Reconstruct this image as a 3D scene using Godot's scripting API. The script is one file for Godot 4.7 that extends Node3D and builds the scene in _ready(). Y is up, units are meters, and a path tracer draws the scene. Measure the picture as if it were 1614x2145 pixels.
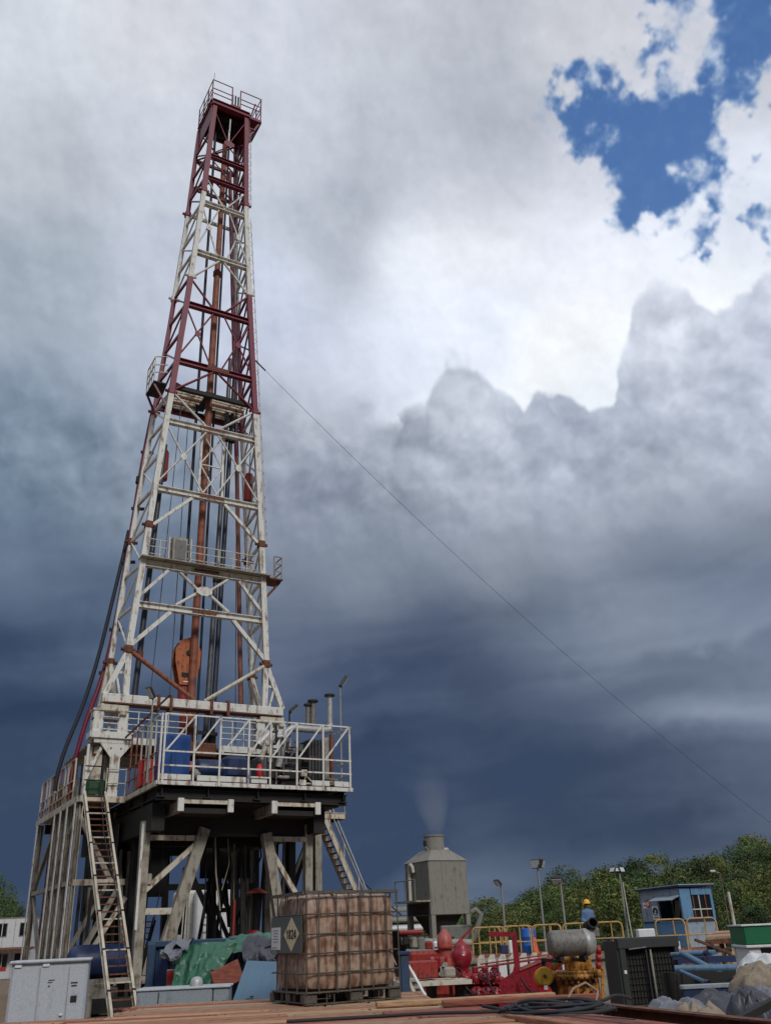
extends Node3D

const EYE := 2.4
const YAW := deg_to_rad(30.6)
const FLOOR_H := 8.3
var rig_origin := Vector3(-9.67, 0.0, -36.91)
var rig_basis := Basis(Vector3.UP, YAW)
var cam_f := 1860.0
var cam_fw: Vector3
var cam_rt: Vector3
var cam_up: Vector3
var rng := RandomNumberGenerator.new()
var M := {}
var used := {}
var rb := Vector3.ZERO


# ---------------------------------------------------------------- mesh builder
class Geo:
	var s := SurfaceTool.new()
	var group := 0
	var smooth := false

	func _init() -> void:
		s.begin(Mesh.PRIMITIVE_TRIANGLES)

	func tri(a: Vector3, b: Vector3, c: Vector3, out: Vector3, g := -1) -> void:
		s.set_smooth_group(g)
		s.set_uv(Vector2(a.x, a.y)); s.add_vertex(a)
		if (c - a).cross(b - a).dot(out) >= 0.0:
			s.add_vertex(b); s.add_vertex(c)
		else:
			s.add_vertex(c); s.add_vertex(b)

	func quad(a: Vector3, b: Vector3, c: Vector3, d: Vector3, out: Vector3, g := -1) -> void:
		tri(a, b, c, out, g)
		tri(a, c, d, out, g)

	func box(c: Vector3, size: Vector3, bs := Basis.IDENTITY) -> Geo:
		var x := bs.x * size.x * 0.5
		var y := bs.y * size.y * 0.5
		var z := bs.z * size.z * 0.5
		quad(c + x - y - z, c + x + y - z, c + x + y + z, c + x - y + z, x)
		quad(c - x - y - z, c - x + y - z, c - x + y + z, c - x - y + z, -x)
		quad(c + y - x - z, c + y + x - z, c + y + x + z, c + y - x + z, y)
		quad(c - y - x - z, c - y + x - z, c - y + x + z, c - y - x + z, -y)
		quad(c + z - x - y, c + z + x - y, c + z + x + y, c + z - x + y, z)
		quad(c - z - x - y, c - z + x - y, c - z + x + y, c - z - x + y, -z)
		return self

	# box with chamfered vertical and horizontal edges
	func cbox(c: Vector3, size: Vector3, r := 0.02, bs := Basis.IDENTITY) -> Geo:
		var h := size * 0.5
		var sgn := [-1.0, 1.0]
		var f := func(i: int, k: int, e0: float, e1: float, e2: float) -> Vector3:
			# vertex on face i, side k
			var v := Vector3.ZERO
			v[i] = h[i] * k
			v[(i + 1) % 3] = e1 * (h[(i + 1) % 3] - r)
			v[(i + 2) % 3] = e2 * (h[(i + 2) % 3] - r)
			return c + bs * v
		for i in 3:
			for k in [-1, 1]:
				var n := Vector3.ZERO
				n[i] = k
				n = bs * n
				quad(f.call(i, k, 0, -1, -1), f.call(i, k, 0, 1, -1), f.call(i, k, 0, 1, 1), f.call(i, k, 0, -1, 1), n)
		for i in 3:
			var j := (i + 1) % 3
			for a in sgn:
				for b in sgn:
					# edge between face i side a and face j side b
					var n := Vector3.ZERO
					n[i] = a
					n[j] = b
					var k := (i + 2) % 3
					var p := []
					for t in sgn:
						var v1 := Vector3.ZERO
						v1[i] = h[i] * a; v1[j] = b * (h[j] - r); v1[k] = t * (h[k] - r)
						var v2 := Vector3.ZERO
						v2[i] = a * (h[i] - r); v2[j] = h[j] * b; v2[k] = t * (h[k] - r)
						p.append(c + bs * v1)
						p.append(c + bs * v2)
					quad(p[0], p[1], p[3], p[2], bs * n)
		for a in sgn:
			for b in sgn:
				for d in sgn:
					var v1 := Vector3(a * h.x, b * (h.y - r), d * (h.z - r))
					var v2 := Vector3(a * (h.x - r), b * h.y, d * (h.z - r))
					var v3 := Vector3(a * (h.x - r), b * (h.y - r), d * h.z)
					tri(c + bs * v1, c + bs * v2, c + bs * v3, bs * Vector3(a, b, d))
		return self

	func frame_of(a: Vector3, b: Vector3, up := Vector3.UP) -> Basis:
		var d := (b - a).normalized()
		if absf(d.dot(up.normalized())) > 0.98:
			up = Vector3(0, 0, 1) if absf(d.z) < 0.9 else Vector3(1, 0, 0)
		var x := up.cross(d).normalized()
		return Basis(x, d.cross(x).normalized(), d)

	# beam: w across, h along up
	func bar(a: Vector3, b: Vector3, w: float, h: float, up := Vector3.UP) -> Geo:
		return box((a + b) * 0.5, Vector3(w, h, (b - a).length()), frame_of(a, b, up))

	func ibeam(a: Vector3, b: Vector3, w: float, h: float, up := Vector3.UP, t := 0.035) -> Geo:
		var f := frame_of(a, b, up)
		var l := (b - a).length()
		var c := (a + b) * 0.5
		box(c + f.y * (h - t) * 0.5, Vector3(w, t, l), f)
		box(c - f.y * (h - t) * 0.5, Vector3(w, t, l), f)
		box(c, Vector3(t, h - 2 * t, l), f)
		return self

	func tube(a: Vector3, b: Vector3, r0: float, r1 := -1.0, n := 8, caps := true) -> Geo:
		if r1 < 0:
			r1 = r0
		var f := frame_of(a, b)
		group += 1
		var g := group
		for i in n:
			var t0 := TAU * i / n
			var t1 := TAU * (i + 1) / n
			var d0 := f.x * cos(t0) + f.y * sin(t0)
			var d1 := f.x * cos(t1) + f.y * sin(t1)
			quad(a + d0 * r0, a + d1 * r0, b + d1 * r1, b + d0 * r1, d0 + d1, g)
			if caps:
				if r0 > 0.0:
					tri(a, a + d0 * r0, a + d1 * r0, -f.z)
				if r1 > 0.0:
					tri(b, b + d0 * r1, b + d1 * r1, f.z)
		return self

	func path(p: PackedVector3Array, r: float, n := 7) -> Geo:
		group += 1
		var g := group
		var rings := []
		var x := Vector3.ZERO
		for i in p.size():
			var d := (p[mini(i + 1, p.size() - 1)] - p[maxi(i - 1, 0)]).normalized()
			if x == Vector3.ZERO:
				x = d.cross(Vector3.UP if absf(d.y) < 0.95 else Vector3.RIGHT).normalized()
			x = (x - d * x.dot(d)).normalized()
			var y := d.cross(x)
			var ring := PackedVector3Array()
			for k in n:
				var t := TAU * k / n
				ring.append(p[i] + (x * cos(t) + y * sin(t)) * r)
			rings.append(ring)
		for i in p.size() - 1:
			for k in n:
				var k1 := (k + 1) % n
				var a: Vector3 = rings[i][k]
				var b: Vector3 = rings[i][k1]
				quad(a, b, rings[i + 1][k1], rings[i + 1][k], (a + b) * 0.5 - p[i], g)
		for e in [0, p.size() - 1]:
			var q: Vector3 = p[e]
			var o: Vector3 = q - p[1 if e == 0 else e - 1]
			for k in n:
				tri(q, rings[e][k], rings[e][(k + 1) % n], o)
		return self

	# profile of (radius, height) turned about axis bs.y through c
	func lathe(prof: Array, c: Vector3, bs := Basis.IDENTITY, n := 16, sharp := false) -> Geo:
		group += 1
		for i in prof.size() - 1:
			var p: Vector2 = prof[i]
			var q: Vector2 = prof[i + 1]
			if sharp:
				group += 1
			for k in n:
				var t0 := TAU * k / n
				var t1 := TAU * (k + 1) / n
				var d0 := bs.x * cos(t0) + bs.z * sin(t0)
				var d1 := bs.x * cos(t1) + bs.z * sin(t1)
				var dn := (q - p)
				var o := (d0 + d1) * 0.5 * dn.y - bs.y * dn.x
				if o.length() < 1e-6:
					o = d0
				if p.x > 0.0001:
					tri(c + d0 * p.x + bs.y * p.y, c + d1 * p.x + bs.y * p.y, c + d1 * q.x + bs.y * q.y, o, group)
				if q.x > 0.0001:
					tri(c + d0 * p.x + bs.y * p.y, c + d1 * q.x + bs.y * q.y, c + d0 * q.x + bs.y * q.y, o, group)
		return self

	# flat outline in the x y plane of bs at c, depth along bs.z (centred)
	func prism(poly: PackedVector2Array, c: Vector3, bs: Basis, depth: float) -> Geo:
		var idx := Geometry2D.triangulate_polygon(poly)
		var z := bs.z * depth * 0.5
		var at := func(v: Vector2) -> Vector3: return c + bs.x * v.x + bs.y * v.y
		for i in range(0, idx.size(), 3):
			var a: Vector3 = at.call(poly[idx[i]])
			var b: Vector3 = at.call(poly[idx[i + 1]])
			var d: Vector3 = at.call(poly[idx[i + 2]])
			tri(a + z, b + z, d + z, z)
			tri(a - z, b - z, d - z, -z)
		var sign := 1.0
		var area := 0.0
		for i in poly.size():
			area += poly[i].cross(poly[(i + 1) % poly.size()])
		sign = 1.0 if area > 0 else -1.0
		for i in poly.size():
			var p := poly[i]
			var q := poly[(i + 1) % poly.size()]
			var e := (q - p)
			var o := (bs.x * e.y - bs.y * e.x) * sign
			quad(at.call(p) + z, at.call(q) + z, at.call(q) - z, at.call(p) - z, o)
		return self

	# surface f(u, v) for u, v in 0..1, with a back face
	func sheet(f: Callable, nu: int, nv: int, out: Vector3, thick := 0.0) -> Geo:
		group += 1
		var g := group
		var p := []
		for i in nu + 1:
			var row := PackedVector3Array()
			for j in nv + 1:
				row.append(f.call(float(i) / nu, float(j) / nv))
			p.append(row)
		for i in nu:
			for j in nv:
				var a: Vector3 = p[i][j]
				var b: Vector3 = p[i + 1][j]
				var c2: Vector3 = p[i + 1][j + 1]
				var d: Vector3 = p[i][j + 1]
				# keep a consistent winding over the sheet
				s.set_smooth_group(g)
				var vs := [a, c2, b, a, d, c2] if _flip(p, out) else [a, b, c2, a, c2, d]
				for v in vs:
					s.set_uv(Vector2(v.x, v.y)); s.add_vertex(v)
		return self

	func _flip(p: Array, out: Vector3) -> bool:
		var m: int = p.size() / 2
		var k: int = p[0].size() / 2
		var a: Vector3 = p[m - 1][k - 1]
		var b: Vector3 = p[m][k - 1]
		var d: Vector3 = p[m][k]
		return (d - a).cross(b - a).dot(out) < 0.0

	func mesh() -> ArrayMesh:
		s.generate_normals()
		s.index()
		return s.commit()


func geo() -> Geo:
	return Geo.new()


# ---------------------------------------------------------------- naming
func numbered(parent: Node, called: String) -> String:
	var key := "%d/%s" % [parent.get_instance_id(), called]
	var n: int = used.get(key, 0)
	used[key] = n + 1
	return called if n == 0 else "%s_%03d" % [called, n]


func tag(o: Node, label: String, category: String, group := "") -> void:
	o.set_meta("label", label)
	o.set_meta("category", category)
	if group != "":
		o.set_meta("group", group)


func thing(called: String, label: String, category: String, at_pos := Vector3.ZERO, turn := 0.0, group := "") -> Node3D:
	var o := Node3D.new()
	o.name = numbered(self, called)
	add_child(o, true)
	o.position = at_pos
	o.rotation.y = turn
	tag(o, label, category, group)
	return o


func part(called: String, g: Geo, mat: Material, parent: Node, label := "") -> MeshInstance3D:
	return part_mesh(called, g.mesh(), mat, parent, label)


func part_mesh(called: String, m: Mesh, mat: Material, parent: Node, label := "") -> MeshInstance3D:
	var o := MeshInstance3D.new()
	o.name = numbered(parent, called)
	o.mesh = m
	o.material_override = mat
	parent.add_child(o, true)
	if label != "":
		o.set_meta("label", label)
	return o


func solo(called: String, g: Geo, mat: Material, label: String, category: String, at_pos := Vector3.ZERO, turn := 0.0, group := "") -> MeshInstance3D:
	var o := part(called, g, mat, self)
	o.position = at_pos
	o.rotation.y = turn
	tag(o, label, category, group)
	return o


func copy(src: Node3D, label: String, at_pos: Vector3, turn := 0.0, group := "") -> Node3D:
	var o: Node3D = src.duplicate()
	var base := src.name.rstrip("0123456789").rstrip("_")
	o.name = numbered(self, base)
	add_child(o, true)
	o.position = at_pos
	o.rotation.y = turn
	tag(o, label, src.get_meta("category"), group if group != "" else src.get_meta("group", ""))
	return o


# ---------------------------------------------------------------- places
func rig_thing(called: String, label: String, category: String, base: Vector3, group := "") -> Node3D:
	# base in rig coordinates (u along the front, h above ground, v to the back)
	rb = base
	return thing(called, label, category, R(base), YAW, group)


func R(p: Vector3) -> Vector3:
	return rig_origin + rig_basis * Vector3(p.x, p.y, -p.z)


func P(u: float, h: float, v: float) -> Vector3:
	return Vector3(u - rb.x, h - rb.y, rb.z - v)


# measured sight lines: a point of the photograph put at a known plane of the site
func sight(x: float, y: float) -> Vector3:
	return cam_fw * cam_f + cam_rt * (x - 807.0) - cam_up * (y - 1072.5)


func at(x: float, y: float, d: float) -> Vector3:
	var r := sight(x, y)
	return r * (d / -r.z) + Vector3(0, EYE, 0)


func wide(pixels: float, d: float) -> float:
	return pixels * d * 0.9036 / cam_f


func on_v(x: float, y: float, v: float) -> Vector3:
	var r := sight(x, y)
	var ax := rig_basis * Vector3(0, 0, -1)
	var t := (v + rig_origin.dot(ax)) / r.dot(ax)
	var d := r * t + Vector3(0, EYE, 0) - rig_origin
	return Vector3(d.dot(rig_basis.x), d.y, d.dot(ax))


func turned(deg: float) -> Basis:
	return Basis(Vector3.UP, deg_to_rad(deg))


# ---------------------------------------------------------------- materials
func noise_img(sd: int, freq: float, w: int, h: int, oct := 4) -> Image:
	var n := FastNoiseLite.new()
	n.seed = sd
	n.noise_type = FastNoiseLite.TYPE_SIMPLEX_SMOOTH
	n.frequency = freq
	n.fractal_octaves = oct
	var im := n.get_seamless_image(w, h, false, false, 0.15, true)
	im.convert(Image.FORMAT_L8)
	return im


var noise_sets := {}


func noise_set(kind: int, streak: bool, size: int) -> Array:
	var key := "%d/%s/%d" % [kind, streak, size]
	if not noise_sets.has(key):
		var sd := 100 + kind * 31
		var a := noise_img(sd, 0.02 * 256.0 / size, size, size, 5)
		var b := noise_img(sd + 7, 0.05 * 256.0 / size, size, size / 8 if streak else size, 4)
		if streak:
			b.resize(size, size, Image.INTERPOLATE_CUBIC)
		var f := noise_img(sd + 13, 0.14, size, size, 3)
		noise_sets[key] = [a.get_data(), b.get_data(), f.get_data()]
	return noise_sets[key]


# paint with grime and rust: patches and runs
func weather(base: Color, grime: Color, rust: Color, g_amt: float, r_amt: float, sd: int, streak := true, size := 256) -> ImageTexture:
	var ns := noise_set(sd % 5, streak, size)
	var da: PackedByteArray = ns[0]
	var db: PackedByteArray = ns[1]
	var df: PackedByteArray = ns[2]
	var out := PackedByteArray()
	out.resize(size * size * 3)
	var w := 0
	var g0 := 1.0 - g_amt
	var r0 := 1.06 - r_amt
	for i in size * size:
		var na := da[i] / 255.0
		var nb := db[i] / 255.0
		var nf := df[i] / 255.0
		var c := base.lerp(grime, clampf((na * 0.5 + nb * 0.5 - g0) * 2.5, 0.0, 1.0))
		c = c.lerp(rust, clampf((nb * 0.5 + nf * 0.16 + na * 0.44 - r0) * 3.6, 0.0, 1.0) * 0.85) * (0.93 + 0.14 * nf)
		out[w] = int(minf(c.r, 1.0) * 255.0)
		out[w + 1] = int(minf(c.g, 1.0) * 255.0)
		out[w + 2] = int(minf(c.b, 1.0) * 255.0)
		w += 3
	return ImageTexture.create_from_image(Image.create_from_data(size, size, false, Image.FORMAT_RGB8, out))


func mat(tex: Texture2D, metres: float, rough := 0.65, metal := 0.0) -> StandardMaterial3D:
	var m := StandardMaterial3D.new()
	m.albedo_texture = tex
	m.uv1_triplanar = true
	m.uv1_scale = Vector3.ONE / metres
	m.roughness = rough
	m.metallic = metal
	return m


func plain(c: Color, rough := 0.6, metal := 0.0) -> StandardMaterial3D:
	var m := StandardMaterial3D.new()
	m.albedo_color = c
	m.roughness = rough
	m.metallic = metal
	return m


func c8(r: int, g: int, b: int) -> Color:
	return Color8(r, g, b)


func make_materials() -> void:
	M.white = mat(weather(c8(212, 212, 206), c8(152, 146, 132), c8(104, 70, 50), 0.50, 0.43, 11), 3.1, 0.55)
	M.dirty_white = mat(weather(c8(196, 190, 174), c8(134, 122, 100), c8(106, 70, 48), 0.52, 0.44, 21), 2.9, 0.6)
	M.beam_grey = mat(weather(c8(154, 149, 136), c8(98, 92, 82), c8(88, 64, 48), 0.57, 0.42, 25), 3.3, 0.65)
	M.red = mat(weather(c8(116, 24, 52), c8(72, 20, 36), c8(70, 36, 36), 0.5, 0.38, 31), 1.6, 0.5)
	M.rust = mat(weather(c8(112, 68, 48), c8(80, 50, 38), c8(54, 36, 30), 0.6, 0.5, 41), 1.2, 0.8)
	M.brown = mat(weather(c8(142, 84, 60), c8(108, 62, 46), c8(74, 44, 36), 0.55, 0.46, 45), 2.5, 0.65)
	M.orange = mat(weather(c8(172, 92, 42), c8(132, 68, 34), c8(62, 38, 26), 0.52, 0.46, 51), 1.6, 0.5)
	M.block_red = mat(weather(c8(150, 44, 34), c8(96, 36, 28), c8(40, 28, 24), 0.55, 0.46, 55), 0.8, 0.5)
	M.oily_and_shade = mat(weather(c8(32, 31, 30), c8(20, 19, 18), c8(46, 36, 30), 0.55, 0.42, 61), 2.0, 0.75)  # oil black, deepened to stand for the shade under the rig floor
	M.steel = mat(weather(c8(96, 97, 98), c8(64, 64, 64), c8(92, 66, 50), 0.5, 0.42, 65), 1.3, 0.45, 0.4)
	M.dark_pipe = mat(weather(c8(58, 62, 70), c8(38, 40, 46), c8(84, 60, 48), 0.5, 0.42, 67), 1.0, 0.45, 0.3)
	M.hose = plain(c8(34, 38, 50), 0.7)
	M.cable = plain(c8(40, 40, 42), 0.75)
	M.wire = plain(c8(78, 80, 84), 0.5, 0.5)
	M.blue = mat(weather(c8(26, 72, 138), c8(22, 54, 102), c8(40, 52, 66), 0.5, 0.34, 71), 1.5, 0.4)
	M.deep_blue = mat(weather(c8(30, 48, 88), c8(22, 34, 62), c8(52, 50, 54), 0.5, 0.4, 73), 1.5, 0.45)
	M.container_blue = mat(weather(c8(44, 68, 94), c8(32, 48, 66), c8(92, 70, 56), 0.5, 0.36, 75), 1.6, 0.6)
	M.pipe_blue = mat(weather(c8(84, 116, 144), c8(56, 80, 102), c8(104, 84, 70), 0.5, 0.4, 77), 1.2, 0.5)
	M.sheet_blue = mat(weather(c8(82, 112, 134), c8(72, 98, 118), c8(110, 128, 136), 0.5, 0.34, 79), 1.3, 0.5)
	M.fire_red = mat(weather(c8(196, 30, 38), c8(150, 24, 32), c8(110, 50, 44), 0.45, 0.34, 81), 0.9, 0.45)
	M.pump_red = mat(weather(c8(146, 24, 40), c8(96, 24, 34), c8(78, 46, 42), 0.54, 0.44, 83), 1.1, 0.38)
	M.pump_faded = mat(weather(c8(172, 86, 74), c8(130, 60, 54), c8(96, 62, 52), 0.5, 0.42, 85), 0.9, 0.5)
	M.grey_cab = mat(weather(c8(176, 182, 188), c8(150, 156, 162), c8(120, 112, 100), 0.45, 0.3, 91), 1.4, 0.45)
	M.grey_box = mat(weather(c8(140, 150, 156), c8(116, 124, 128), c8(110, 98, 84), 0.45, 0.32, 93), 1.4, 0.5)
	M.tower = mat(weather(c8(132, 130, 122), c8(112, 110, 102), c8(94, 86, 76), 0.5, 0.38, 101), 2.4, 0.8)
	M.tower_dark = mat(weather(c8(118, 118, 112), c8(96, 96, 92), c8(86, 76, 64), 0.5, 0.36, 103), 2.4, 0.8)  # darker tower grey, also the painted shade on the silo left side
	M.cream = mat(weather(c8(200, 198, 186), c8(158, 154, 140), c8(118, 88, 66), 0.5, 0.36, 105), 2.0, 0.7)
	M.cabin_white = mat(weather(c8(214, 216, 216), c8(182, 182, 178), c8(150, 132, 112), 0.42, 0.3, 107), 2.4, 0.6)
	M.cabin_blue = mat(weather(c8(96, 140, 176), c8(70, 106, 136), c8(120, 118, 112), 0.5, 0.42, 111), 1.7, 0.6)
	M.cabin_pale = mat(weather(c8(142, 156, 168), c8(112, 126, 138), c8(128, 112, 104), 0.5, 0.42, 113), 1.7, 0.6)
	M.yellow = mat(weather(c8(192, 156, 94), c8(150, 118, 76), c8(122, 78, 54), 0.54, 0.5, 121), 1.1, 0.55)
	M.cat = mat(weather(c8(190, 132, 50), c8(128, 86, 38), c8(62, 44, 30), 0.54, 0.5, 123), 0.8, 0.5)
	M.pulley = mat(weather(c8(206, 160, 40), c8(170, 128, 36), c8(120, 92, 44), 0.5, 0.38, 125), 0.7, 0.5)
	M.black = mat(weather(c8(48, 52, 52), c8(34, 37, 38), c8(62, 60, 54), 0.5, 0.4, 131), 1.4, 0.5)
	M.core = mat(weather(c8(38, 38, 36), c8(24, 24, 24), c8(58, 54, 46), 0.5, 0.44, 133), 0.8, 0.7)
	M.silver = mat(weather(c8(176, 177, 176), c8(134, 132, 128), c8(110, 84, 64), 0.5, 0.42, 135), 0.9, 0.5, 0.3)
	M.muffler = mat(weather(c8(124, 124, 120), c8(92, 88, 82), c8(96, 62, 48), 0.56, 0.48, 137, false), 0.8, 0.6, 0.15)
	M.galv = mat(weather(c8(96, 93, 84), c8(72, 66, 58), c8(84, 56, 42), 0.5, 0.46, 141), 0.5, 0.5, 0.3)
	M.plastic = mat(weather(c8(164, 143, 124), c8(124, 92, 74), c8(100, 62, 46), 0.64, 0.56, 151, true, 512), 0.9, 0.42)
	M.wood = wood_mat(161, c8(176, 128, 98), c8(116, 76, 56), 1.1)
	M.wood_grey = wood_mat(163, c8(168, 146, 120), c8(110, 88, 70), 1.1)
	M.wood_red = wood_mat(165, c8(156, 88, 70), c8(98, 54, 44), 1.1)
	M.wood_pale = wood_mat(167, c8(196, 160, 124), c8(138, 104, 78), 1.1)
	M.green_tarp = mat(weather(c8(44, 96, 74), c8(30, 70, 54), c8(110, 140, 122), 0.5, 0.46, 171, false), 0.9, 0.42)
	M.grey_tarp = mat(weather(c8(112, 114, 122), c8(74, 76, 86), c8(140, 136, 134), 0.5, 0.4, 173, false), 0.9, 0.5)
	M.black_tarp = mat(weather(c8(58, 60, 68), c8(40, 42, 48), c8(92, 92, 94), 0.5, 0.4, 175, false), 0.8, 0.45)
	M.canvas = mat(weather(c8(142, 130, 112), c8(112, 100, 84), c8(92, 80, 68), 0.55, 0.42, 177, false), 0.8, 0.85)
	M.sack = mat(weather(c8(204, 206, 210), c8(170, 170, 172), c8(140, 134, 126), 0.5, 0.36, 179, false), 0.6, 0.5)
	M.green_paint = mat(weather(c8(20, 104, 66), c8(18, 82, 54), c8(86, 110, 92), 0.45, 0.34, 181), 1.5, 0.45)
	M.dark_green = mat(weather(c8(24, 72, 44), c8(18, 50, 34), c8(56, 54, 44), 0.5, 0.38, 183), 1.0, 0.5)
	M.earth = mat(weather(c8(126, 106, 84), c8(94, 78, 62), c8(142, 128, 106), 0.55, 0.45, 191, false, 512), 9.0, 0.95)
	M.hill = mat(weather(c8(58, 76, 34), c8(42, 58, 28), c8(84, 82, 48), 0.5, 0.42, 193, false), 12.0, 0.95)
	M.bark = mat(weather(c8(112, 98, 80), c8(78, 68, 56), c8(64, 58, 46), 0.5, 0.45, 195), 1.5, 0.9)
	M.glass_dark = plain(c8(20, 24, 28), 0.12)
	M.lens = plain(c8(196, 200, 204), 0.2)
	M.lamp_body = plain(c8(44, 46, 50), 0.5)
	M.pole_grey = mat(weather(c8(146, 146, 140), c8(114, 112, 104), c8(110, 86, 66), 0.5, 0.4, 197), 1.6, 0.5, 0.2)
	M.drum_blue = plain(c8(36, 92, 176), 0.4)
	M.cone = plain(c8(228, 84, 40), 0.5)
	M.paper = plain(c8(208, 212, 214), 0.7)
	M.ink = plain(c8(30, 30, 32), 0.7)
	M.sign_red = plain(c8(196, 62, 46), 0.6)
	M.sign_white = plain(c8(222, 224, 222), 0.6)
	M.sign_navy = plain(c8(34, 48, 84), 0.6)
	M.placard = mat(weather(c8(206, 198, 160), c8(180, 170, 134), c8(150, 132, 100), 0.4, 0.34, 199, false), 0.4, 0.5)
	M.plate_grey = mat(weather(c8(96, 102, 98), c8(78, 82, 78), c8(118, 112, 92), 0.5, 0.4, 201), 0.4, 0.45, 0.3)
	M.belt_red = plain(c8(150, 30, 34), 0.5)
	M.helmet = plain(c8(238, 178, 30), 0.35)
	M.skin = plain(c8(124, 82, 60), 0.6)
	M.shirt = mat(weather(c8(92, 122, 158), c8(70, 94, 126), c8(110, 132, 160), 0.5, 0.4, 203, false), 0.3, 0.9)
	M.trousers = plain(c8(44, 52, 74), 0.9)
	M.hair = plain(c8(20, 18, 17), 0.8)
	for i in 4:
		var leaf := StandardMaterial3D.new()
		leaf.vertex_color_use_as_albedo = true
		leaf.roughness = 0.7
		leaf.backlight_enabled = true
		leaf.backlight = [c8(40, 60, 10), c8(30, 50, 10), c8(50, 60, 10), c8(60, 80, 16)][i]
		leaf.cull_mode = BaseMaterial3D.CULL_DISABLED
		M["leaf_%d" % i] = leaf


func wood_mat(sd: int, a: Color, b: Color, metres: float) -> StandardMaterial3D:
	# grain along x
	var size := 512
	var g := noise_img(sd, 0.12, size / 16, size, 4)
	g.resize(size, size, Image.INTERPOLATE_CUBIC)
	var p := noise_img(sd + 3, 0.015, size, size, 4)
	var f := noise_img(sd + 5, 0.2, size, size, 2)
	var im := Image.create(size, size, false, Image.FORMAT_RGB8)
	var bump := Image.create(size, size, false, Image.FORMAT_RGB8)
	for y in size:
		for x in size:
			var k := g.get_pixel(x, y).r
			var c := a.lerp(b, clampf(k * 0.9 + p.get_pixel(x, y).r * 0.5 - 0.3, 0, 1))
			var s := f.get_pixel(x, y).r
			if s < 0.2:
				c = c.lerp(c8(60, 44, 36), (0.2 - s) * 4.0)
			im.set_pixel(x, y, c)
			bump.set_pixel(x, y, Color(k, k, k))
	var m := mat(ImageTexture.create_from_image(im), metres, 0.85)
	bump.bump_map_to_normal_map(2.0)
	m.normal_enabled = true
	m.normal_texture = ImageTexture.create_from_image(bump)
	m.normal_scale = 0.6
	return m


# ---------------------------------------------------------------- sky: air and clouds by direction
class Ctrl:
	var dir: Vector3
	var col: Vector3


func k(az: float, el: float, r: int, g: int, b: int) -> Ctrl:
	var c := Ctrl.new()
	c.dir = dir_of(az, el)
	# storm cloud is slate, not navy
	var grey := (r + g + b) / 3.0
	var f := 0.22 * clampf((150.0 - grey) / 60.0, 0.0, 1.0)
	c.col = (Vector3(r, g, b) * (1.0 - f) + Vector3.ONE * (grey * 1.04) * f) / 255.0
	return c


func dir_of(az: float, el: float) -> Vector3:
	var a := deg_to_rad(az)
	var e := deg_to_rad(el)
	return Vector3(sin(a) * cos(e), sin(e), -cos(a) * cos(e))


func usual(el: float) -> Vector3:
	var t := [-90, 0, 6, 14, 20, 27, 34, 42, 55, 90]
	var c := [[70, 84, 108], [70, 84, 108], [58, 74, 101], [70, 86, 112], [98, 113, 137], [140, 151, 170], [192, 200, 216], [206, 212, 224], [204, 209, 220], [206, 210, 218]]
	for i in t.size() - 1:
		if el <= t[i + 1]:
			var f: float = (el - t[i]) / float(t[i + 1] - t[i])
			return Vector3(c[i][0], c[i][1], c[i][2]).lerp(Vector3(c[i + 1][0], c[i + 1][1], c[i + 1][2]), f) / 255.0
	return Vector3(0.8, 0.82, 0.86)


func spread(set_: Array, d: Vector3, el: float) -> Vector3:
	var w := 0.004
	var s := usual(el) * w
	for q: Ctrl in set_:
		var x := 1.0 - d.dot(q.dir)
		if x < 0.06:
			var g := exp(-x / 0.0010) + 0.03 * exp(-x / 0.006)
			s += q.col * g
			w += g
	return s / w


const CELL := 1.5
const SKY_W := 3840
var cloud_a := FastNoiseLite.new()
var cloud_b := FastNoiseLite.new()
var cloud_c := FastNoiseLite.new()
var cloud_d := FastNoiseLite.new()
var cloud_p := FastNoiseLite.new()


func fbm(sd: int, freq: float, oct: int, gain := 0.5) -> FastNoiseLite:
	var n := FastNoiseLite.new()
	n.seed = sd
	n.noise_type = FastNoiseLite.TYPE_SIMPLEX_SMOOTH
	n.frequency = freq
	n.fractal_type = FastNoiseLite.FRACTAL_FBM
	n.fractal_octaves = oct
	n.fractal_gain = gain
	return n


func edge_height(a: float) -> float:
	var xs := [-180.0, -40.0, -8.9, -5.3, -1.4, 1.8, 3.3, 4.2, 5.2, 6.8, 9.0, 10.6, 11.6, 13.3, 15.3, 17.0, 18.6, 19.4, 21.4, 23.4, 24.9, 26.4, 28.9, 40.0, 180.0]
	var ys := [32.0, 32.0, 32.8, 32.6, 31.6, 30.6, 29.9, 32.2, 33.9, 33.7, 31.5, 30.4, 31.9, 31.7, 29.7, 29.8, 32.8, 35.0, 35.9, 35.6, 33.7, 34.6, 35.2, 32.0, 32.0]
	for i in xs.size() - 1:
		if a <= xs[i + 1]:
			return lerpf(ys[i], ys[i + 1], (a - xs[i]) / (xs[i + 1] - xs[i]))
	return 32.0


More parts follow.
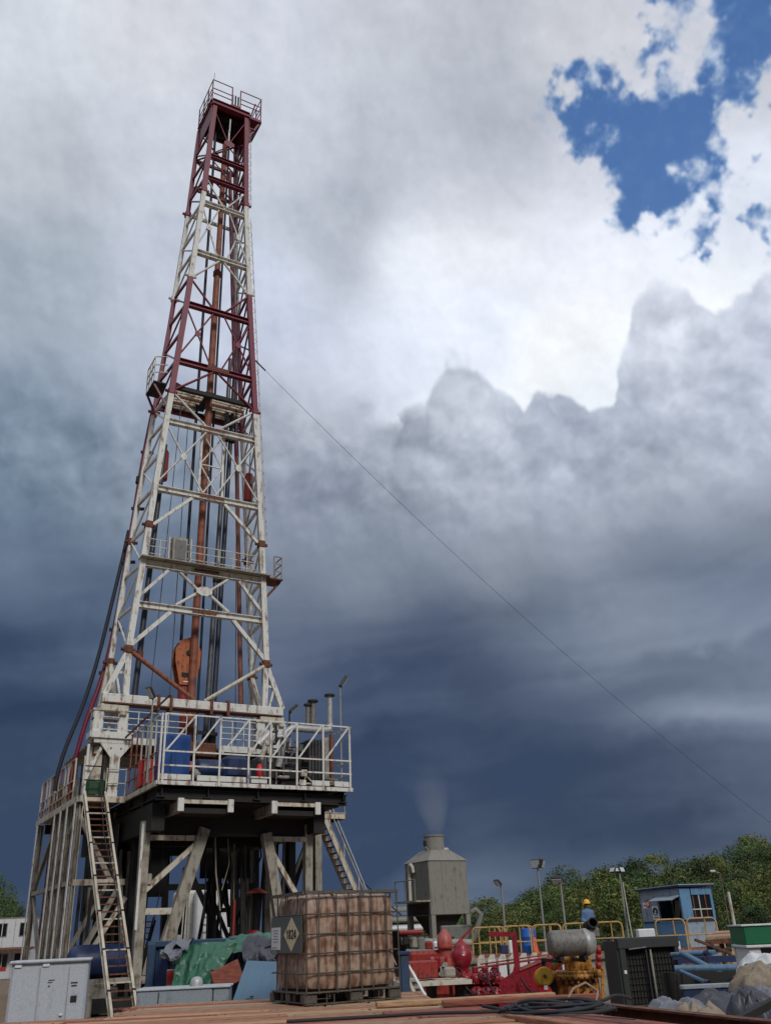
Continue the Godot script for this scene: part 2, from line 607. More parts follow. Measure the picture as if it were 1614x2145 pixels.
func paint_block(im: Image, up: Image, low: Image, x0: int, y0: int, w: int, h: int, scale: float) -> void:
	# up and low hold the base colours of this block, one pixel per pixel; scale is degrees per pixel
	var holes := [[23.6, 42.3, 2.61], [22.6, 44.3, 2.49], [20.2, 46.9, 2.11], [17.8, 47.9, 1.62], [21.4, 41.9, 1.62], [25.4, 44.6, 1.5], [25.4, 49.4, 1.12], [30.6, 46.6, 1.5], [32.6, 49.6, 2.37], [33.6, 47.2, 1.62], [29.4, 36.9, 0.99], [27.2, 38.4, 0.99], [29.8, 39.6, 0.99], [27.6, 45.6, 1.1]]
	var da := up.get_data().to_float32_array()
	var db := low.get_data().to_float32_array()
	var out := PackedByteArray()
	out.resize(w * h * 3)
	var o := 0
	var i3 := 0
	var relief := Vector3(0.006, 0.010, 0.0)
	for y in h:
		var el := 90.0 - (y0 + y + 0.5) * scale
		var streaky := smoothstep(26.0, 16.0, el)
		for x in w:
			var az := (x0 + x + 0.5) * scale - 180.0
			var d := dir_of(az, el)
			var big := cloud_a.get_noise_3dv(d)
			var fine := cloud_b.get_noise_3dv(d)
			var lit := clampf((big - cloud_a.get_noise_3dv(d + relief)) * 0.5 + (fine - cloud_b.get_noise_3dv(d + relief * 0.5)) * 0.16, -0.16, 0.16)
			var c := Vector3(da[i3], da[i3 + 1], da[i3 + 2])
			var l := Vector3(db[i3], db[i3 + 1], db[i3 + 2])
			# upper sheet: soft mottling, lit a little from the upper right
			c += Vector3(1.0, 0.98, 0.93) * (big * 0.05 + fine * 0.014 + lit * 0.2)
			var puff := 0.0
			var puffy := 0.0
			if el < 46.0 and el > 17.0:
				var dw := d + Vector3(fine, big, fine) * 0.012
				puff = -cloud_p.get_noise_3dv(dw)
				puffy = clampf((puff + cloud_p.get_noise_3dv(dw + relief * 1.2)) * 0.3, -0.11, 0.11) * smoothstep(20.5, 27.5, el)
			# lower bank: billows above, long streaks below
			var tone := l.y
			var streak := cloud_c.get_noise_3d(az * 0.03 + fine * 0.08, el * 0.16 + big * 0.22 - az * 0.012, 4.0)
			l += Vector3(1.0, 0.98, 0.94) * ((big * 0.06 + fine * 0.012 + lit * 0.16 + puffy) * (1.0 - streaky * 0.8) * (0.35 + tone) + streak * 0.11 * streaky + streak * 0.02)
			if el < 24.0:
				# pale streaks of lit cloud low on the right, and the lighter air under the storm
				var wob := big * 1.6 + streak * 1.2
				var s1 := exp(-pow((el - 14.4 - 0.12 * (az - 9.0) + wob) / 1.15, 2.0)) * smoothstep(6.0, 13.0, az)
				var s2 := exp(-pow((el - 11.6 + wob * 0.8) / 0.8, 2.0)) * smoothstep(11.0, 17.0, az)
				var s3 := exp(-pow((el - 1.5) / 2.2, 2.0)) * smoothstep(-4.0, 6.0, az)
				l += Vector3(1.0, 0.98, 0.92) * ((s1 * 0.12 + s2 * 0.08) * (0.75 + 0.8 * streak) + s3 * 0.045)
			if el < 44.0:
				var top := edge_height(az) + big * 1.6 + (puff - 0.25) * 3.0 + fine * 0.6
				var soft := 0.42 + 7.0 * smoothstep(2.0, -6.0, az) + 5.0 * smoothstep(31.0, 40.0, az) + 0.8 * smoothstep(0.05, 0.4, big)
				var m := smoothstep(-0.5 * soft, 0.5 * soft + 0.2, top - el)
				c = c.lerp(l, m)
			if az > 11.0 and az < 40.0 and el > 33.0 and el < 58.0:
				var hole := 0.0
				var cs := cos(deg_to_rad(el))
				var wx := cloud_b.get_noise_3dv(d * 0.8 + Vector3(3, 0, 0)) * 3.4 + cloud_d.get_noise_3dv(d * 0.7) * 0.6
				var wy := cloud_b.get_noise_3dv(d * 0.8 + Vector3(0, 5, 0)) * 3.4 + cloud_d.get_noise_3dv(d * 0.7 + Vector3(0, 2, 0)) * 0.6
				for q: Array in holes:
					var dx: float = (az + wx - q[0]) * cs
					var dy: float = el + wy - q[1]
					hole += exp(-(dx * dx + dy * dy) / (q[2] * q[2]))
				if hole > 0.02:
					var shred := cloud_d.get_noise_3dv(d)
					var t := hole + (fine * 1.1 + big * 0.4 + shred * 0.42) * smoothstep(0.02, 0.5, hole)
					var m := smoothstep(0.16, 0.98, t)
					var air := Vector3(0.31, 0.46, 0.68).lerp(Vector3(0.27, 0.41, 0.63), clampf((el - 38.0) / 16.0, 0.0, 1.0))
					var veil := clampf(0.24 + 1.3 * cloud_b.get_noise_3dv(d * 1.7 + Vector3(7, 1, 2)) + 0.6 * shred, 0.0, 0.8)
					c = c.lerp(air.lerp(Vector3(0.84, 0.87, 0.92), veil * (1.0 - 0.95 * smoothstep(0.6, 1.3, hole))), m * 0.97)
			out[o] = int(clampf(c.x, 0.0, 1.0) * 255.0 + 0.5)
			out[o + 1] = int(clampf(c.y, 0.0, 1.0) * 255.0 + 0.5)
			out[o + 2] = int(clampf(c.z, 0.0, 1.0) * 255.0 + 0.5)
			o += 3
			i3 += 3
	var block := Image.create_from_data(w, h, false, Image.FORMAT_RGB8, out)
	if im.get_width() == w and im.get_height() == h:
		im.copy_from(block)
	else:
		im.blit_rect(block, Rect2i(0, 0, w, h), Vector2i(x0, y0))


func make_sky() -> ImageTexture:
	cloud_a = fbm(5, 5.5, 6, 0.5)
	cloud_b = fbm(9, 19.0, 5, 0.56)
	cloud_c = fbm(14, 1.0, 4, 0.5)
	cloud_d = fbm(23, 52.0, 4, 0.6)
	cloud_p.seed = 31
	cloud_p.noise_type = FastNoiseLite.TYPE_CELLULAR
	cloud_p.cellular_distance_function = FastNoiseLite.DISTANCE_EUCLIDEAN
	cloud_p.cellular_return_type = FastNoiseLite.RETURN_DISTANCE
	cloud_p.frequency = 17.0
	cloud_p.fractal_type = FastNoiseLite.FRACTAL_FBM
	cloud_p.fractal_octaves = 4
	cloud_p.fractal_gain = 0.45
	cloud_p.fractal_lacunarity = 2.1
	var upper := [
		k(-30.1, 50.9, 205, 212, 222),
		k(-20.5, 52.9, 215, 218, 226),
		k(-7.5, 53.9, 215, 220, 232),
		k(1.7, 53.9, 198, 203, 213),
		k(10.4, 51.8, 188, 193, 204),
		k(18.9, 51.0, 205, 208, 216),
		k(26.8, 50.1, 205, 208, 218),
		k(33.5, 48.0, 200, 205, 215),
		k(-26.4, 44.2, 190, 197, 207),
		k(-18.2, 46.2, 203, 210, 222),
		k(-7.3, 47.9, 203, 210, 222),
		k(1.1, 47.9, 185, 192, 204),
		k(11.8, 48.3, 178, 185, 197),
		k(9.0, 44.6, 195, 200, 212),
		k(-3.3, 43.1, 180, 188, 200),
		k(-3.3, 40.3, 178, 184, 196),
		k(19.1, 45.0, 210, 214, 226),
		k(-25.3, 39.1, 165, 176, 190),
		k(-16.7, 40.4, 190, 198, 214),
		k(-6.4, 39.1, 205, 215, 235),
		k(2.6, 40.7, 238, 243, 253),
		k(8.5, 41.3, 245, 248, 255),
		k(16.0, 40.3, 235, 240, 252),
		k(24.7, 38.9, 235, 240, 252),
		k(29.2, 39.0, 225, 232, 246),
		k(0.3, 36.7, 220, 228, 245),
		k(8.0, 37.6, 230, 237, 252),
		k(14.9, 34.7, 250, 253, 255),
		k(25.4, 35.3, 246, 251, 255),
		k(-3.5, 33.8, 215, 222, 238),
		k(16.1, 32.1, 240, 246, 255),
		k(-9.0, 35.2, 198, 206, 225),
		k(5.1, 27.3, 238, 244, 252),
		k(21.9, 28.0, 232, 238, 250),
	]
	var lower := [
		k(-24.1, 32.2, 124, 142, 162),
		k(-17.6, 33.1, 148, 161, 179),
		k(-7.1, 30.7, 168, 176, 190),
		k(1.7, 29.1, 170, 178, 192),
		k(8.9, 30.6, 185, 193, 208),
		k(13.7, 27.9, 180, 190, 208),
		k(21.5, 33.4, 208, 214, 228),
		k(27.0, 32.0, 200, 208, 224),
		k(18.2, 25.7, 165, 174, 188),
		k(24.5, 25.9, 180, 189, 205),
		k(-23.3, 26.5, 110, 130, 150),
		k(-18.5, 25.6, 130, 144, 162),
		k(-5.3, 26.2, 142, 152, 170),
		k(1.4, 25.1, 147, 157, 172),
		k(8.3, 25.5, 168, 176, 192),
		k(14.5, 23.2, 160, 168, 183),
		k(23.3, 21.2, 125, 135, 150),
		k(-22.5, 20.8, 94, 114, 140),
		k(-5.4, 20.0, 116, 128, 148),
		k(1.2, 20.5, 112, 124, 142),
		k(7.8, 20.9, 140, 148, 160),
		k(15.4, 18.6, 110, 122, 142),
		k(22.7, 18.1, 80, 97, 127),
		k(-22.9, 15.7, 64, 84, 117),
		k(-5.4, 16.4, 85, 100, 128),
		k(2.6, 16.7, 70, 86, 120),
		k(9.0, 17.8, 96, 110, 132),
		k(14.9, 15.7, 116, 129, 150),
		k(22.1, 15.6, 106, 121, 146),
		k(-22.3, 11.1, 52, 72, 104),
		k(-3.8, 14.0, 58, 76, 110),
		k(2.3, 12.9, 64, 82, 114),
		k(10.1, 14.1, 86, 101, 129),
		k(16.0, 13.6, 96, 111, 136),
		k(21.8, 11.5, 101, 116, 139),
		k(11.2, 10.9, 62, 80, 112),
		k(20.7, 9.1, 64, 80, 112),
		k(-0.9, 9.5, 50, 68, 102),
		k(8.0, 8.5, 46, 64, 99),
		k(16.4, 7.4, 60, 76, 106),
		k(20.1, 6.0, 70, 86, 114),
		k(0.4, 6.1, 48, 68, 102),
		k(9.1, 5.7, 48, 68, 100),
		k(15.8, 4.2, 68, 86, 114),
		k(7.4, 3.6, 70, 88, 116),
		k(-1.1, 3.2, 58, 78, 110),
		k(-21.6, 5.8, 54, 74, 106),
		k(3.0, 1.2, 80, 98, 126),
		k(18.9, 13.8, 92, 108, 132),
		k(13.2, 14.7, 112, 126, 148),
		k(10.3, 15.7, 98, 112, 136),
		k(18.6, 16.4, 122, 135, 154),
		k(23.8, 16.8, 92, 108, 134),
		k(19.7, 17.7, 84, 100, 128),
		k(17.0, 19.6, 104, 117, 138),
		k(19.5, 12.3, 108, 122, 144),
		k(14.8, 11.7, 84, 99, 125),
		k(22.8, 12.7, 84, 100, 126),
		k(5.5, 14.2, 74, 90, 119),
		k(5.2, 10.4, 56, 74, 106),
		k(13.9, 9.2, 58, 75, 106),
		k(18.7, 8.3, 66, 82, 110),
		k(16.1, 6.1, 64, 80, 108),
		k(11.8, 4.5, 62, 80, 108),
		k(21.7, 7.4, 72, 88, 115),
		k(-3.9, 11.1, 50, 68, 101),
		k(4.3, 18.2, 92, 106, 130),
		k(-2.0, 22.1, 136, 147, 163),
		k(5.7, 23.0, 150, 160, 176),
		k(2.7, 28.1, 160, 169, 184),
		k(6.9, 28.1, 178, 187, 202),
		k(11.3, 27.6, 172, 181, 197),
		k(15.3, 27.4, 176, 186, 203),
		k(17.2, 28.9, 168, 178, 194),
		k(22.3, 30.0, 198, 206, 222),
		k(26.6, 28.4, 192, 201, 218),
		k(21.8, 23.6, 160, 170, 186),
		k(-14.9, 19.9, 96, 114, 140),
		k(-19.2, 18.2, 76, 96, 126),
		k(-14.6, 15.5, 66, 85, 117),
		k(-15.6, 9.8, 50, 69, 101),
		k(11.8, 15.4, 128, 140, 158),
		k(15.5, 15.9, 134, 146, 163),
		k(19.0, 15.8, 126, 139, 157),
		k(22.2, 14.8, 118, 131, 152),
		k(15.1, 17.2, 136, 147, 163),
		k(15.8, 12.4, 104, 118, 140),
		k(19.4, 11.8, 122, 134, 153),
		k(22.2, 11.1, 116, 129, 149),
		k(17.5, 14.0, 88, 103, 127),
		k(13.0, 13.3, 82, 98, 122),
		k(6.1, 4.0, 76, 93, 119),
		k(10.3, 4.0, 72, 90, 117),
		k(13.1, 4.1, 74, 91, 118),
		k(18.4, 4.1, 76, 92, 117),
		k(21.1, 4.4, 82, 97, 120),
		k(1.7, 2.3, 70, 89, 117),
	]
	var bw := int(360.0 / CELL)
	var bh := int(180.0 / CELL)
	var bu := Image.create(bw, bh, false, Image.FORMAT_RGBF)
	var bl := Image.create(bw, bh, false, Image.FORMAT_RGBF)
	for y in bh:
		var el := 90.0 - (y + 0.5) * CELL
		for x in bw:
			var az := (x + 0.5) * CELL - 180.0
			if absf(az) > 75.0:
				var q := usual(el)
				bu.set_pixel(x, y, Color(q.x, q.y, q.z))
				bl.set_pixel(x, y, Color(q.x, q.y, q.z))
				continue
			var d := dir_of(az, el)
			var u := spread(upper, d, el)
			var l := spread(lower, d, el)
			bu.set_pixel(x, y, Color(u.x, u.y, u.z))
			bl.set_pixel(x, y, Color(l.x, l.y, l.z))
	# the whole sky, coarse
	var cw := 960
	var fu: Image = bu.duplicate()
	var fl: Image = bl.duplicate()
	fu.resize(cw, cw / 2, Image.INTERPOLATE_CUBIC)
	fl.resize(cw, cw / 2, Image.INTERPOLATE_CUBIC)
	var sky := Image.create(cw, cw / 2, false, Image.FORMAT_RGB8)
	paint_block(sky, fu, fl, 0, 0, cw, cw / 2, 360.0 / cw)
	sky.resize(SKY_W, SKY_W / 2, Image.INTERPOLATE_CUBIC)
	# the part in front, fine
	var per := int(SKY_W / bw)
	var cell := Rect2i(92, 20, 56, 44)
	var grown := cell.grow(2)
	var wu := bu.get_region(grown)
	var wl := bl.get_region(grown)
	wu.resize(grown.size.x * per, grown.size.y * per, Image.INTERPOLATE_CUBIC)
	wl.resize(grown.size.x * per, grown.size.y * per, Image.INTERPOLATE_CUBIC)
	var cut := Rect2i(2 * per, 2 * per, cell.size.x * per, cell.size.y * per)
	paint_block(sky, wu.get_region(cut), wl.get_region(cut), cell.position.x * per, cell.position.y * per, cell.size.x * per, cell.size.y * per, 360.0 / SKY_W)
	# straight ahead (-z) is the first column of a panorama
	var turned_sky := Image.create(SKY_W, SKY_W / 2, false, Image.FORMAT_RGB8)
	turned_sky.blit_rect(sky, Rect2i(SKY_W / 2, 0, SKY_W / 2, SKY_W / 2), Vector2i(0, 0))
	turned_sky.blit_rect(sky, Rect2i(0, 0, SKY_W / 2, SKY_W / 2), Vector2i(SKY_W / 2, 0))
	return ImageTexture.create_from_image(turned_sky)


# ---------------------------------------------------------------- scene
func _ready() -> void:
	set_camera_and_light()
	make_materials()
	build_all()


func set_camera_and_light() -> void:
	var p := deg_to_rad(25.36)
	var r := deg_to_rad(2.5)
	cam_fw = Vector3(0, sin(p), -cos(p))
	var up0 := Vector3(0, cos(p), sin(p))
	cam_rt = Vector3.RIGHT * cos(r) - up0 * sin(r)
	cam_up = up0 * cos(r) + Vector3.RIGHT * sin(r)
	var cam := Camera3D.new()
	cam.name = "camera"
	cam.transform = Transform3D(Basis(cam_rt, cam_up, -cam_fw), Vector3(0, EYE, 0))
	cam.fov = rad_to_deg(2.0 * atan(1072.5 / cam_f))
	cam.near = 0.05
	cam.far = 3000.0
	add_child(cam)
	cam.current = true
	var env := Environment.new()
	env.background_mode = Environment.BG_SKY
	var sky := Sky.new()
	var sm := PanoramaSkyMaterial.new()
	sm.panorama = make_sky()
	sm.energy_multiplier = 1.0
	sky.sky_material = sm
	env.sky = sky
	env.background_energy_multiplier = 1.0
	env.tonemap_mode = Environment.TONE_MAPPER_LINEAR
	env.tonemap_exposure = 1.0
	env.sdfgi_enabled = true
	env.ssao_enabled = true
	env.ssil_enabled = true
	env.volumetric_fog_enabled = true
	env.volumetric_fog_density = 0.0
	var we := WorldEnvironment.new()
	we.name = "world_environment"
	we.environment = env
	add_child(we)
	var sun := DirectionalLight3D.new()
	sun.name = "sun"
	sun.light_energy = 0.5
	sun.light_color = Color(1.0, 0.975, 0.94)
	sun.light_angular_distance = 14.0
	sun.shadow_enabled = true
	add_child(sun)
	sun.look_at_from_position(Vector3.ZERO, -Vector3(0.4, 0.62, 0.75))


# ---------------------------------------------------------------- the drilling mast
var mast_h := [12.9, 15.15, 24.0, 36.4, 44.8, 53.5]
var mast_l := [-0.42, -0.42, 0.23, 1.22, 1.78, 2.2]
var mast_r := [6.62, 6.65, 6.11, 5.21, 4.68, 4.43]
const MV := 5.0
const MD := 2.55


func mast_u(side: int, h: float) -> float:
	var xs: Array = mast_l if side < 0 else mast_r
	for i in mast_h.size() - 1:
		if h <= mast_h[i + 1]:
			return lerpf(xs[i], xs[i + 1], (h - mast_h[i]) / (mast_h[i + 1] - mast_h[i]))
	return xs[-1]


func mast_paint(h: float) -> StandardMaterial3D:
	if h > 45.6 or (h > 30.1 and h < 38.5):
		return M.red
	return M.white


func pb(called: String, mt: Material, o: Node3D, a: Vector3, b: Vector3, w: float, h: float, up := Vector3.UP) -> MeshInstance3D:
	return part(called, geo().bar(a, b, w, h, up), mt, o)


func pt(called: String, mt: Material, o: Node3D, a: Vector3, b: Vector3, r: float, n := 7) -> MeshInstance3D:
	return part(called, geo().tube(a, b, r, r, n), mt, o)


func gusset(o: Node3D, u: float, h: float, v: float, w: float, t: float, mt: Material) -> void:
	var g := geo()
	var poly := PackedVector2Array([Vector2(-w, -t * 0.4), Vector2(-w * 0.35, -t), Vector2(w * 0.35, -t), Vector2(w, -t * 0.4), Vector2(w, t * 0.4), Vector2(w * 0.35, t), Vector2(-w * 0.35, t), Vector2(-w, t * 0.4)])
	g.prism(poly, P(u, h, v - 0.16), Basis.IDENTITY, 0.03)
	part("gusset_plate", g, mt, o)


func build_mast() -> void:
	var o := rig_thing("drilling_mast", "tall tapering lattice mast in red and white bands rising from the drill floor", "drilling mast", Vector3(3.1, 12.6, 5.0))
	var UPV := Vector3(0, 0, 1)
	# legs, split where the paint changes
	var cuts := [15.15, 24.0, 30.1, 36.4, 38.5, 44.8, 45.6, 53.5]
	for side in [-1, 1]:
		for i in cuts.size() - 1:
			var a: float = cuts[i]
			var b: float = cuts[i + 1]
			var m := mast_paint((a + b) * 0.5)
			pb("front_leg", m, o, P(mast_u(side, a), a, MV), P(mast_u(side, b), b, MV), 0.29, 0.28, UPV)
			pb("rear_leg", m, o, P(mast_u(side, a) + side * 0.22, a, MV + MD), P(mast_u(side, b) + side * 0.22, b, MV + MD), 0.24, 0.25, UPV)
		# joints with pins
		for hj in [15.15, 21.8, 30.1, 38.5, 45.6]:
			for back in [0.0, MD]:
				var u: float = mast_u(side, hj) + (side * 0.22 if back > 0 else 0.0)
				var jc: Material = M.rust if hj < 25.0 else mast_paint(hj + 0.2)
				var g := geo().cbox(P(u, hj, MV + back), Vector3(0.38, 0.42, 0.36), 0.05)
				g.tube(P(u - 0.34, hj, MV + back), P(u + 0.34, hj, MV + back), 0.09, 0.09, 8)
				part("pin_joint", g, jc, o)
	# front beams
	var beams := [53.55, 48.75, 46.8, 44.6, 40.5, 36.4, 32.27, 28.2, 24.0, 19.68, 17.48]
	for h: float in beams:
		var m: Material = mast_paint(h)
		var hh := 0.32 if h < 45.0 else 0.27
		part("cross_beam", geo().ibeam(P(mast_u(-1, h) + 0.1, h, MV + 0.03), P(mast_u(1, h) - 0.1, h, MV + 0.03), 0.3, hh), m, o)
		if h < 33.0:
			var cu := (mast_u(-1, h) + mast_u(1, h)) * 0.5
			part("rust_patch_plate", geo().box(P(cu + 0.1, h, MV - 0.155), Vector3(1.3, hh * 0.55, 0.02)), M.rust, o)
	# bracing between the beams, front face
	for i in beams.size() - 1:
		var t: float = beams[i]
		var b: float = beams[i + 1]
		var mid := (t + b) * 0.5
		var cu := (mast_u(-1, mid) + mast_u(1, mid)) * 0.5
		var m := mast_paint(mid)
		var r := 0.052 if t < 46.0 else 0.04
		if i == 0:
			for side in [-1, 1]:
				pt("brace", m, o, P(mast_u(side, t - 0.5), t - 0.5, MV), P(cu, b + 1.6, MV), 0.045)
			pt("brace", M.white, o, P(cu, b + 1.6, MV), P(cu, b + 2.9, MV), 0.06)
			gusset(o, cu, b + 1.5, MV, 0.35, 0.25, m)
			for side in [-1, 1]:
				pt("brace", m, o, P(cu, b + 1.4, MV), P(mast_u(side, b), b, MV), 0.045)
		elif i == 1:
			pt("brace", m, o, P(mast_u(-1, t), t, MV), P(cu + 0.6, b, MV), 0.04)
		elif i == 2:
			pt("brace", M.white, o, P(mast_u(-1, t), t, MV), P(cu, b, MV), 0.06)
			pt("brace", M.white, o, P(mast_u(1, t), t - 0.2, MV), P(cu, b, MV), 0.06)
		elif i in [3, 5, 7]:
			# two small crosses side by side
			for side in [-1, 1]:
				var ut := mast_u(side, t)
				var ub := mast_u(side, b)
				pt("brace", m, o, P(ut, t - 0.2, MV), P(cu + side * 0.35, b + 0.2, MV), r)
				pt("brace", m, o, P(cu + side * 0.35, t - 0.2, MV), P(ub, b + 0.2, MV), r)
				gusset(o, (ut + cu + ub + cu) * 0.25 + side * 0.17, mid, MV, 0.17, 0.2, m)
			if i == 7:
				for s2 in [-1, 1]:
					pb("inner_post", M.white, o, P(cu + s2 * 0.62 + 0.15, t, MV + 0.3), P(cu + s2 * 0.68 + 0.15, b, MV + 0.3), 0.12, 0.12, UPV)
				for q in 2:
					var y0 := lerpf(t, b, q * 0.5)
					var y1 := lerpf(t, b, q * 0.5 + 0.5)
					pt("brace", m, o, P(cu - 0.5, y0, MV + 0.3), P(cu + 0.8, y1, MV + 0.3), 0.05)
					pt("brace", m, o, P(cu + 0.8, y0, MV + 0.3), P(cu - 0.5, y1, MV + 0.3), 0.05)
					pt("brace", m, o, P(cu - 0.5, y1, MV + 0.3), P(cu + 0.8, y1, MV + 0.3), 0.05)
		elif i in [4, 6]:
			# a diamond that meets the legs half way
			var hm := mid - 0.1
			for side in [-1, 1]:
				pt("brace", mast_paint(t - 0.5), o, P(cu + side * 0.15, t - 0.2, MV), P(mast_u(side, hm), hm, MV), 0.07)
				pt("brace", mast_paint(b + 0.5), o, P(mast_u(side, hm), hm, MV), P(cu + side * 0.4, b + 0.2, MV), 0.07)
		elif i == 8:
			for side in [-1, 1]:
				pb("brace", m, o, P(cu + side * 0.9, t - 0.2, MV), P(mast_u(side, mid - 0.2), mid - 0.2, MV), 0.14, 0.16)
		elif i == 9:
			for side in [-1, 1]:
				pb("brace", m, o, P(cu + side * 1.9, t - 0.2, MV), P(mast_u(side, b + 0.3), b + 0.3, MV), 0.15, 0.15)
				pt("brace", m, o, P(cu + side * 1.3, t - 0.2, MV), P(cu + side * 0.2, mid, MV), 0.085)
				pt("brace", m, o, P(cu + side * 0.2, mid, MV), P(cu + side * 1.4, b + 0.2, MV), 0.085)
			gusset(o, cu, mid, MV, 0.42, 0.24, M.white)
	# knee braces under the lowest beam, and the struts below the knees
	for side in [-1, 1]:
		pb("knee_brace", M.white, o, P(mast_u(side, 17.4) - side * 1.75, 17.3, MV), P(mast_u(side, 15.3), 15.3, MV), 0.18, 0.2)
		var ku := mast_u(side, 15.15)
		pb("splayed_foot", M.white, o, P(ku, 15.1, MV), P(ku + side * 0.92, 12.9, MV), 0.24, 0.26, UPV)
		pb("foot_post", M.white, o, P(ku - side * 0.02, 15.0, MV), P(ku - side * 0.06, 12.9, MV), 0.28, 0.26, UPV)
		pb("foot_tie", M.white, o, P(ku + side * 0.45, 14.0, MV), P(ku, 14.0, MV), 0.1, 0.12)
		pb("foot_tie", M.white, o, P(ku + side * 0.48, 14.0, MV), P(ku + side * 0.2, 12.9, MV), 0.1, 0.12, UPV)
		pb("rear_foot", M.dirty_white, o, P(ku + side * 0.22, 15.1, MV + MD), P(ku + side * 0.5, 12.7, MV + MD), 0.3, 0.3, UPV)
		pb("rear_foot", M.dirty_white, o, P(ku + side * 0.22, 15.1, MV + MD), P(ku + side * 0.2, 12.7, MV + 0.9), 0.22, 0.24, UPV)
	pt("rusty_strut", M.brown, o, P(-0.25, 15.0, MV - 0.1), P(2.95, 12.95, MV - 0.1), 0.11, 10)
	pt("pale_strut", M.dirty_white, o, P(6.5, 15.0, MV - 0.1), P(3.45, 12.95, MV - 0.1), 0.1, 10)
	# base beam with its end blocks
	var g := geo()
	g.cbox(P(3.05, 12.72, MV), Vector3(9.0, 0.42, 0.5), 0.03)
	part("base_beam", g, M.white, o)
	part("base_flange", geo().box(P(3.05, 12.48, MV), Vector3(8.8, 0.05, 0.66)), M.rust, o)
	for u in [1.15, 1.75, 3.75, 4.6]:
		part("clamp", geo().box(P(u, 12.66, MV - 0.03), Vector3(0.13, 0.75, 0.62)), M.rust, o)
	for side in [-1, 1]:
		g = geo()
		g.cbox(P(3.05 + side * 3.9, 12.26, MV + 0.1), Vector3(1.3, 0.34, 0.75), 0.04)
		part("shoe_plate", g, M.dirty_white, o)
	# bracing of the side faces
	var levels := [15.15, 17.48, 19.68, 21.8, 24.0, 26.1, 28.2, 30.1, 32.27, 34.3, 36.4, 38.5, 40.5, 42.5, 44.6, 46.8, 48.75, 51.0, 53.3]
	for side in [-1, 1]:
		for i in levels.size() - 1:
			var a: float = levels[i]
			var b: float = levels[i + 1]
			var m := mast_paint((a + b) * 0.5)
			pb("side_tie", m, o, P(mast_u(side, b), b, MV), P(mast_u(side, b) + side * 0.22, b, MV + MD), 0.13, 0.15)
			if i % 2 == 0 or side > 0:
				pt("side_brace", m, o, P(mast_u(side, a), a, MV), P(mast_u(side, b) + side * 0.22, b, MV + MD), 0.055)
			if i % 2 == 1 or side > 0:
				pt("side_brace", m, o, P(mast_u(side, a) + side * 0.22, a, MV + MD), P(mast_u(side, b), b, MV), 0.055)
	# rear face near the top
	for h in [53.3, 50.6, 48.0, 45.6, 30.4]:
		pb("rear_tie", mast_paint(h), o, P(mast_u(-1, h) - 0.22, h, MV + MD), P(mast_u(1, h) + 0.22, h, MV + MD), 0.16, 0.2)
	for q in [[53.3, 50.6], [50.6, 48.0]]:
		pt("rear_brace", M.red, o, P(mast_u(-1, q[0]) - 0.2, q[0], MV + MD), P(mast_u(1, q[1]) + 0.2, q[1], MV + MD), 0.06)
		pt("rear_brace", M.red, o, P(mast_u(1, q[0]) + 0.2, q[0], MV + MD), P(mast_u(-1, q[1]) - 0.2, q[1], MV + MD), 0.06)
	build_crown(o)
	build_monkey_board(o)
	build_walkway(o)
	# ladder on the right outer side, in two runs
	for run in [[21.0, 45.0], [45.2, 53.2]]:
		var lg := geo()
		var a: float = run[0]
		var b: float = run[1]
		for s in [0.0, 0.36]:
			lg.bar(P(mast_u(1, a) + 0.3, a, MV + 0.4 + s), P(mast_u(1, b) + 0.3, b, MV + 0.4 + s), 0.05, 0.06, UPV)
		part("ladder_rail", lg, M.dirty_white, o)
		var h := a
		lg = geo()
		while h < b:
			lg.bar(P(mast_u(1, h) + 0.3, h, MV + 0.4), P(mast_u(1, h) + 0.3, h, MV + 0.76), 0.03, 0.03)
			h += 0.3
		var rungs := part("ladder_rung", lg, M.dirty_white, o)
		rungs.set_meta("kind", "stuff")
		lg = geo()
		h = a + 1.0
		while h < b:
			var ring := PackedVector3Array()
			for q in 9:
				var t := PI * q / 8.0
				ring.append(P(mast_u(1, h) + 0.3 + 0.3 * sin(t), h, MV + 0.58 - 0.26 * cos(t)))
			lg.path(ring, 0.014, 4)
			h += 0.75
		for t2 in [0.5, 1.57, 2.6]:
			lg.bar(P(mast_u(1, a + 1.0) + 0.3 + 0.3 * sin(t2), a + 1.0, MV + 0.58 - 0.26 * cos(t2)), P(mast_u(1, b) + 0.3 + 0.3 * sin(t2), b, MV + 0.58 - 0.26 * cos(t2)), 0.02, 0.02, UPV)
		part("ladder_cage", lg, M.dirty_white, o)


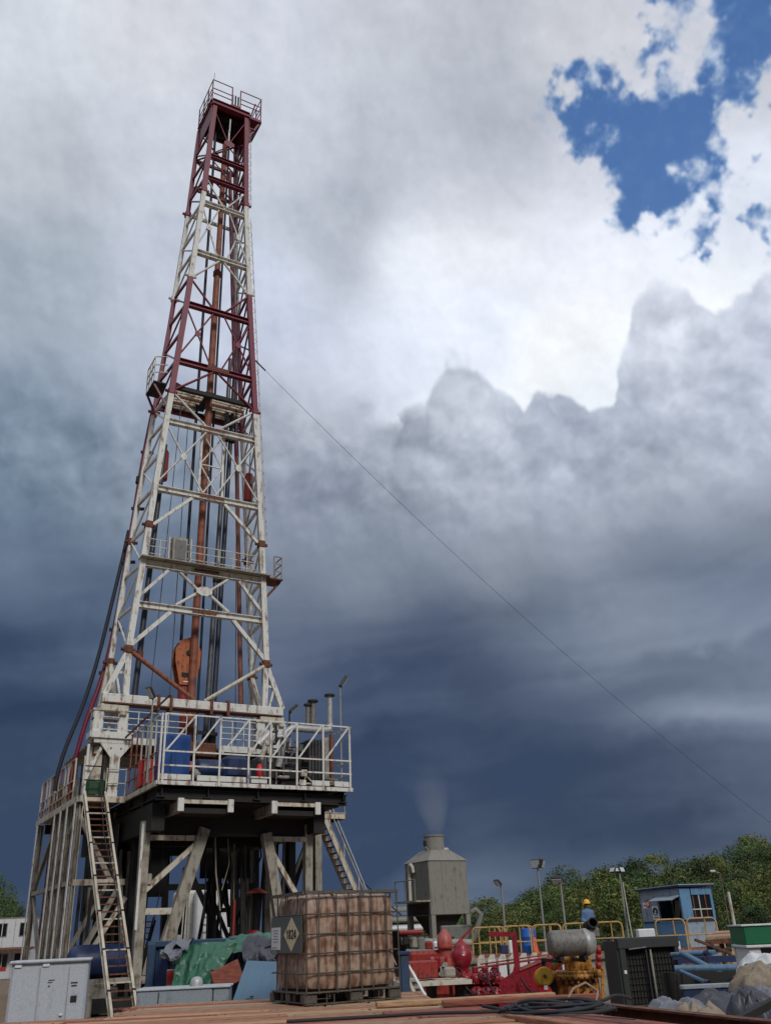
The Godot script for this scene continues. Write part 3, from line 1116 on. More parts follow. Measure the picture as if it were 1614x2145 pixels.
func build_crown(o: Node3D) -> void:
	var l := 2.0
	var r := 4.65
	var f := MV - 0.12
	var bk := MV + MD + 0.15
	for q in [[P(l, 53.62, f), P(r, 53.62, f)], [P(l, 53.62, bk), P(r, 53.62, bk)], [P(l, 53.62, f), P(l, 53.62, bk)], [P(r, 53.62, f), P(r, 53.62, bk)]]:
		part("crown_beam", geo().ibeam(q[0], q[1], 0.26, 0.42), M.red, o)
	part("crown_plate", geo().box(P((l + r) / 2, 53.86, (f + bk) / 2), Vector3(r - l, 0.05, bk - f)), M.red, o)
	for u in [l - 0.02, r + 0.02]:
		part("side_plate", geo().prism(PackedVector2Array([Vector2(-1.35, -1.6), Vector2(1.3, -1.6), Vector2(1.35, 0.2), Vector2(-1.3, 0.2), Vector2(-1.35, -0.5)]), P(u, 53.4, MV + MD * 0.5), Basis(Vector3(0, 0, -1), Vector3.UP, Vector3(1, 0, 0)), 0.05), M.red, o)
	# sheaves under the plate
	for k in 6:
		var u := 2.62 + k * 0.26
		var g := geo().lathe([Vector2(0.1, -0.06), Vector2(0.62, -0.06), Vector2(0.56, 0.0), Vector2(0.62, 0.06), Vector2(0.1, 0.06)], P(u, 53.1, MV + 1.35), Basis(Vector3(0, 1, 0), Vector3(1, 0, 0), Vector3(0, 0, 1)), 18)
		part("sheave", g, M.oily_and_shade, o)
	part("sheave_axle", geo().tube(P(2.2, 53.1, MV + 1.35), P(4.4, 53.1, MV + 1.35), 0.12), M.oily_and_shade, o)
	part("sheave_beam", geo().box(P(3.3, 53.3, MV + 0.6), Vector3(2.4, 0.5, 0.2)), M.oily_and_shade, o)
	part("sheave_beam", geo().box(P(3.3, 53.3, MV + 2.1), Vector3(2.4, 0.5, 0.2)), M.oily_and_shade, o)
	# platform on the right with its brackets
	part("side_deck", geo().box(P(5.05, 53.55, MV + 0.8), Vector3(0.9, 0.08, 1.9)), M.red, o)
	pb("deck_edge", M.red, o, P(4.6, 53.5, f), P(5.5, 53.5, f), 0.1, 0.22)
	pb("deck_edge", M.red, o, P(5.48, 53.5, f), P(5.48, 53.5, MV + 1.75), 0.1, 0.22)
	for q in 3:
		pb("bracket", M.red, o, P(5.4, 53.4, f + 0.1 + q * 0.75), P(4.6, 51.6, f + 0.3 + q * 0.75), 0.1, 0.1)
	pb("bracket", M.red, o, P(4.6, 52.6, f + 0.1), P(5.05, 52.6, f + 0.1), 0.08, 0.08)
	# rails: left return, two front panels with a gap, right return
	var posts := [[1.95, f], [1.95, f + 0.9], [1.95, f + 1.8], [1.95, bk], [3.35, f], [3.95, f], [5.45, f], [5.45, f + 0.9], [5.45, MV + 1.7]]
	for q: Array in posts:
		pb("rail_post", M.red, o, P(q[0], 53.7, q[1]), P(q[0], 55.72, q[1]), 0.07, 0.07)
	for h in [55.7, 54.9, 54.45]:
		pb("guard_rail", M.red, o, P(1.95, h, f), P(3.35, h, f), 0.05, 0.05)
		pb("guard_rail", M.red, o, P(3.95, h, f), P(5.45, h, f), 0.05, 0.05)
		pb("guard_rail", M.red, o, P(1.95, h, f), P(1.95, h, bk), 0.05, 0.05)
		pb("guard_rail", M.red, o, P(5.45, h, f), P(5.45, h, MV + 1.7), 0.05, 0.05)
	pb("guard_rail", M.red, o, P(4.75, 53.7, f), P(5.15, 55.4, f + 0.3), 0.07, 0.07)
	for u in [3.45, 3.66, 3.86]:
		pb("top_sheave_post", M.oily_and_shade, o, P(u, 53.7, f + 0.2), P(u, 55.25, f + 0.2), 0.09, 0.09)
	part("top_sheave_block", geo().cbox(P(3.66, 53.9, f + 0.25), Vector3(0.7, 0.7, 0.4), 0.05), M.red, o)
	pt("lightning_rod", M.wire, o, P(2.0, 55.7, f), P(2.02, 56.4, f), 0.016, 5)
	pt("hanging_lamp_bracket", M.white, o, P(3.3, 51.5, MV - 0.05), P(3.3, 52.6, MV - 0.1), 0.05)


func build_monkey_board(o: Node3D) -> void:
	# the racking board with its fingers, inside the mast at the second red band
	var h := 30.6
	var f := MV + 0.15
	for side in [-1, 1]:
		for k in 9:
			var v := f + 0.25 + k * 0.24
			var a := 0.95 if side < 0 else 3.35
			var b := 2.75 if side < 0 else 5.35
			pb("racking_finger", M.dirty_white if k % 3 else M.rust, o, P(a, h, v), P(b, h, v), 0.09, 0.1)
	pb("board_edge", M.oily_and_shade, o, P(0.7, h - 0.05, f), P(5.6, h - 0.05, f), 0.2, 0.24)
	pb("board_edge", M.oily_and_shade, o, P(0.6, h, f + 2.4), P(5.7, h, f + 2.4), 0.2, 0.22)
	pb("diving_board", M.oily_and_shade, o, P(2.95, h + 0.1, f), P(3.2, h + 0.5, f + 2.6), 0.5, 0.16)
	for u in [1.2, 1.9, 2.5, 4.0, 4.7]:
		pb("board_hanger", M.oily_and_shade, o, P(u, h, f + 2.4), P(u + 0.1, 32.2, f + 2.3), 0.07, 0.07)
	pb("board_hanger", M.red, o, P(1.3, 31.6, f + 1.2), P(2.6, 31.9, f + 2.2), 0.14, 0.14)
	# platform outside the left leg
	part("board_deck", geo().box(P(0.08, h - 0.05, MV + 0.85), Vector3(0.75, 0.08, 1.6)), M.oily_and_shade, o)
	for v in [MV + 0.1, MV + 0.6, MV + 1.1, MV + 1.6]:
		pb("rail_post", M.dirty_white, o, P(-0.28, h, v), P(-0.28, h + 1.6, v), 0.05, 0.05)
	for dh in [0.55, 1.05, 1.6]:
		pb("guard_rail", M.dirty_white, o, P(-0.28, h + dh, MV + 0.1), P(-0.28, h + dh, MV + 1.6), 0.05, 0.05)
		pb("guard_rail", M.dirty_white, o, P(-0.28, h + dh, MV + 0.1), P(0.45, h + dh + 0.2, MV + 0.1), 0.05, 0.05)
	pb("bracket", M.red, o, P(-0.25, h - 0.1, MV + 0.2), P(0.5, 29.2, MV + 0.1), 0.09, 0.1)
	pb("bracket", M.red, o, P(-0.25, h - 0.1, MV + 1.5), P(0.4, 29.2, MV + 1.6), 0.09, 0.1)


func build_walkway(o: Node3D) -> void:
	# the walkway on the lowest full beam, with rails and a small cabin
	var h := 19.9
	part("walkway_deck", geo().box(P(3.2, h, MV - 0.15), Vector3(6.9, 0.06, 0.75)), M.beam_grey, o)
	for k in 9:
		var u := 0.0 + k * 0.79
		pb("rail_post", M.dirty_white, o, P(u, h, MV + 0.18), P(u, h + 1.25, MV + 0.18), 0.045, 0.045)
	for dh in [0.45, 0.85, 1.25]:
		pb("guard_rail", M.dirty_white, o, P(0.0, h + dh, MV + 0.18), P(6.35, h + dh, MV + 0.18), 0.04, 0.04)
	var g := geo().cbox(P(1.75, h + 0.75, MV + 0.1), Vector3(0.78, 1.4, 0.5), 0.04)
	part("control_box", g, M.beam_grey, o)
	part("control_box_panel", geo().box(P(1.75, h + 0.75, MV - 0.165), Vector3(0.56, 1.05, 0.02)), M.steel, o)
	for du in [-0.55, 0.6]:
		pb("control_box_frame", M.dirty_white, o, P(1.75 + du, h, MV), P(1.75 + du, h + 1.5, MV), 0.07, 0.07)
	# basket outside the right leg
	part("basket_floor", geo().box(P(6.95, h - 0.1, MV + 0.2), Vector3(0.9, 0.07, 1.1)), M.rust, o)
	for q in [[7.35, -0.3], [7.35, 0.7], [6.9, -0.3]]:
		pb("rail_post", M.beam_grey, o, P(q[0], h - 0.1, MV + q[1]), P(q[0], h + 1.2, MV + q[1]), 0.06, 0.06)
	for dh in [0.35, 0.8, 1.2]:
		pb("guard_rail", M.beam_grey, o, P(6.9, h + dh, MV - 0.3), P(7.35, h + dh, MV - 0.3), 0.05, 0.05)
		pb("guard_rail", M.beam_grey, o, P(7.35, h + dh, MV - 0.3), P(7.35, h + dh, MV + 0.7), 0.05, 0.05)
	pb("bracket", M.rust, o, P(7.35, h - 0.15, MV), P(6.5, 18.7, MV), 0.1, 0.12)


func build_hoist() -> void:
	# travelling block and hook
	var o := rig_thing("travelling_block", "orange travelling block and red hook hanging inside the foot of the mast", "travelling block", Vector3(2.95, 13.2, 6.6))
	var zb := Basis(Vector3(1, 0, 0), Vector3(0, 1, 0), Vector3(0, 0, 1))
	var poly := PackedVector2Array([Vector2(-0.38, -1.3), Vector2(0.4, -1.3), Vector2(0.62, -0.2), Vector2(0.64, 0.5), Vector2(0.4, 1.0), Vector2(0.05, 1.18), Vector2(-0.42, 1.0), Vector2(-0.68, 0.5), Vector2(-0.66, -0.1)])
	part("cheek_plate", geo().prism(poly, P(2.95, 15.35, 6.3), zb, 0.07), M.orange, o)
	part("cheek_plate", geo().prism(poly, P(2.95, 15.35, 6.9), zb, 0.07), M.orange, o)
	for k in 4:
		part("sheave", geo().lathe([Vector2(0.1, -0.05), Vector2(0.6, -0.05), Vector2(0.52, 0.0), Vector2(0.6, 0.05), Vector2(0.1, 0.05)], P(2.95, 15.7, 6.39 + k * 0.14), Basis(Vector3(1, 0, 0), Vector3(0, 0, -1), Vector3(0, 1, 0)), 18), M.oily_and_shade, o)
	part("axle", geo().tube(P(2.95, 15.7, 6.2), P(2.95, 15.7, 7.0), 0.14, 0.14, 12), M.oily_and_shade, o)
	part("oil_opening", geo().box(P(2.95, 14.55, 6.25), Vector3(0.62, 0.22, 0.02)), M.oily_and_shade, o)
	part("white_band", geo().box(P(3.0, 14.2, 6.25), Vector3(0.5, 0.06, 0.03)), M.white, o)
	part("hook_body", geo().cbox(P(3.0, 13.55, 6.6), Vector3(0.72, 1.1, 0.5), 0.1), M.block_red, o)
	part("hook_shank", geo().lathe([Vector2(0.0, -0.5), Vector2(0.2, -0.45), Vector2(0.28, -0.1), Vector2(0.2, 0.4), Vector2(0.0, 0.4)], P(3.05, 12.6, 6.6), Basis.IDENTITY, 12), M.block_red, o)
	part("hook", geo().cbox(P(3.12, 11.9, 6.6), Vector3(0.62, 1.4, 0.45), 0.1), M.block_red, o)
	# brown standpipe in line with the middle of the mast
	o = rig_thing("kelly_pipe", "long brown steel pipe standing upright along the middle of the mast", "pipe", Vector3(3.25, 8.4, 6.1))
	var hs := [8.4, 20.3, 26.0, 33.0, 40.0, 46.0, 51.0]
	for i in hs.size() - 1:
		var u0 := 3.18 + 0.1 * i / 6.0
		var u1 := 3.18 + 0.1 * (i + 1) / 6.0
		var v0: float = 6.3 - 0.6 * (hs[i] - 8.4) / 42.0
		var v1: float = 6.3 - 0.6 * (hs[i + 1] - 8.4) / 42.0
		part("pipe_joint", geo().tube(P(u0, hs[i], v0), P(u1, hs[i + 1], v1), 0.205 if i < 4 else 0.18, 0.195 if i < 4 else 0.17, 12), M.brown, o)
		if i > 0:
			part("collar", geo().tube(P(u0, hs[i] - 0.16, v0), P(u0, hs[i] + 0.16, v0), 0.25, 0.25, 12), M.rust, o)
	part("drill_floor_sleeve", geo().tube(P(3.18, 9.9, 6.3), P(3.18, 11.9, 6.3), 0.3, 0.3, 12), M.rust, o)
	# two stands of dark drill pipe
	for k in 2:
		o = rig_thing("drill_pipe_stand", ["thick dark drill pipe standing just right of the brown pipe", "dark drill pipe standing second to the right of the brown pipe"][k], "drill pipe", Vector3(4.15 + k * 0.36, 10.9, 6.6), "dark drill pipes racked in the mast")
		part("pipe_body", geo().tube(P(4.1 + k * 0.36, 10.9, 6.5 + k * 0.1), P(4.62 + k * 0.3, 34.5 - k, 6.6), 0.15 - k * 0.01, 0.13, 10), M.dark_pipe if k else M.steel, o)
		for h in [11.3, 20.2, 29.0]:
			var f: float = (h - 10.9) / 23.6
			part("tool_joint", geo().tube(P(4.1 + k * 0.36 + 0.5 * f, h - 0.35, 6.5), P(4.1 + k * 0.36 + 0.52 * f, h + 0.35, 6.5), 0.19, 0.19, 10), M.oily_and_shade, o)
	# blue-black hoist lines
	var lines := [[2.58, 16.4, 6.5, 2.75, 52.5, 6.3, 0.085], [3.75, 11.5, 6.9, 3.75, 52.5, 6.3, 0.07]]
	for k in 2:
		var q: Array = lines[k]
		rb = Vector3(q[0], q[1], q[2])
		solo("hoist_line", geo().tube(P(q[0], q[1], q[2]), P(q[3], q[4], q[5]), q[6], q[6], 7), M.hose, ["dark bundle of hoist lines running from crown to travelling block", "dark hoist line just behind the brown pipe on its right"][k], "hoist line", R(rb), YAW)
	var ropes := [[1.0, 11.2, 6.0, 1.6, 30.0, 6.0], [1.9, 11.2, 5.6, 2.0, 29.0, 5.8], [5.5, 11.2, 6.0, 4.35, 50.0, 6.0], [5.9, 11.2, 5.8, 4.0, 45.0, 6.0]]
	var said := ["thin wire rope hanging left of the travelling block nearest the left leg", "thin wire rope hanging midway between left leg and travelling block", "thin wire rope hanging right of the drill pipes nearest to them", "thin wire rope hanging nearest the right leg of the mast"]
	for k in 4:
		var q: Array = ropes[k]
		rb = Vector3(q[0], q[1], q[2])
		solo("wire_rope", geo().tube(P(q[0], q[1], q[2]), P(q[3], q[4], q[5]), 0.022, 0.022, 5), M.wire, said[k], "wire rope", R(rb), YAW, "thin ropes hanging in the mast")
	# red counterweights
	for k in 2:
		var c: Vector3 = [Vector3(0.86, 25.95, 6.0), Vector3(6.0, 25.9, 6.5)][k]
		o = rig_thing("counterweight", ["red cylindrical counterweight hanging beside the left mast leg", "red cylindrical counterweight hanging beside the right mast leg"][k], "counterweight", c - Vector3(0, 0.9, 0), "red counterweights in the mast")
		part("weight", geo().lathe([Vector2(0.0, -0.9), Vector2(0.24, -0.9), Vector2(0.26, -0.8), Vector2(0.26, 0.75), Vector2(0.2, 0.9), Vector2(0.0, 0.9)], P(c.x, c.y, c.z), Basis.IDENTITY, 14), M.block_red, o)
		part("rope", geo().tube(P(c.x, c.y + 0.9, c.z), P(c.x + 0.1, 29.9, c.z), 0.03, 0.03, 5), M.wire, o)
	# dark pipe beside the left leg
	o = rig_thing("leg_standpipe", "dark upright standpipe just inside the left mast leg", "pipe", Vector3(0.35, 12.9, 5.6))
	part("pipe_body", geo().tube(P(0.2, 12.9, 5.6), P(0.75, 27.0, 5.6), 0.15, 0.14, 10), M.dark_pipe, o)
	part("collar", geo().tube(P(0.28, 15.0, 5.6), P(0.29, 15.3, 5.6), 0.19, 0.19, 10), M.rust, o)
	o = rig_thing("right_standpipe", "brown pipe running up beside the right rear mast leg", "pipe", Vector3(5.95, 12.9, 6.6))
	part("pipe_body", geo().tube(P(6.1, 12.9, 6.9), P(5.35, 28.0, 6.9), 0.13, 0.13, 10), M.brown, o)
	part("upper_pipe", geo().tube(P(5.35, 28.0, 6.9), P(4.1, 50.0, 6.9), 0.14, 0.13, 10), M.red, o)
	# hoses down the left side
	var hp := [[Vector3(0.54, 30.8, 8.0), Vector3(0.2, 27.2, 8.0), Vector3(-0.1, 22.7, 8.0), Vector3(-0.63, 16.0, 8.0), Vector3(-1.55, 11.6, 8.0), Vector3(-1.85, 8.8, 8.2)], [Vector3(-0.2, 22.7, 8.1), Vector3(-0.6, 19.4, 8.1), Vector3(-1.35, 14.3, 8.1), Vector3(-2.3, 10.6, 8.1), Vector3(-2.45, 9.0, 8.2)]]
	for k in 2:
		var src: Array = hp[k]
		var cv := Curve3D.new()
		rb = src[-1]
		for q: Vector3 in src:
			cv.add_point(P(q.x, q.y, q.z))
		for i in range(1, cv.point_count - 1):
			var t := (cv.get_point_position(i + 1) - cv.get_point_position(i - 1)) * 0.2
			cv.set_point_in(i, -t)
			cv.set_point_out(i, t)
		cv.bake_interval = 0.8
		o = rig_thing("mud_hose", ["red brown mud pipe running down outside the left mast leg", "dark blue rubber hose curving down outside the left mast leg"][k], "hose", rb)
		part("hose_body", geo().path(cv.get_baked_points(), 0.11 if k == 0 else 0.1, 8), M.red if k == 0 else M.hose, o)
		if k == 0:
			for h: Array in [[0.24, 27.6, 8.0], [0.0, 24.0, 8.0], [-0.25, 20.8, 8.0], [-0.55, 17.0, 8.0], [-0.85, 14.7, 8.0]]:
				part("pipe_clamp", geo().bar(P(h[0] - 0.2, h[1], h[2]), P(h[0] + 0.5, h[1] + 0.05, h[2] - 0.1), 0.1, 0.16), M.oily_and_shade, o)
			part("hose_flange", geo().tube(P(0.08, 25.6, 8.0), P(0.11, 26.0, 8.0), 0.19, 0.19, 10), M.oily_and_shade, o)
	# guy wire
	var a := R(Vector3(5.62, 33.7, 5.0))
	var b := at(1614, 1725, 66.0)
	var b2 := at(541, 755, 30.0)
	b2 = a
	var wpts := PackedVector3Array()
	for i in 25:
		var t := i / 24.0
		var q := b2.lerp(b, t)
		q.y -= 4.0 * t * (1.0 - t) * 1.2
		wpts.append(q - a)
	o = thing("guy_wire", "single steel guy wire running from the mast down to the right", "guy wire", a)
	part("wire", geo().path(wpts, 0.012, 5), M.wire, o)
	part("turnbuckle", geo().tube(wpts[0], wpts[0].lerp(wpts[1], 0.4), 0.045, 0.045, 7), M.oily_and_shade, o)


# ---------------------------------------------------------------- substructure and floors
func build_substructure() -> void:
	var UPV := Vector3(0, 0, 1)
	var o := rig_thing("rig_substructure", "dirty white steel substructure carrying the rig floors on columns and diagonal legs", "rig substructure", Vector3(3.5, 0.0, 6.0))
	# base boxes on the ground
	for u in [-1.9, 0.5, 7.6, 9.6]:
		part("base_box", geo().cbox(P(u, 0.4, 7.6), Vector3(0.7, 0.8, 13.0), 0.04), M.beam_grey, o)
	for v in [1.9, 7.5, 13.0]:
		part("base_tie", geo().box(P(3.8, 0.35, v), Vector3(10.6, 0.5, 0.35)), M.oily_and_shade, o)
	# front platform: deck, edge and underside
	part("front_deck", geo().box(P(4.4, 8.36, 2.4), Vector3(8.9, 0.06, 4.9)), M.oily_and_shade, o)
	part("edge_beam", geo().box(P(4.4, 8.27, -0.03), Vector3(8.95, 0.16, 0.12)), M.white, o)
	var joints := [0.0, 1.43, 1.6, 3.84, 4.0, 4.84, 6.25, 7.4, 7.6, 8.8]
	for q in [[0.05, 1.35], [1.62, 3.75], [4.0, 4.72], [6.25, 6.55], [6.85, 7.7], [7.95, 8.75]]:
		part("toe_board", geo().box(P((q[0] + q[1]) * 0.5, 8.5, -0.06), Vector3(q[1] - q[0], 0.22, 0.05)), M.white, o)
	part("edge_beam", geo().box(P(-0.03, 8.24, 2.4), Vector3(0.12, 0.2, 4.7)), M.dirty_white, o)
	for u in [0.25, 2.2, 4.4, 6.6, 8.5]:
		part("floor_beam", geo().ibeam(P(u, 7.98, 0.1), P(u, 7.98, 13.6), 0.32, 0.5), M.oily_and_shade, o)
	for v in [0.35, 2.4, 4.6, 6.8, 9.0, 11.2, 13.4]:
		part("floor_beam", geo().ibeam(P(-1.8, 7.86, v) if v > 4.6 else P(0.1, 7.86, v), P(8.7, 7.86, v), 0.3, 0.44), M.oily_and_shade, o)
	# heavy girders and pan under the floor, under-floor shade put into their black
	part("main_girder", geo().box(P(0.45, 7.1, 7.4), Vector3(0.55, 1.1, 12.6)), M.oily_and_shade, o)
	part("main_girder", geo().box(P(7.75, 7.1, 7.4), Vector3(0.55, 1.1, 12.6)), M.oily_and_shade, o)
	part("cross_girder", geo().box(P(4.1, 6.9, 2.2), Vector3(7.0, 0.85, 0.4)), M.oily_and_shade, o)
	part("cross_girder", geo().box(P(4.1, 6.95, 6.6), Vector3(7.0, 1.0, 0.45)), M.oily_and_shade, o)
	part("cross_girder", geo().box(P(4.1, 7.0, 12.6), Vector3(7.0, 0.9, 0.4)), M.oily_and_shade, o)
	part("shaded_pan", geo().box(P(4.4, 7.6, 3.4), Vector3(8.0, 0.04, 6.0)), M.oily_and_shade, o)
	# square bracket frames that hang out at the front
	for q in [[1.05, 3.18], [5.15, 7.2]]:
		for e in 2:
			part("bracket_end", geo().cbox(P(q[e], 7.45, 0.1), Vector3(0.26, 0.52, 0.1), 0.015), M.white, o)
			part("bracket_arm", geo().box(P(q[e], 7.43, 1.2), Vector3(0.24, 0.5, 2.06)), M.oily_and_shade if e == 1 else M.beam_grey, o)
		part("bracket_bar", geo().box(P((q[0] + q[1]) * 0.5, 7.58, 0.16), Vector3(q[1] - q[0] - 0.27, 0.15, 0.14)), M.dirty_white, o)
		part("bracket_pan", geo().box(P((q[0] + q[1]) * 0.5, 7.25, 0.9), Vector3(q[1] - q[0] - 0.27, 0.2, 1.3)), M.oily_and_shade, o)
	# front frame at v = 2
	var fv := 2.0
	pb("front_column", M.beam_grey, o, P(0.24, 0.8, fv), P(0.2, 7.0, fv), 0.36, 0.34, UPV)
	part("column_flange", geo().box(P(0.05, 4.9, fv - 0.18), Vector3(0.1, 4.0, 0.06)), M.white, o)
	pb("front_column", M.beam_grey, o, P(7.56, 0.8, fv), P(7.6, 7.0, fv), 0.34, 0.34, UPV)
	pb("front_diagonal", M.beam_grey, o, P(0.85, 0.8, fv - 0.05), P(2.72, 6.75, fv - 0.05), 0.46, 0.34, UPV)
	pb("front_brace", M.dirty_white, o, P(0.3, 4.3, fv - 0.02), P(2.35, 6.1, fv - 0.02), 0.2, 0.2)
	pb("front_tie", M.dirty_white, o, P(0.35, 3.56, fv), P(1.65, 3.56, fv), 0.2, 0.24)
	pb("front_tie", M.dirty_white, o, P(0.35, 6.36, fv), P(2.45, 6.36, fv), 0.2, 0.2)
	pb("front_tie", M.dirty_white, o, P(7.5, 6.36, fv), P(5.6, 6.36, fv), 0.2, 0.2)
	pb("front_diagonal", M.beam_grey, o, P(6.7, 0.8, fv - 0.05), P(5.55, 6.6, fv - 0.05), 0.44, 0.34, UPV)
	pb("front_brace", M.dirty_white, o, P(5.75, 5.9, fv - 0.1), P(7.5, 3.3, fv - 0.1), 0.2, 0.2)
	part("column_lug", geo().cbox(P(0.48, 4.75, fv - 0.1), Vector3(0.2, 0.45, 0.2), 0.05), M.beam_grey, o)
	# hoses and chains that hang under the floor
	rng.seed = 626
	for i in 12:
		var hu := rng.randf_range(0.8, 7.4)
		var hv := rng.randf_range(2.6, 6.0)
		var hl := rng.randf_range(0.8, 3.6)
		part("hanging_hose", geo().path(PackedVector3Array([P(hu, 6.5, hv), P(hu + 0.1, 6.5 - hl * 0.5, hv), P(hu + rng.randf_range(-0.3, 0.4), 6.5 - hl, hv + 0.1)]), rng.randf_range(0.02, 0.045), 6), M.hose if i % 3 else M.beam_grey, o)
	# left row of columns (flanged)
	for v in [5.05, 6.7, 8.1, 9.5, 13.9]:
		# web and two flanges, shading contrast put into their paler colour
		part("side_column", geo().box(P(-1.92, 4.45, v), Vector3(0.05, 7.3, 0.3)), M.beam_grey, o)
		part("column_face", geo().box(P(-1.9, 4.45, v + 0.02), Vector3(0.26, 7.3, 0.03)), M.beam_grey, o)
		for e in [-0.155, 0.155]:
			part("column_flange", geo().box(P(-1.95 + e, 4.45, v), Vector3(0.035, 7.3, 0.24)), M.white if e < 0.0 else M.dirty_white, o)
	part("side_column", geo().ibeam(P(-1.5, 0.8, 12.2), P(-1.5, 8.1, 12.2), 0.4, 0.36, UPV, 0.04), M.brown, o)
	pb("side_tie", M.beam_grey, o, P(-1.95, 4.85, 5.0), P(-1.95, 4.85, 14.0), 0.16, 0.18)
	pb("side_tie", M.dirty_white, o, P(-1.9, 4.85, 5.05), P(0.3, 4.85, 5.05), 0.2, 0.24)
	pb("side_brace", M.beam_grey, o, P(-1.9, 7.6, 5.1), P(-0.3, 4.9, 5.1), 0.2, 0.2)
	pb("side_brace", M.beam_grey, o, P(-1.9, 0.9, 5.1), P(0.1, 4.7, 5.1), 0.2, 0.2)
	pb("side_brace", M.beam_grey, o, P(-1.9, 1.6, 6.1), P(-0.2, 4.8, 6.1), 0.16, 0.16)
	pb("side_brace", M.dirty_white, o, P(-1.8, 1.0, 4.3), P(0.2, 4.2, 4.3), 0.16, 0.16)
	for q in [[5.2, 9.3], [9.6, 13.8]]:
		pb("side_brace", M.beam_grey, o, P(-1.9, 1.0, q[0]), P(-1.9, 4.8, q[1]), 0.16, 0.16)
		pb("side_brace", M.beam_grey, o, P(-1.9, 5.0, q[1]), P(-1.9, 7.9, q[0]), 0.16, 0.16)
	# inner columns, shade put into the colour of the dark ones
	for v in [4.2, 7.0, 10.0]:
		part("inner_column", geo().ibeam(P(0.45, 0.8, v), P(0.45, 6.6, v), 0.34, 0.36, UPV, 0.04), M.oily_and_shade, o)
		part("inner_column", geo().ibeam(P(7.75, 0.8, v), P(7.75, 6.6, v), 0.34, 0.36, UPV, 0.04), M.beam_grey if v > 4.5 else M.oily_and_shade, o)
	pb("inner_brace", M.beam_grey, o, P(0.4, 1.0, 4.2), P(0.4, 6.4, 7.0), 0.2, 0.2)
	pb("inner_brace", M.oily_and_shade, o, P(0.4, 6.4, 7.2), P(0.4, 1.0, 10.0), 0.2, 0.2)
	part("shade_plate", geo().box(P(0.62, 4.4, 5.6), Vector3(0.05, 4.2, 2.4)), M.oily_and_shade, o)  # added plate, its black stands for shade
	# dark plates added to deepen the shade under the floor, and posts
	part("shade_plate", geo().box(P(1.55, 4.3, 9.4), Vector3(2.1, 4.6, 0.06)), M.oily_and_shade, o)
	part("shade_plate", geo().box(P(2.3, 5.6, 11.2), Vector3(3.4, 2.2, 0.06)), M.oily_and_shade, o)
	part("shade_plate", geo().box(P(0.0, 5.4, 8.6), Vector3(0.05, 3.8, 6.0)), M.oily_and_shade, o)
	part("shade_plate", geo().box(P(6.3, 5.9, 9.0), Vector3(2.6, 1.4, 0.06)), M.oily_and_shade, o)
	rng.seed = 717
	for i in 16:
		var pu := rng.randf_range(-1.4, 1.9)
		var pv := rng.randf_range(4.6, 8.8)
		var pm: Material = [M.oily_and_shade, M.steel, M.beam_grey, M.oily_and_shade, M.dark_pipe][i % 5]
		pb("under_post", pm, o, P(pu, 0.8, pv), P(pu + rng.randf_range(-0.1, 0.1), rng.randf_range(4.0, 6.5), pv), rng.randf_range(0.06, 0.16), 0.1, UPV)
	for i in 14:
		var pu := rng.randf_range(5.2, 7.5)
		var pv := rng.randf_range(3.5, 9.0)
		var pm: Material = [M.oily_and_shade, M.steel, M.oily_and_shade, M.beam_grey][i % 4]
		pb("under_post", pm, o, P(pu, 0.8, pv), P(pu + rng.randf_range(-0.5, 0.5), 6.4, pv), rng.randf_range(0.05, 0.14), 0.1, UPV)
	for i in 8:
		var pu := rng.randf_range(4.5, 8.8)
		pb("under_brace", M.oily_and_shade, o, P(pu, rng.randf_range(1.0, 3.0), 10.2), P(pu + rng.randf_range(-1.4, 1.4), rng.randf_range(4.5, 6.4), 10.2), 0.14, 0.14)
	# rear trusses, silhouette dark against the sky put into the colour
	var bv := 12.4
	for u in [4.3, 6.75, 8.1, 9.3]:
		pb("rear_column", M.oily_and_shade, o, P(u + 0.1, 0.8, bv), P(u, 7.0, bv), 0.4 if u > 7.0 and u < 9.0 else 0.28, 0.3, UPV)
	pb("rear_tie", M.oily_and_shade, o, P(4.3, 5.0, bv), P(9.3, 5.0, bv), 0.25, 0.3)
	pb("rear_tie", M.oily_and_shade, o, P(6.75, 3.85, bv), P(9.3, 3.85, bv), 0.2, 0.22)
	pb("rear_brace", M.oily_and_shade, o, P(5.6, 5.8, bv), P(8.0, 1.4, bv), 0.22, 0.22)
	pb("rear_brace", M.oily_and_shade, o, P(6.2, 6.6, bv), P(8.6, 2.6, bv), 0.2, 0.2)
	pb("rear_brace", M.oily_and_shade, o, P(7.2, 6.6, bv), P(9.4, 2.2, bv), 0.2, 0.2)
	pb("rear_brace", M.oily_and_shade, o, P(7.0, 4.2, bv), P(8.5, 1.2, bv), 0.18, 0.18)
	pb("rear_brace", M.oily_and_shade, o, P(5.5, 5.1, bv), P(5.4, 2.4, bv), 0.06, 0.06, UPV)
	# right row of columns
	for v in [4.8, 8.1, 13.0]:
		part("side_column", geo().ibeam(P(9.4, 0.8, v), P(9.4, 8.1, v), 0.34, 0.34, UPV, 0.04), M.beam_grey, o)
	pb("side_brace", M.oily_and_shade, o, P(9.4, 7.6, 5.0), P(9.4, 4.0, 8.0), 0.16, 0.16)
	pb("side_brace", M.beam_grey, o, P(7.8, 4.2, 4.8), P(9.3, 7.6, 4.8), 0.14, 0.14)
	pb("side_brace", M.beam_grey, o, P(7.9, 3.4, 6.4), P(9.0, 7.4, 6.4), 0.12, 0.12)
	# side walkways at floor height
	part("left_walkway", geo().box(P(-1.0, 8.27, 9.6), Vector3(2.05, 0.08, 9.6)), M.beam_grey, o)
	part("edge_beam", geo().box(P(-2.06, 8.22, 9.6), Vector3(0.1, 0.26, 9.6)), M.dirty_white, o)
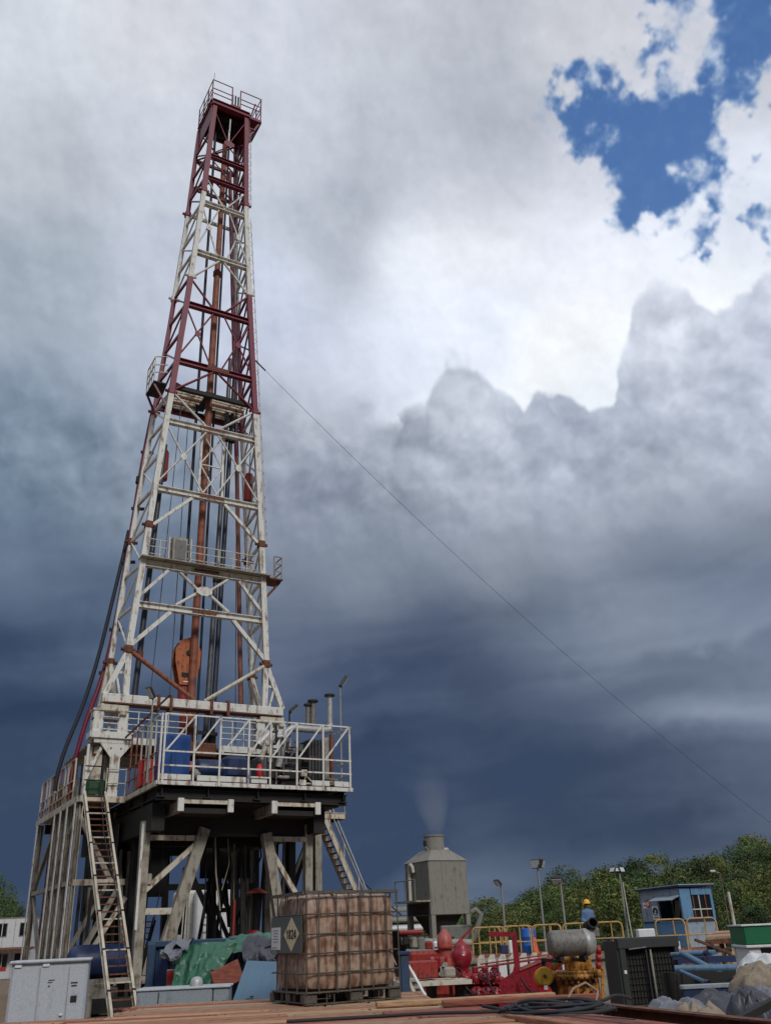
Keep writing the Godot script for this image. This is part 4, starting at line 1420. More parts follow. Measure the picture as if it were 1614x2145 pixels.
	part("edge_beam", geo().box(P(-1.02, 8.22, 4.76), Vector3(2.0, 0.26, 0.1)), M.dirty_white, o)
	part("right_walkway", geo().box(P(9.9, 7.9, 8.8), Vector3(2.2, 0.1, 8.0)), M.beam_grey, o)
	part("edge_beam", geo().box(P(10.1, 7.75, 4.85), Vector3(1.9, 0.22, 0.1)), M.dirty_white, o)
	part("edge_beam", geo().box(P(11.0, 7.75, 8.8), Vector3(0.1, 0.22, 8.0)), M.rust, o)
	part("corner_box", geo().cbox(P(9.7, 8.55, 5.3), Vector3(0.75, 1.2, 0.7), 0.05), M.white, o)
	# upper drill floor on pedestals
	part("drill_floor", geo().box(P(0.55, 10.82, 8.2), Vector3(4.3, 0.1, 6.6)), M.beam_grey, o)
	part("drill_floor", geo().box(P(6.0, 10.72, 8.2), Vector3(3.5, 0.1, 6.6)), M.beam_grey, o)
	part("floor_edge", geo().box(P(0.55, 10.82, 4.86), Vector3(4.35, 0.3, 0.12)), M.white, o)
	part("floor_edge", geo().box(P(6.0, 10.72, 4.86), Vector3(3.5, 0.3, 0.12)), M.white, o)
	for q in [[0.55, 4.2], [6.0, 3.4]]:
		part("floor_girder", geo().ibeam(P(q[0] - q[1] * 0.5, 10.42, 5.3), P(q[0] + q[1] * 0.5, 10.42, 5.3), 0.3, 0.42), M.rust, o)
	# flared pedestal at the left front, plain ones elsewhere
	var poly := PackedVector2Array([Vector2(-0.22, -2.3), Vector2(0.22, -2.3), Vector2(0.22, -0.62), Vector2(0.72, 0.0), Vector2(-0.72, 0.0), Vector2(-0.22, -0.62)])
	part("pedestal", geo().prism(poly, P(-0.62, 10.66, 4.86), Basis.IDENTITY, 0.1), M.white, o)
	part("pedestal_web", geo().box(P(-0.62, 9.45, 5.3), Vector3(0.08, 2.2, 0.75)), M.dirty_white, o)
	part("pedestal_flange", geo().box(P(-0.62, 9.45, 5.7), Vector3(0.5, 2.2, 0.08)), M.dirty_white, o)
	for q in [[-0.85, 10.45], [-0.4, 10.45], [-0.85, 8.7], [-0.4, 8.7]]:
		part("bolt", geo().tube(P(q[0], q[1], 4.8), P(q[0], q[1], 4.77), 0.035, 0.035, 6), M.rust, o)
	for q in [[-1.45, 9.5], [2.4, 12.0], [6.9, 5.6], [6.9, 10.8], [2.3, 8.2], [4.6, 8.2]]:
		pb("floor_post", M.dirty_white, o, P(q[0], 8.4, q[1]), P(q[0], 10.6, q[1]), 0.34, 0.34, UPV)
	# big bent plate and bracing left of the pedestal
	var g := geo()
	g.sheet(func(a: float, b: float) -> Vector3: return P(-1.75 + a * 0.62, 8.45 + b * 2.15, 5.5 - 0.35 * sin(a * PI * 0.5)), 6, 2, Vector3(-0.3, 0, 1))
	part("curved_shield", g, M.dirty_white, o)
	pb("pedestal_brace", M.white, o, P(-1.82, 9.0, 5.0), P(-1.2, 10.6, 5.0), 0.1, 0.12)
	pb("pedestal_brace", M.white, o, P(-1.82, 9.7, 5.0), P(-1.45, 9.9, 5.0), 0.08, 0.1)
	pb("pedestal_brace", M.white, o, P(-1.82, 8.4, 5.0), P(-1.8, 10.6, 5.0), 0.1, 0.12, UPV)
	# mast shoes on the drill floor
	for side in [-1, 1]:
		var su: float = 3.05 + side * 3.95
		for d in [-0.62, 0.5]:
			part("mast_shoe", geo().cbox(P(su + d, 11.5, 5.1), Vector3(0.48, 1.25, 0.6), 0.05), M.white, o)
		part("shoe_base", geo().box(P(su, 11.02, 5.1), Vector3(1.9, 0.28, 0.8)), M.white, o)
		pb("shoe_link", M.dirty_white, o, P(su - 0.1, 11.1, 5.2), P(su + 0.1, 12.2, 5.2), 0.12, 0.14, UPV)
		part("shoe_pin", geo().tube(P(su - 0.9, 11.75, 4.9), P(su + 0.8, 11.75, 4.9), 0.1, 0.1, 8), M.steel, o)
		part("shoe_valve", geo().cbox(P(su + 0.45, 12.05, 4.75), Vector3(0.3, 0.22, 0.2), 0.03), M.dirty_white, o)
		part("shoe_cap", geo().box(P(su - 0.6, 12.16, 5.1), Vector3(0.6, 0.1, 0.66)), M.dirty_white, o)


func rail_run(o: Node3D, mt: Material, pts: Array, h: float, rails: Array, r := 0.032) -> void:
	# posts at the points, rails between them; points are rig coordinates of the post feet
	for q: Vector3 in pts:
		pt("rail_post", mt, o, P(q.x, q.y, q.z), P(q.x, q.y + h, q.z), r, 6)
	for dh: float in rails:
		for i in pts.size() - 1:
			var a: Vector3 = pts[i]
			var b: Vector3 = pts[i + 1]
			pt("rail", mt, o, P(a.x, a.y + dh, a.z), P(b.x, b.y + dh, b.z), r * 0.9, 6)


func build_guardrails() -> void:
	# tall front railing with diagonals
	var o := rig_thing("guardrail", "tall white front railing with diagonal braces round the engine platform", "railing", Vector3(4.4, 8.3, 0.0))
	var us := [0.0, 0.15, 1.43, 2.55, 3.84, 4.84, 6.1, 7.38, 8.72]
	for i in us.size():
		var u: float = us[i]
		pb("rail_post", M.white, o, P(u, 8.2, -0.1), P(u, 11.06, -0.1), 0.075, 0.075)
	for h in [11.05, 9.52, 8.95]:
		for i in us.size() - 1:
			if us[i + 1] - us[i] < 0.3:
				continue
			pb("rail", M.white, o, P(us[i], h, -0.1), P(us[i + 1], h, -0.1), 0.055, 0.06)
	for q in [[0.25, 1.4], [1.45, 2.5], [2.65, 3.8], [3.9, 4.8], [4.95, 6.05], [6.2, 7.3], [7.5, 8.65]]:
		pb("rail_diagonal", M.white, o, P(q[0], 9.55, -0.11), P(q[1], 11.0, -0.11), 0.06, 0.065)
	pb("gate_frame", M.white, o, P(3.9, 8.62, -0.12), P(4.8, 8.62, -0.12), 0.05, 0.06)
	# right return
	for v in [2.3, 4.6]:
		pb("rail_post", M.white, o, P(8.8, 8.3, v), P(8.8, 11.06, v), 0.07, 0.07)
	for h in [11.05, 9.52, 8.95]:
		pb("rail", M.white, o, P(8.78, h, -0.1), P(8.78, h, 4.6), 0.05, 0.06)
	# left return of the front platform
	o = rig_thing("guardrail", "rust-stained railing along the left edge of the engine platform", "railing", Vector3(0.0, 8.3, 2.3))
	for v in [0.5, 1.15, 1.8, 2.6, 3.4, 4.3]:
		pb("rail_post", M.dirty_white if v < 3.0 else M.brown, o, P(-0.05, 8.15, v), P(-0.05, 11.0, v), 0.06, 0.06)
	for h in [8.95, 9.5]:
		pb("rail", M.brown, o, P(-0.05, h, 0.05), P(-0.05, h, 4.7), 0.05, 0.05)
	pb("rail", M.dirty_white, o, P(-0.05, 11.0, 0.05), P(-0.05, 11.0, 4.5), 0.05, 0.06)
	pb("handrail", M.rust, o, P(0.9, 12.4, 2.0), P(-0.3, 10.9, 4.6), 0.06, 0.07)
	# left walkway
	o = rig_thing("guardrail", "long pale railing along the left walkway of the rig", "railing", Vector3(-2.0, 8.3, 9.5))
	var pts := []
	for k in 12:
		pts.append(Vector3(-2.05, 8.3, 6.1 + k * 0.72))
	for k in 12:
		var q: Vector3 = pts[k]
		var m: Material = M.dirty_white if k % 3 != 1 else M.brown
		pb("rail_post", m, o, P(q.x, 8.15, q.z), P(q.x, 10.15, q.z), 0.065, 0.065)
	for h in [8.75, 9.2, 10.15]:
		pb("rail", M.dirty_white, o, P(-2.05, h, 6.1), P(-2.05, h, 14.1), 0.05, 0.05)
	# short piece by the stair head
	o = rig_thing("guardrail", "short railing beside the stair head below the flared pedestal", "railing", Vector3(-0.5, 8.3, 4.7))
	rail_run(o, M.dirty_white, [Vector3(-0.95, 8.3, 4.68), Vector3(-0.1, 8.3, 4.68)], 1.25, [0.6, 1.2], 0.03)
	# rails on the drill floor
	o = rig_thing("guardrail", "small white railing on the left front edge of the drill floor", "railing", Vector3(0.7, 10.95, 4.9))
	rail_run(o, M.white, [Vector3(-1.6, 10.95, 4.86), Vector3(-0.6, 10.95, 4.86), Vector3(0.3, 10.95, 4.86), Vector3(0.9, 10.95, 4.86), Vector3(1.7, 10.95, 4.86), Vector3(2.6, 10.95, 4.86)], 1.25, [0.35, 0.62, 0.9, 1.22], 0.03)
	o = rig_thing("guardrail", "small white railing on the right front edge of the drill floor", "railing", Vector3(6.0, 10.85, 4.9))
	rail_run(o, M.white, [Vector3(4.3, 10.85, 4.86), Vector3(4.9, 10.85, 4.86), Vector3(5.5, 10.85, 4.86), Vector3(6.2, 10.85, 4.86), Vector3(7.0, 10.85, 4.86), Vector3(7.7, 10.85, 4.86)], 1.25, [0.35, 0.62, 0.9, 1.22], 0.03)
	# right landing
	o = rig_thing("guardrail", "thin railing round the right-hand landing of the rig", "railing", Vector3(10.9, 7.9, 5.0))
	rail_run(o, M.beam_grey, [Vector3(11.0, 7.9, 4.9), Vector3(11.0, 7.9, 6.5), Vector3(11.0, 7.9, 8.5), Vector3(11.0, 7.9, 11.0)], 1.2, [0.4, 0.8, 1.2], 0.025)


func stair(called: String, label: String, top: Vector3, bot: Vector3, width: float, n: int, mt: Material, tread_mt: Material, rails: bool, across: Vector3) -> Node3D:
	# top and bottom in rig coordinates, the middle of the flight
	var o := rig_thing(called, label, "staircase", bot)
	var x := across * width * 0.5
	var a := P(bot.x, bot.y, bot.z)
	var b := P(top.x, top.y, top.z)
	var side := Vector3(x.x, 0, -x.z)
	for s in [-1, 1]:
		part("stringer", geo().ibeam(a + side * s, b + side * s, 0.09, 0.26, Vector3.UP, 0.02), mt, o)
	var run := (b - a)
	for i in n:
		var c := a + run * ((i + 0.5) / n)
		var g := geo()
		var f := Vector3(run.x, 0, run.z).normalized()
		var bs := Basis(side.normalized(), Vector3.UP, side.normalized().cross(Vector3.UP))
		g.box(c, Vector3(width - 0.1, 0.045, 0.24), bs)
		part("tread", g, tread_mt if i % 4 else mt, o)
	if rails:
		for s in [-1, 1]:
			part("handrail", geo().tube(a + side * s + Vector3(0, 0.95, 0), b + side * s + Vector3(0, 0.95, 0), 0.028, 0.028, 6), mt, o)
			for i in 5:
				var c: Vector3 = a + run * ((i + 0.5) / 5.0) + side * s
				part("handrail_post", geo().tube(c, c + Vector3(0, 0.95, 0), 0.025, 0.025, 6), mt, o)
	return o


func build_stairs() -> void:
	var o := stair("staircase", "long steep cream staircase with rusty treads climbing to the left walkway", Vector3(-1.62, 8.3, 3.75), Vector3(-1.3, 0.06, -2.6), 0.86, 32, M.dirty_white, M.rust, false, Vector3(1, 0, 0))
	for i in 6:
		for s in [-1, 1]:
			var t := (i + 0.6) / 6.4
			var q := Vector3(-1.3, 0.06, -2.6).lerp(Vector3(-1.62, 8.3, 3.75), t)
			part("rail_socket", geo().cbox(P(q.x + s * 0.43, q.y + 0.12, q.z), Vector3(0.12, 0.16, 0.12), 0.02), M.oily_and_shade, o)
	part("safety_chain", geo().path(PackedVector3Array([P(-1.45, 8.9, 3.6), P(-1.5, 6.5, 1.9), P(-1.15, 4.0, 0.2), P(-1.35, 1.8, -1.6)]), 0.02, 5), M.cable, o)
	part("stair_foot", geo().cbox(P(-0.85, 0.2, -2.7), Vector3(0.22, 0.5, 0.35), 0.05), M.rust, o)
	stair("staircase", "narrow rusty staircase with handrails running down from the right landing", Vector3(9.75, 7.9, 5.3), Vector3(13.6, 0.05, 5.3), 0.9, 28, M.dirty_white, M.brown, true, Vector3(0, 0, 1))
	# rope that hangs beside the right stair
	rb = Vector3(14.5, 0, 5.0)
	solo("tag_line", geo().path(PackedVector3Array([P(10.2, 8.4, 4.9), P(11.4, 5.9, 4.9), P(12.0, 4.6, 4.9), P(12.6, 3.4, 4.9), P(13.4, 1.0, 4.9)]), 0.02, 5), M.sign_white, "thin white rope hanging beside the right-hand stair", "rope", R(rb), YAW)
	solo("tag_line", geo().path(PackedVector3Array([P(10.9, 7.0, 5.2), P(11.9, 4.9, 5.2), P(12.1, 4.7, 5.2), P(14.2, 3.2, 5.2)]), 0.035, 5), M.hose, "dark cable slung out to the right of the right-hand stair", "cable", R(rb), YAW)
	# small stair under the rig
	stair("staircase", "short brown stair under the rig behind the front column", Vector3(1.9, 3.4, 7.0), Vector3(0.75, 0.6, 5.2), 0.8, 12, M.oily_and_shade, M.brown, false, Vector3(0.84, 0, -0.54))


func floodlight(called: String, label: String, foot: Vector3, h: float, head_deg: float, tilt: float, base: Vector3, mt: Material, long := 0.55) -> void:
	var o := rig_thing(called, label, "floodlight", base)
	part("pole", geo().tube(P(foot.x, foot.y, foot.z), P(foot.x, h, foot.z), 0.045, 0.04, 8), mt, o)
	var bs := Basis(Vector3(0, 1, 0), deg_to_rad(head_deg)) * Basis(Vector3(1, 0, 0), deg_to_rad(tilt))
	var c := P(foot.x, h, foot.z) + bs * Vector3(0, long * 0.5, 0)
	var head := part("lamp_head", geo().cbox(c, Vector3(0.3, long, 0.16), 0.03, bs), M.lamp_body, o)
	part("lamp_lens", geo().box(c + bs * Vector3(0, 0, 0.088), Vector3(0.24, long - 0.1, 0.012), bs), M.lens, head)


func build_rig_equipment() -> void:
	var UPV := Vector3(0, 0, 1)
	# engine with radiator, hood pipes and stacks
	var o := rig_thing("drawworks_engine", "dark diesel engine with silver exhaust pipes behind the front railing", "engine", Vector3(6.4, 8.4, 1.4))
	part("engine_block", geo().cbox(P(5.95, 9.25, 1.6), Vector3(1.9, 0.95, 1.1), 0.06), M.core, o)
	part("oil_sump", geo().cbox(P(5.95, 8.65, 1.6), Vector3(1.7, 0.35, 0.9), 0.06), M.oily_and_shade, o)
	for k in 6:
		part("cylinder_head", geo().cbox(P(5.25 + k * 0.28, 9.85, 1.25), Vector3(0.22, 0.3, 0.4), 0.04), M.oily_and_shade if k % 2 else M.steel, o)
	for k in 5:
		part("fuel_line", geo().path(PackedVector3Array([P(5.3 + k * 0.3, 9.4, 0.98), P(5.36 + k * 0.3, 9.8, 0.9), P(5.46 + k * 0.3, 10.1, 1.1)]), 0.03, 6), M.steel if k % 2 else M.hose, o)
	var rad := part("radiator", geo().cbox(P(7.45, 9.6, 1.6), Vector3(0.7, 2.0, 1.5), 0.05), M.core, o)
	for k in 5:
		part("radiator_bar", geo().box(P(7.15 + k * 0.16, 9.6, 0.82), Vector3(0.05, 1.9, 0.05)), M.steel, rad)
	part("radiator_shroud", geo().cbox(P(7.98, 9.55, 1.5), Vector3(0.34, 2.3, 1.4), 0.05), M.beam_grey, o)
	part("exhaust_manifold", geo().path(PackedVector3Array([P(5.7, 9.3, 1.0), P(5.85, 10.2, 0.9), P(6.0, 10.85, 0.9), P(6.3, 11.05, 0.9), P(7.2, 11.05, 0.9), P(7.95, 11.05, 0.9), P(8.2, 11.1, 0.9), P(8.25, 11.4, 0.9)]), 0.16, 10), M.silver, o)
	part("exhaust_branch", geo().path(PackedVector3Array([P(5.3, 9.5, 1.0), P(5.3, 10.3, 0.95), P(5.5, 10.6, 0.92), P(5.9, 10.65, 0.9)]), 0.11, 8), M.silver, o)
	for q in [[7.12, 12.15, 0.1], [7.38, 12.35, 0.13], [8.26, 12.7, 0.13]]:
		var stack := part("exhaust_stack", geo().tube(P(q[0], 11.0, 0.95), P(q[0], q[1], 0.95), q[2], q[2], 10), M.silver if q[1] > 12.5 else M.muffler, o)
		part("rain_cap", geo().tube(P(q[0], q[1], 0.95), P(q[0], q[1] + 0.08, 0.95), q[2] * 2.0, q[2] * 1.9, 10), M.oily_and_shade, stack)
	part("air_cleaner", geo().tube(P(4.95, 10.3, 1.6), P(5.5, 10.9, 1.6), 0.24, 0.24, 12), M.silver, o)
	part("turbo_pipe", geo().path(PackedVector3Array([P(4.9, 9.6, 1.1), P(5.05, 10.1, 1.05), P(5.25, 10.5, 1.1), P(5.6, 10.75, 1.3)]), 0.12, 8), M.dirty_white, o)
	part("drive_guard", geo().cbox(P(4.98, 9.2, 1.5), Vector3(0.4, 1.1, 1.0), 0.06), M.steel, o)
	part("hose", geo().path(PackedVector3Array([P(6.9, 8.5, 0.9), P(6.95, 8.95, 0.8), P(7.2, 8.7, 0.75), P(7.4, 8.5, 0.8)]), 0.05, 6), M.dirty_white, o)
	# small pipes, boxes and cables that fill the engine bay
	rng.seed = 515
	for i in 34:
		var a := Vector3(rng.randf_range(4.9, 7.9), rng.randf_range(8.5, 10.7), rng.randf_range(0.7, 1.3))
		var dirs := [Vector3(rng.randf_range(0.3, 0.9), 0, 0), Vector3(0, rng.randf_range(0.25, 0.8), 0), Vector3(0.2, 0.3, 0.1)]
		var b: Vector3 = a + dirs[i % 3]
		part("small_pipe", geo().tube(P(a.x, a.y, a.z), P(b.x, b.y, b.z), rng.randf_range(0.02, 0.06), -1.0, 7), [M.oily_and_shade, M.steel, M.dirty_white, M.oily_and_shade, M.hose, M.beam_grey, M.rust][i % 7], o)
	for i in 14:
		part("engine_fitting", geo().cbox(P(rng.randf_range(5.0, 7.1), rng.randf_range(8.6, 10.5), rng.randf_range(0.85, 1.1)), Vector3(rng.randf_range(0.12, 0.35), rng.randf_range(0.1, 0.35), 0.2), 0.03), [M.oily_and_shade, M.core, M.steel, M.dirty_white][i % 4], o)
	solo_box("fire_extinguisher", "small red fire extinguisher standing left of the engine", "fire extinguisher", Vector3(4.72, 8.42, 0.8))
	# blue cabinet
	o = rig_thing("blue_cabinet", "tall bright blue steel cabinet at the left end of the front railing", "cabinet", Vector3(1.0, 8.4, 1.2))
	part("cabinet_body", geo().cbox(P(1.05, 9.45, 1.6), Vector3(1.25, 2.05, 0.95), 0.04), M.blue, o)
	var cd := part("cabinet_door", geo().box(P(1.25, 9.45, 1.12), Vector3(0.78, 1.9, 0.03)), M.blue, o)
	part("door_seam", geo().box(P(0.83, 9.45, 1.115), Vector3(0.03, 1.95, 0.04)), M.deep_blue, o)
	# red cabinet
	o = rig_thing("red_cabinet", "red steel box standing left of the tall blue cabinet", "cabinet", Vector3(-0.2, 8.4, 2.2))
	part("cabinet_body", geo().cbox(P(0.2, 9.0, 2.5), Vector3(0.6, 1.15, 0.6), 0.04), M.fire_red, o)
	part("cabinet_door", geo().box(P(0.2, 9.0, 2.18), Vector3(0.5, 1.0, 0.03)), M.fire_red, o)
	# winch motor on the platform
	o = rig_thing("winch_motor", "dark blue winch motor with a pale drum lying behind the railing", "winch", Vector3(3.1, 8.4, 1.4))
	part("motor_body", geo().lathe([Vector2(0.0, -0.7), Vector2(0.42, -0.7), Vector2(0.46, -0.6), Vector2(0.46, 0.6), Vector2(0.4, 0.7), Vector2(0.0, 0.7)], P(2.75, 9.1, 1.5), Basis(Vector3(0, 1, 0), Vector3(1, 0, 0), Vector3(0, 0, -1)), 16), M.deep_blue, o)
	part("motor_cover", geo().cbox(P(3.75, 9.2, 1.4), Vector3(1.15, 1.0, 0.9), 0.16), M.deep_blue, o)
	part("winch_drum", geo().lathe([Vector2(0.0, -0.5), Vector2(0.3, -0.5), Vector2(0.3, 0.5), Vector2(0.0, 0.5)], P(2.1, 9.2, 1.8), Basis(Vector3(0, 1, 0), Vector3(1, 0, 0), Vector3(0, 0, -1)), 14), M.pump_faded, o)
	part("coupling", geo().tube(P(1.85, 8.85, 1.3), P(2.15, 8.85, 1.3), 0.28, 0.22, 12), M.beam_grey, o)
	for u in [2.4, 3.1, 3.7]:
		part("mount", geo().cbox(P(u, 8.52, 1.4), Vector3(0.3, 0.3, 0.8), 0.03), M.oily_and_shade, o)
	# rotary gear on the drill floor edge
	o = rig_thing("rotary_gear", "rusty machinery between the two halves of the drill floor", "machinery", Vector3(3.5, 10.2, 6.0))
	part("gear_case", geo().cbox(P(3.6, 10.7, 5.8), Vector3(1.4, 0.7, 1.1), 0.08), M.rust, o)
	part("gear_arm", geo().bar(P(3.3, 11.6, 5.6), P(4.4, 11.55, 5.6), 0.14, 0.16), M.oily_and_shade, o)
	part("gear_shaft", geo().tube(P(2.7, 10.5, 5.3), P(4.5, 10.5, 5.3), 0.18, 0.18, 10), M.rust, o)
	# green machine at the stair head
	o = rig_thing("green_pump", "dark green pump standing at the head of the left staircase", "pump", Vector3(-1.3, 8.35, 5.4))
	part("pump_case", geo().cbox(P(-1.25, 8.75, 5.5), Vector3(0.85, 0.75, 0.7), 0.1), M.dark_green, o)
	part("pump_motor", geo().tube(P(-1.15, 9.1, 5.5), P(-1.15, 9.7, 5.5), 0.24, 0.22, 12), M.oily_and_shade, o)
	# stair gate
	o = rig_thing("stair_gate", "dark tubular gate at the head of the left staircase", "gate", Vector3(-1.6, 8.3, 4.3))
	rail_run(o, M.oily_and_shade, [Vector3(-2.05, 8.35, 4.2), Vector3(-2.05, 8.35, 4.7), Vector3(-1.15, 8.35, 4.7)], 1.3, [0.65, 1.25], 0.035)
	pt("gate_post", M.dirty_white, o, P(-2.1, 8.3, 3.9), P(-2.1, 9.9, 4.0), 0.04, 6)
	# wall of pale drums and gear behind the left walkway railing
	o = rig_thing("windwall", "row of grey and white sheets fixed behind the left walkway railing", "wind wall", Vector3(-1.6, 8.35, 10.0))
	var cols := [M.beam_grey, M.oily_and_shade, M.block_red, M.white, M.steel, M.oily_and_shade, M.beam_grey, M.dirty_white]
	for k in 8:
		part("sheet", geo().box(P(-1.75, 8.9 + 0.1 * (k % 3), 6.9 + k * 0.9), Vector3(0.05, 1.0 + 0.25 * (k % 3), 0.62)), cols[k], o)
	# floodlights
	floodlight("floodlight", "grey floodlight on a thin pole at the left of the front platform", Vector3(-0.15, 8.4, 1.0), 11.9, -60, 38, Vector3(-0.15, 8.4, 1.0), M.pole_grey)
	floodlight("floodlight", "floodlight on a tall thin pole at the right corner of the platform", Vector3(8.45, 8.4, 0.2), 13.0, 75, 32, Vector3(8.45, 8.4, 0.2), M.pole_grey, 0.6)
	floodlight("floodlight", "small floodlight above the engine beside the exhaust stacks", Vector3(6.75, 10.9, 2.2), 12.1, 70, 50, Vector3(6.75, 10.9, 2.2), M.oily_and_shade, 0.5)
	# brown pole with sign box at the right corner
	o = rig_thing("rusty_post", "rusty brown post in the right rear corner of the front platform", "post", Vector3(8.4, 8.4, 2.4))
	part("post_body", geo().box(P(8.45, 9.7, 1.2), Vector3(0.14, 2.5, 0.14)), M.brown, o)
	part("post_foot", geo().cbox(P(8.3, 8.75, 1.2), Vector3(0.7, 0.3, 0.5), 0.03), M.beam_grey, o)


func solo_box(called: String, label: String, cat: String, p: Vector3) -> void:
	var o := rig_thing(called, label, cat, p)
	part("cylinder", geo().lathe([Vector2(0.0, 0.0), Vector2(0.17, 0.0), Vector2(0.17, 0.75), Vector2(0.08, 0.9), Vector2(0.05, 0.95), Vector2(0.0, 0.95)], P(p.x, p.y, p.z), Basis.IDENTITY, 12), M.fire_red, o)
	part("valve", geo().cbox(P(p.x, p.y + 1.0, p.z), Vector3(0.14, 0.12, 0.1), 0.02), M.oily_and_shade, o)


# ---------------------------------------------------------------- the foreground
func round_box(c: Vector3, size: Vector3, r: float, n: int, wobble := 0.0) -> Geo:
	var g := geo()
	var h := size * 0.5
	var inner := h - Vector3.ONE * r
	var nz := fbm(77, 2.2, 3)
	for ax in 3:
		for k in [-1.0, 1.0]:
			var nn := Vector3.ZERO
			nn[ax] = k
			g.sheet(func(a: float, b: float) -> Vector3:
				var p := Vector3.ZERO
				p[ax] = h[ax] * k
				p[(ax + 1) % 3] = h[(ax + 1) % 3] * (2.0 * a - 1.0)
				p[(ax + 2) % 3] = h[(ax + 2) % 3] * (2.0 * b - 1.0)
				var q := p.clamp(-inner, inner)
				var o := (p - q)
				var d := o.normalized() if o.length() > 1e-5 else nn
				var out := q + d * r
				out += d * nz.get_noise_3dv(out * 1.7) * wobble
				return c + out, n, n, nn)
	return g


func build_tote() -> void:
	var o := thing("liquid_tote", "stained plastic liquid tote in a wire cage standing on the plank deck", "tote tank", Vector3(-1.108, 1.722, -11.017), deg_to_rad(29.2))
	# x to the right along the front, -z to the back, origin at the near lower corner
	var w := 1.2
	var d := 1.0
	part("tank", round_box(Vector3(w * 0.5, 0.615, -d * 0.5), Vector3(1.13, 0.99, 0.93), 0.09, 12, 0.03), M.plastic, o)
	part("filler_cap", geo().lathe([Vector2(0.12, 0.0), Vector2(0.12, 0.045), Vector2(0.0, 0.05)], Vector3(w * 0.5, 1.105, -d * 0.5), Basis.IDENTITY, 16), M.oily_and_shade, o)
	# horizontal hoops
	for h in [0.113, 0.306, 0.505, 0.702, 0.908]:
		var ring := PackedVector3Array([Vector3(0.03, h, 0.0), Vector3(w - 0.03, h, 0.0), Vector3(w, h, -0.03), Vector3(w, h, -d + 0.03), Vector3(w - 0.03, h, -d), Vector3(0.03, h, -d), Vector3(0.0, h, -d + 0.03), Vector3(0.0, h, -0.03), Vector3(0.03, h, 0.0)])
		part("cage_hoop", geo().path(ring, 0.0095, 6), M.galv, o)
	# upright bars
	for f in [0.012, 0.14, 0.325, 0.455, 0.58, 0.70, 0.865, 0.988]:
		for z in [0.014, -d - 0.014]:
			part("cage_bar", geo().tube(Vector3(w * f, 0.1, z * 0.6), Vector3(w * f, 1.12, z * 0.6), 0.0085, 0.0085, 6), M.galv, o)
	for f in [0.2, 0.5, 0.8]:
		for x in [-0.008, w + 0.008]:
			part("cage_bar", geo().tube(Vector3(x, 0.1, -d * f), Vector3(x, 1.12, -d * f), 0.0085, 0.0085, 6), M.galv, o)
	# flat top rim
	for q in [[Vector3(0, 1.135, 0), Vector3(w, 1.135, 0)], [Vector3(0, 1.135, -d), Vector3(w, 1.135, -d)], [Vector3(0, 1.135, -0.02), Vector3(0, 1.135, -d + 0.02)], [Vector3(w, 1.135, -0.02), Vector3(w, 1.135, -d + 0.02)]]:
		part("top_rim", geo().bar(q[0], q[1], 0.045, 0.032), M.galv, o)
	for x in [0.4, 0.8]:
		part("top_strap", geo().bar(Vector3(x, 1.137, 0.0), Vector3(x, 1.137, -d), 0.03, 0.018), M.galv, o)
	# pallet: rails, blocks, runners
	part("pallet_tray", geo().box(Vector3(w * 0.5, 0.118, -d * 0.5), Vector3(w - 0.02, 0.012, d - 0.02)), M.galv, o)
	for z in [-0.02, -d * 0.5, -d + 0.02]:
		for x in [0.075, 0.64, 1.13]:
			part("pallet_foot", geo().cbox(Vector3(x, 0.055, z - (0.05 if z > -0.1 else 0.0)), Vector3(0.16, 0.1, 0.12), 0.012), M.galv, o)
		part("pallet_runner", geo().box(Vector3(w * 0.5, 0.006, z), Vector3(w, 0.012, 0.07)), M.galv, o)
	for x in [0.27, 0.36, 0.92]:
		part("pallet_strut", geo().tube(Vector3(x, 0.01, -0.02), Vector3(x, 0.11, -0.02), 0.008, 0.008, 6), M.galv, o)
	for z in [-0.3, -0.34, -0.66, -0.7]:
		part("pallet_strut", geo().tube(Vector3(0.01, 0.01, z), Vector3(0.01, 0.11, z), 0.009, 0.009, 6), M.galv, o)
	part("pallet_side_runner", geo().box(Vector3(0.03, 0.018, -d * 0.5), Vector3(0.07, 0.012, d - 0.2)), M.galv, o)
	# plate on the left side with the placard and a paper
	var side := Basis(Vector3(0, 0, 1), Vector3(0, 1, 0), Vector3(-1, 0, 0))
	part("label_plate", geo().box(Vector3(-0.022, 0.706, -d * 0.5), Vector3(0.006, 0.385, 0.92)), M.plate_grey, o)
	var dia := part("placard", geo().prism(PackedVector2Array([Vector2(0, -0.178), Vector2(0.222, 0), Vector2(0, 0.178), Vector2(-0.222, 0)]), Vector3(-0.028, 0.706, -0.33), side, 0.004), M.placard, o, "pale diamond hazard placard reading 1824")
	var tm := TextMesh.new()
	tm.text = "1824"
	var fnt := SystemFont.new()
	fnt.font_names = PackedStringArray(["Droid Sans"])
	fnt.font_weight = 700
	tm.font = fnt
	tm.font_size = 64
	tm.pixel_size = 0.0021
	tm.depth = 0.003
	var t := MeshInstance3D.new()
	t.name = "placard_number"
	t.mesh = tm
	t.material_override = M.ink
	t.transform = Transform3D(side, Vector3(-0.032, 0.706, -0.33))
	dia.add_child(t, true)
	part("paper_label", geo().box(Vector3(-0.028, 0.67, -0.80), Vector3(0.004, 0.24, 0.27)), M.paper, o)
	part("paper_label", geo().box(Vector3(-0.028, 0.54, -0.84), Vector3(0.004, 0.08, 0.15)), M.muffler, o)
	for k in 5:
		part("paper_line", geo().box(Vector3(-0.031, 0.755 - k * 0.03, -0.80), Vector3(0.002, 0.006, 0.17 - 0.03 * (k % 3))), M.steel, o)


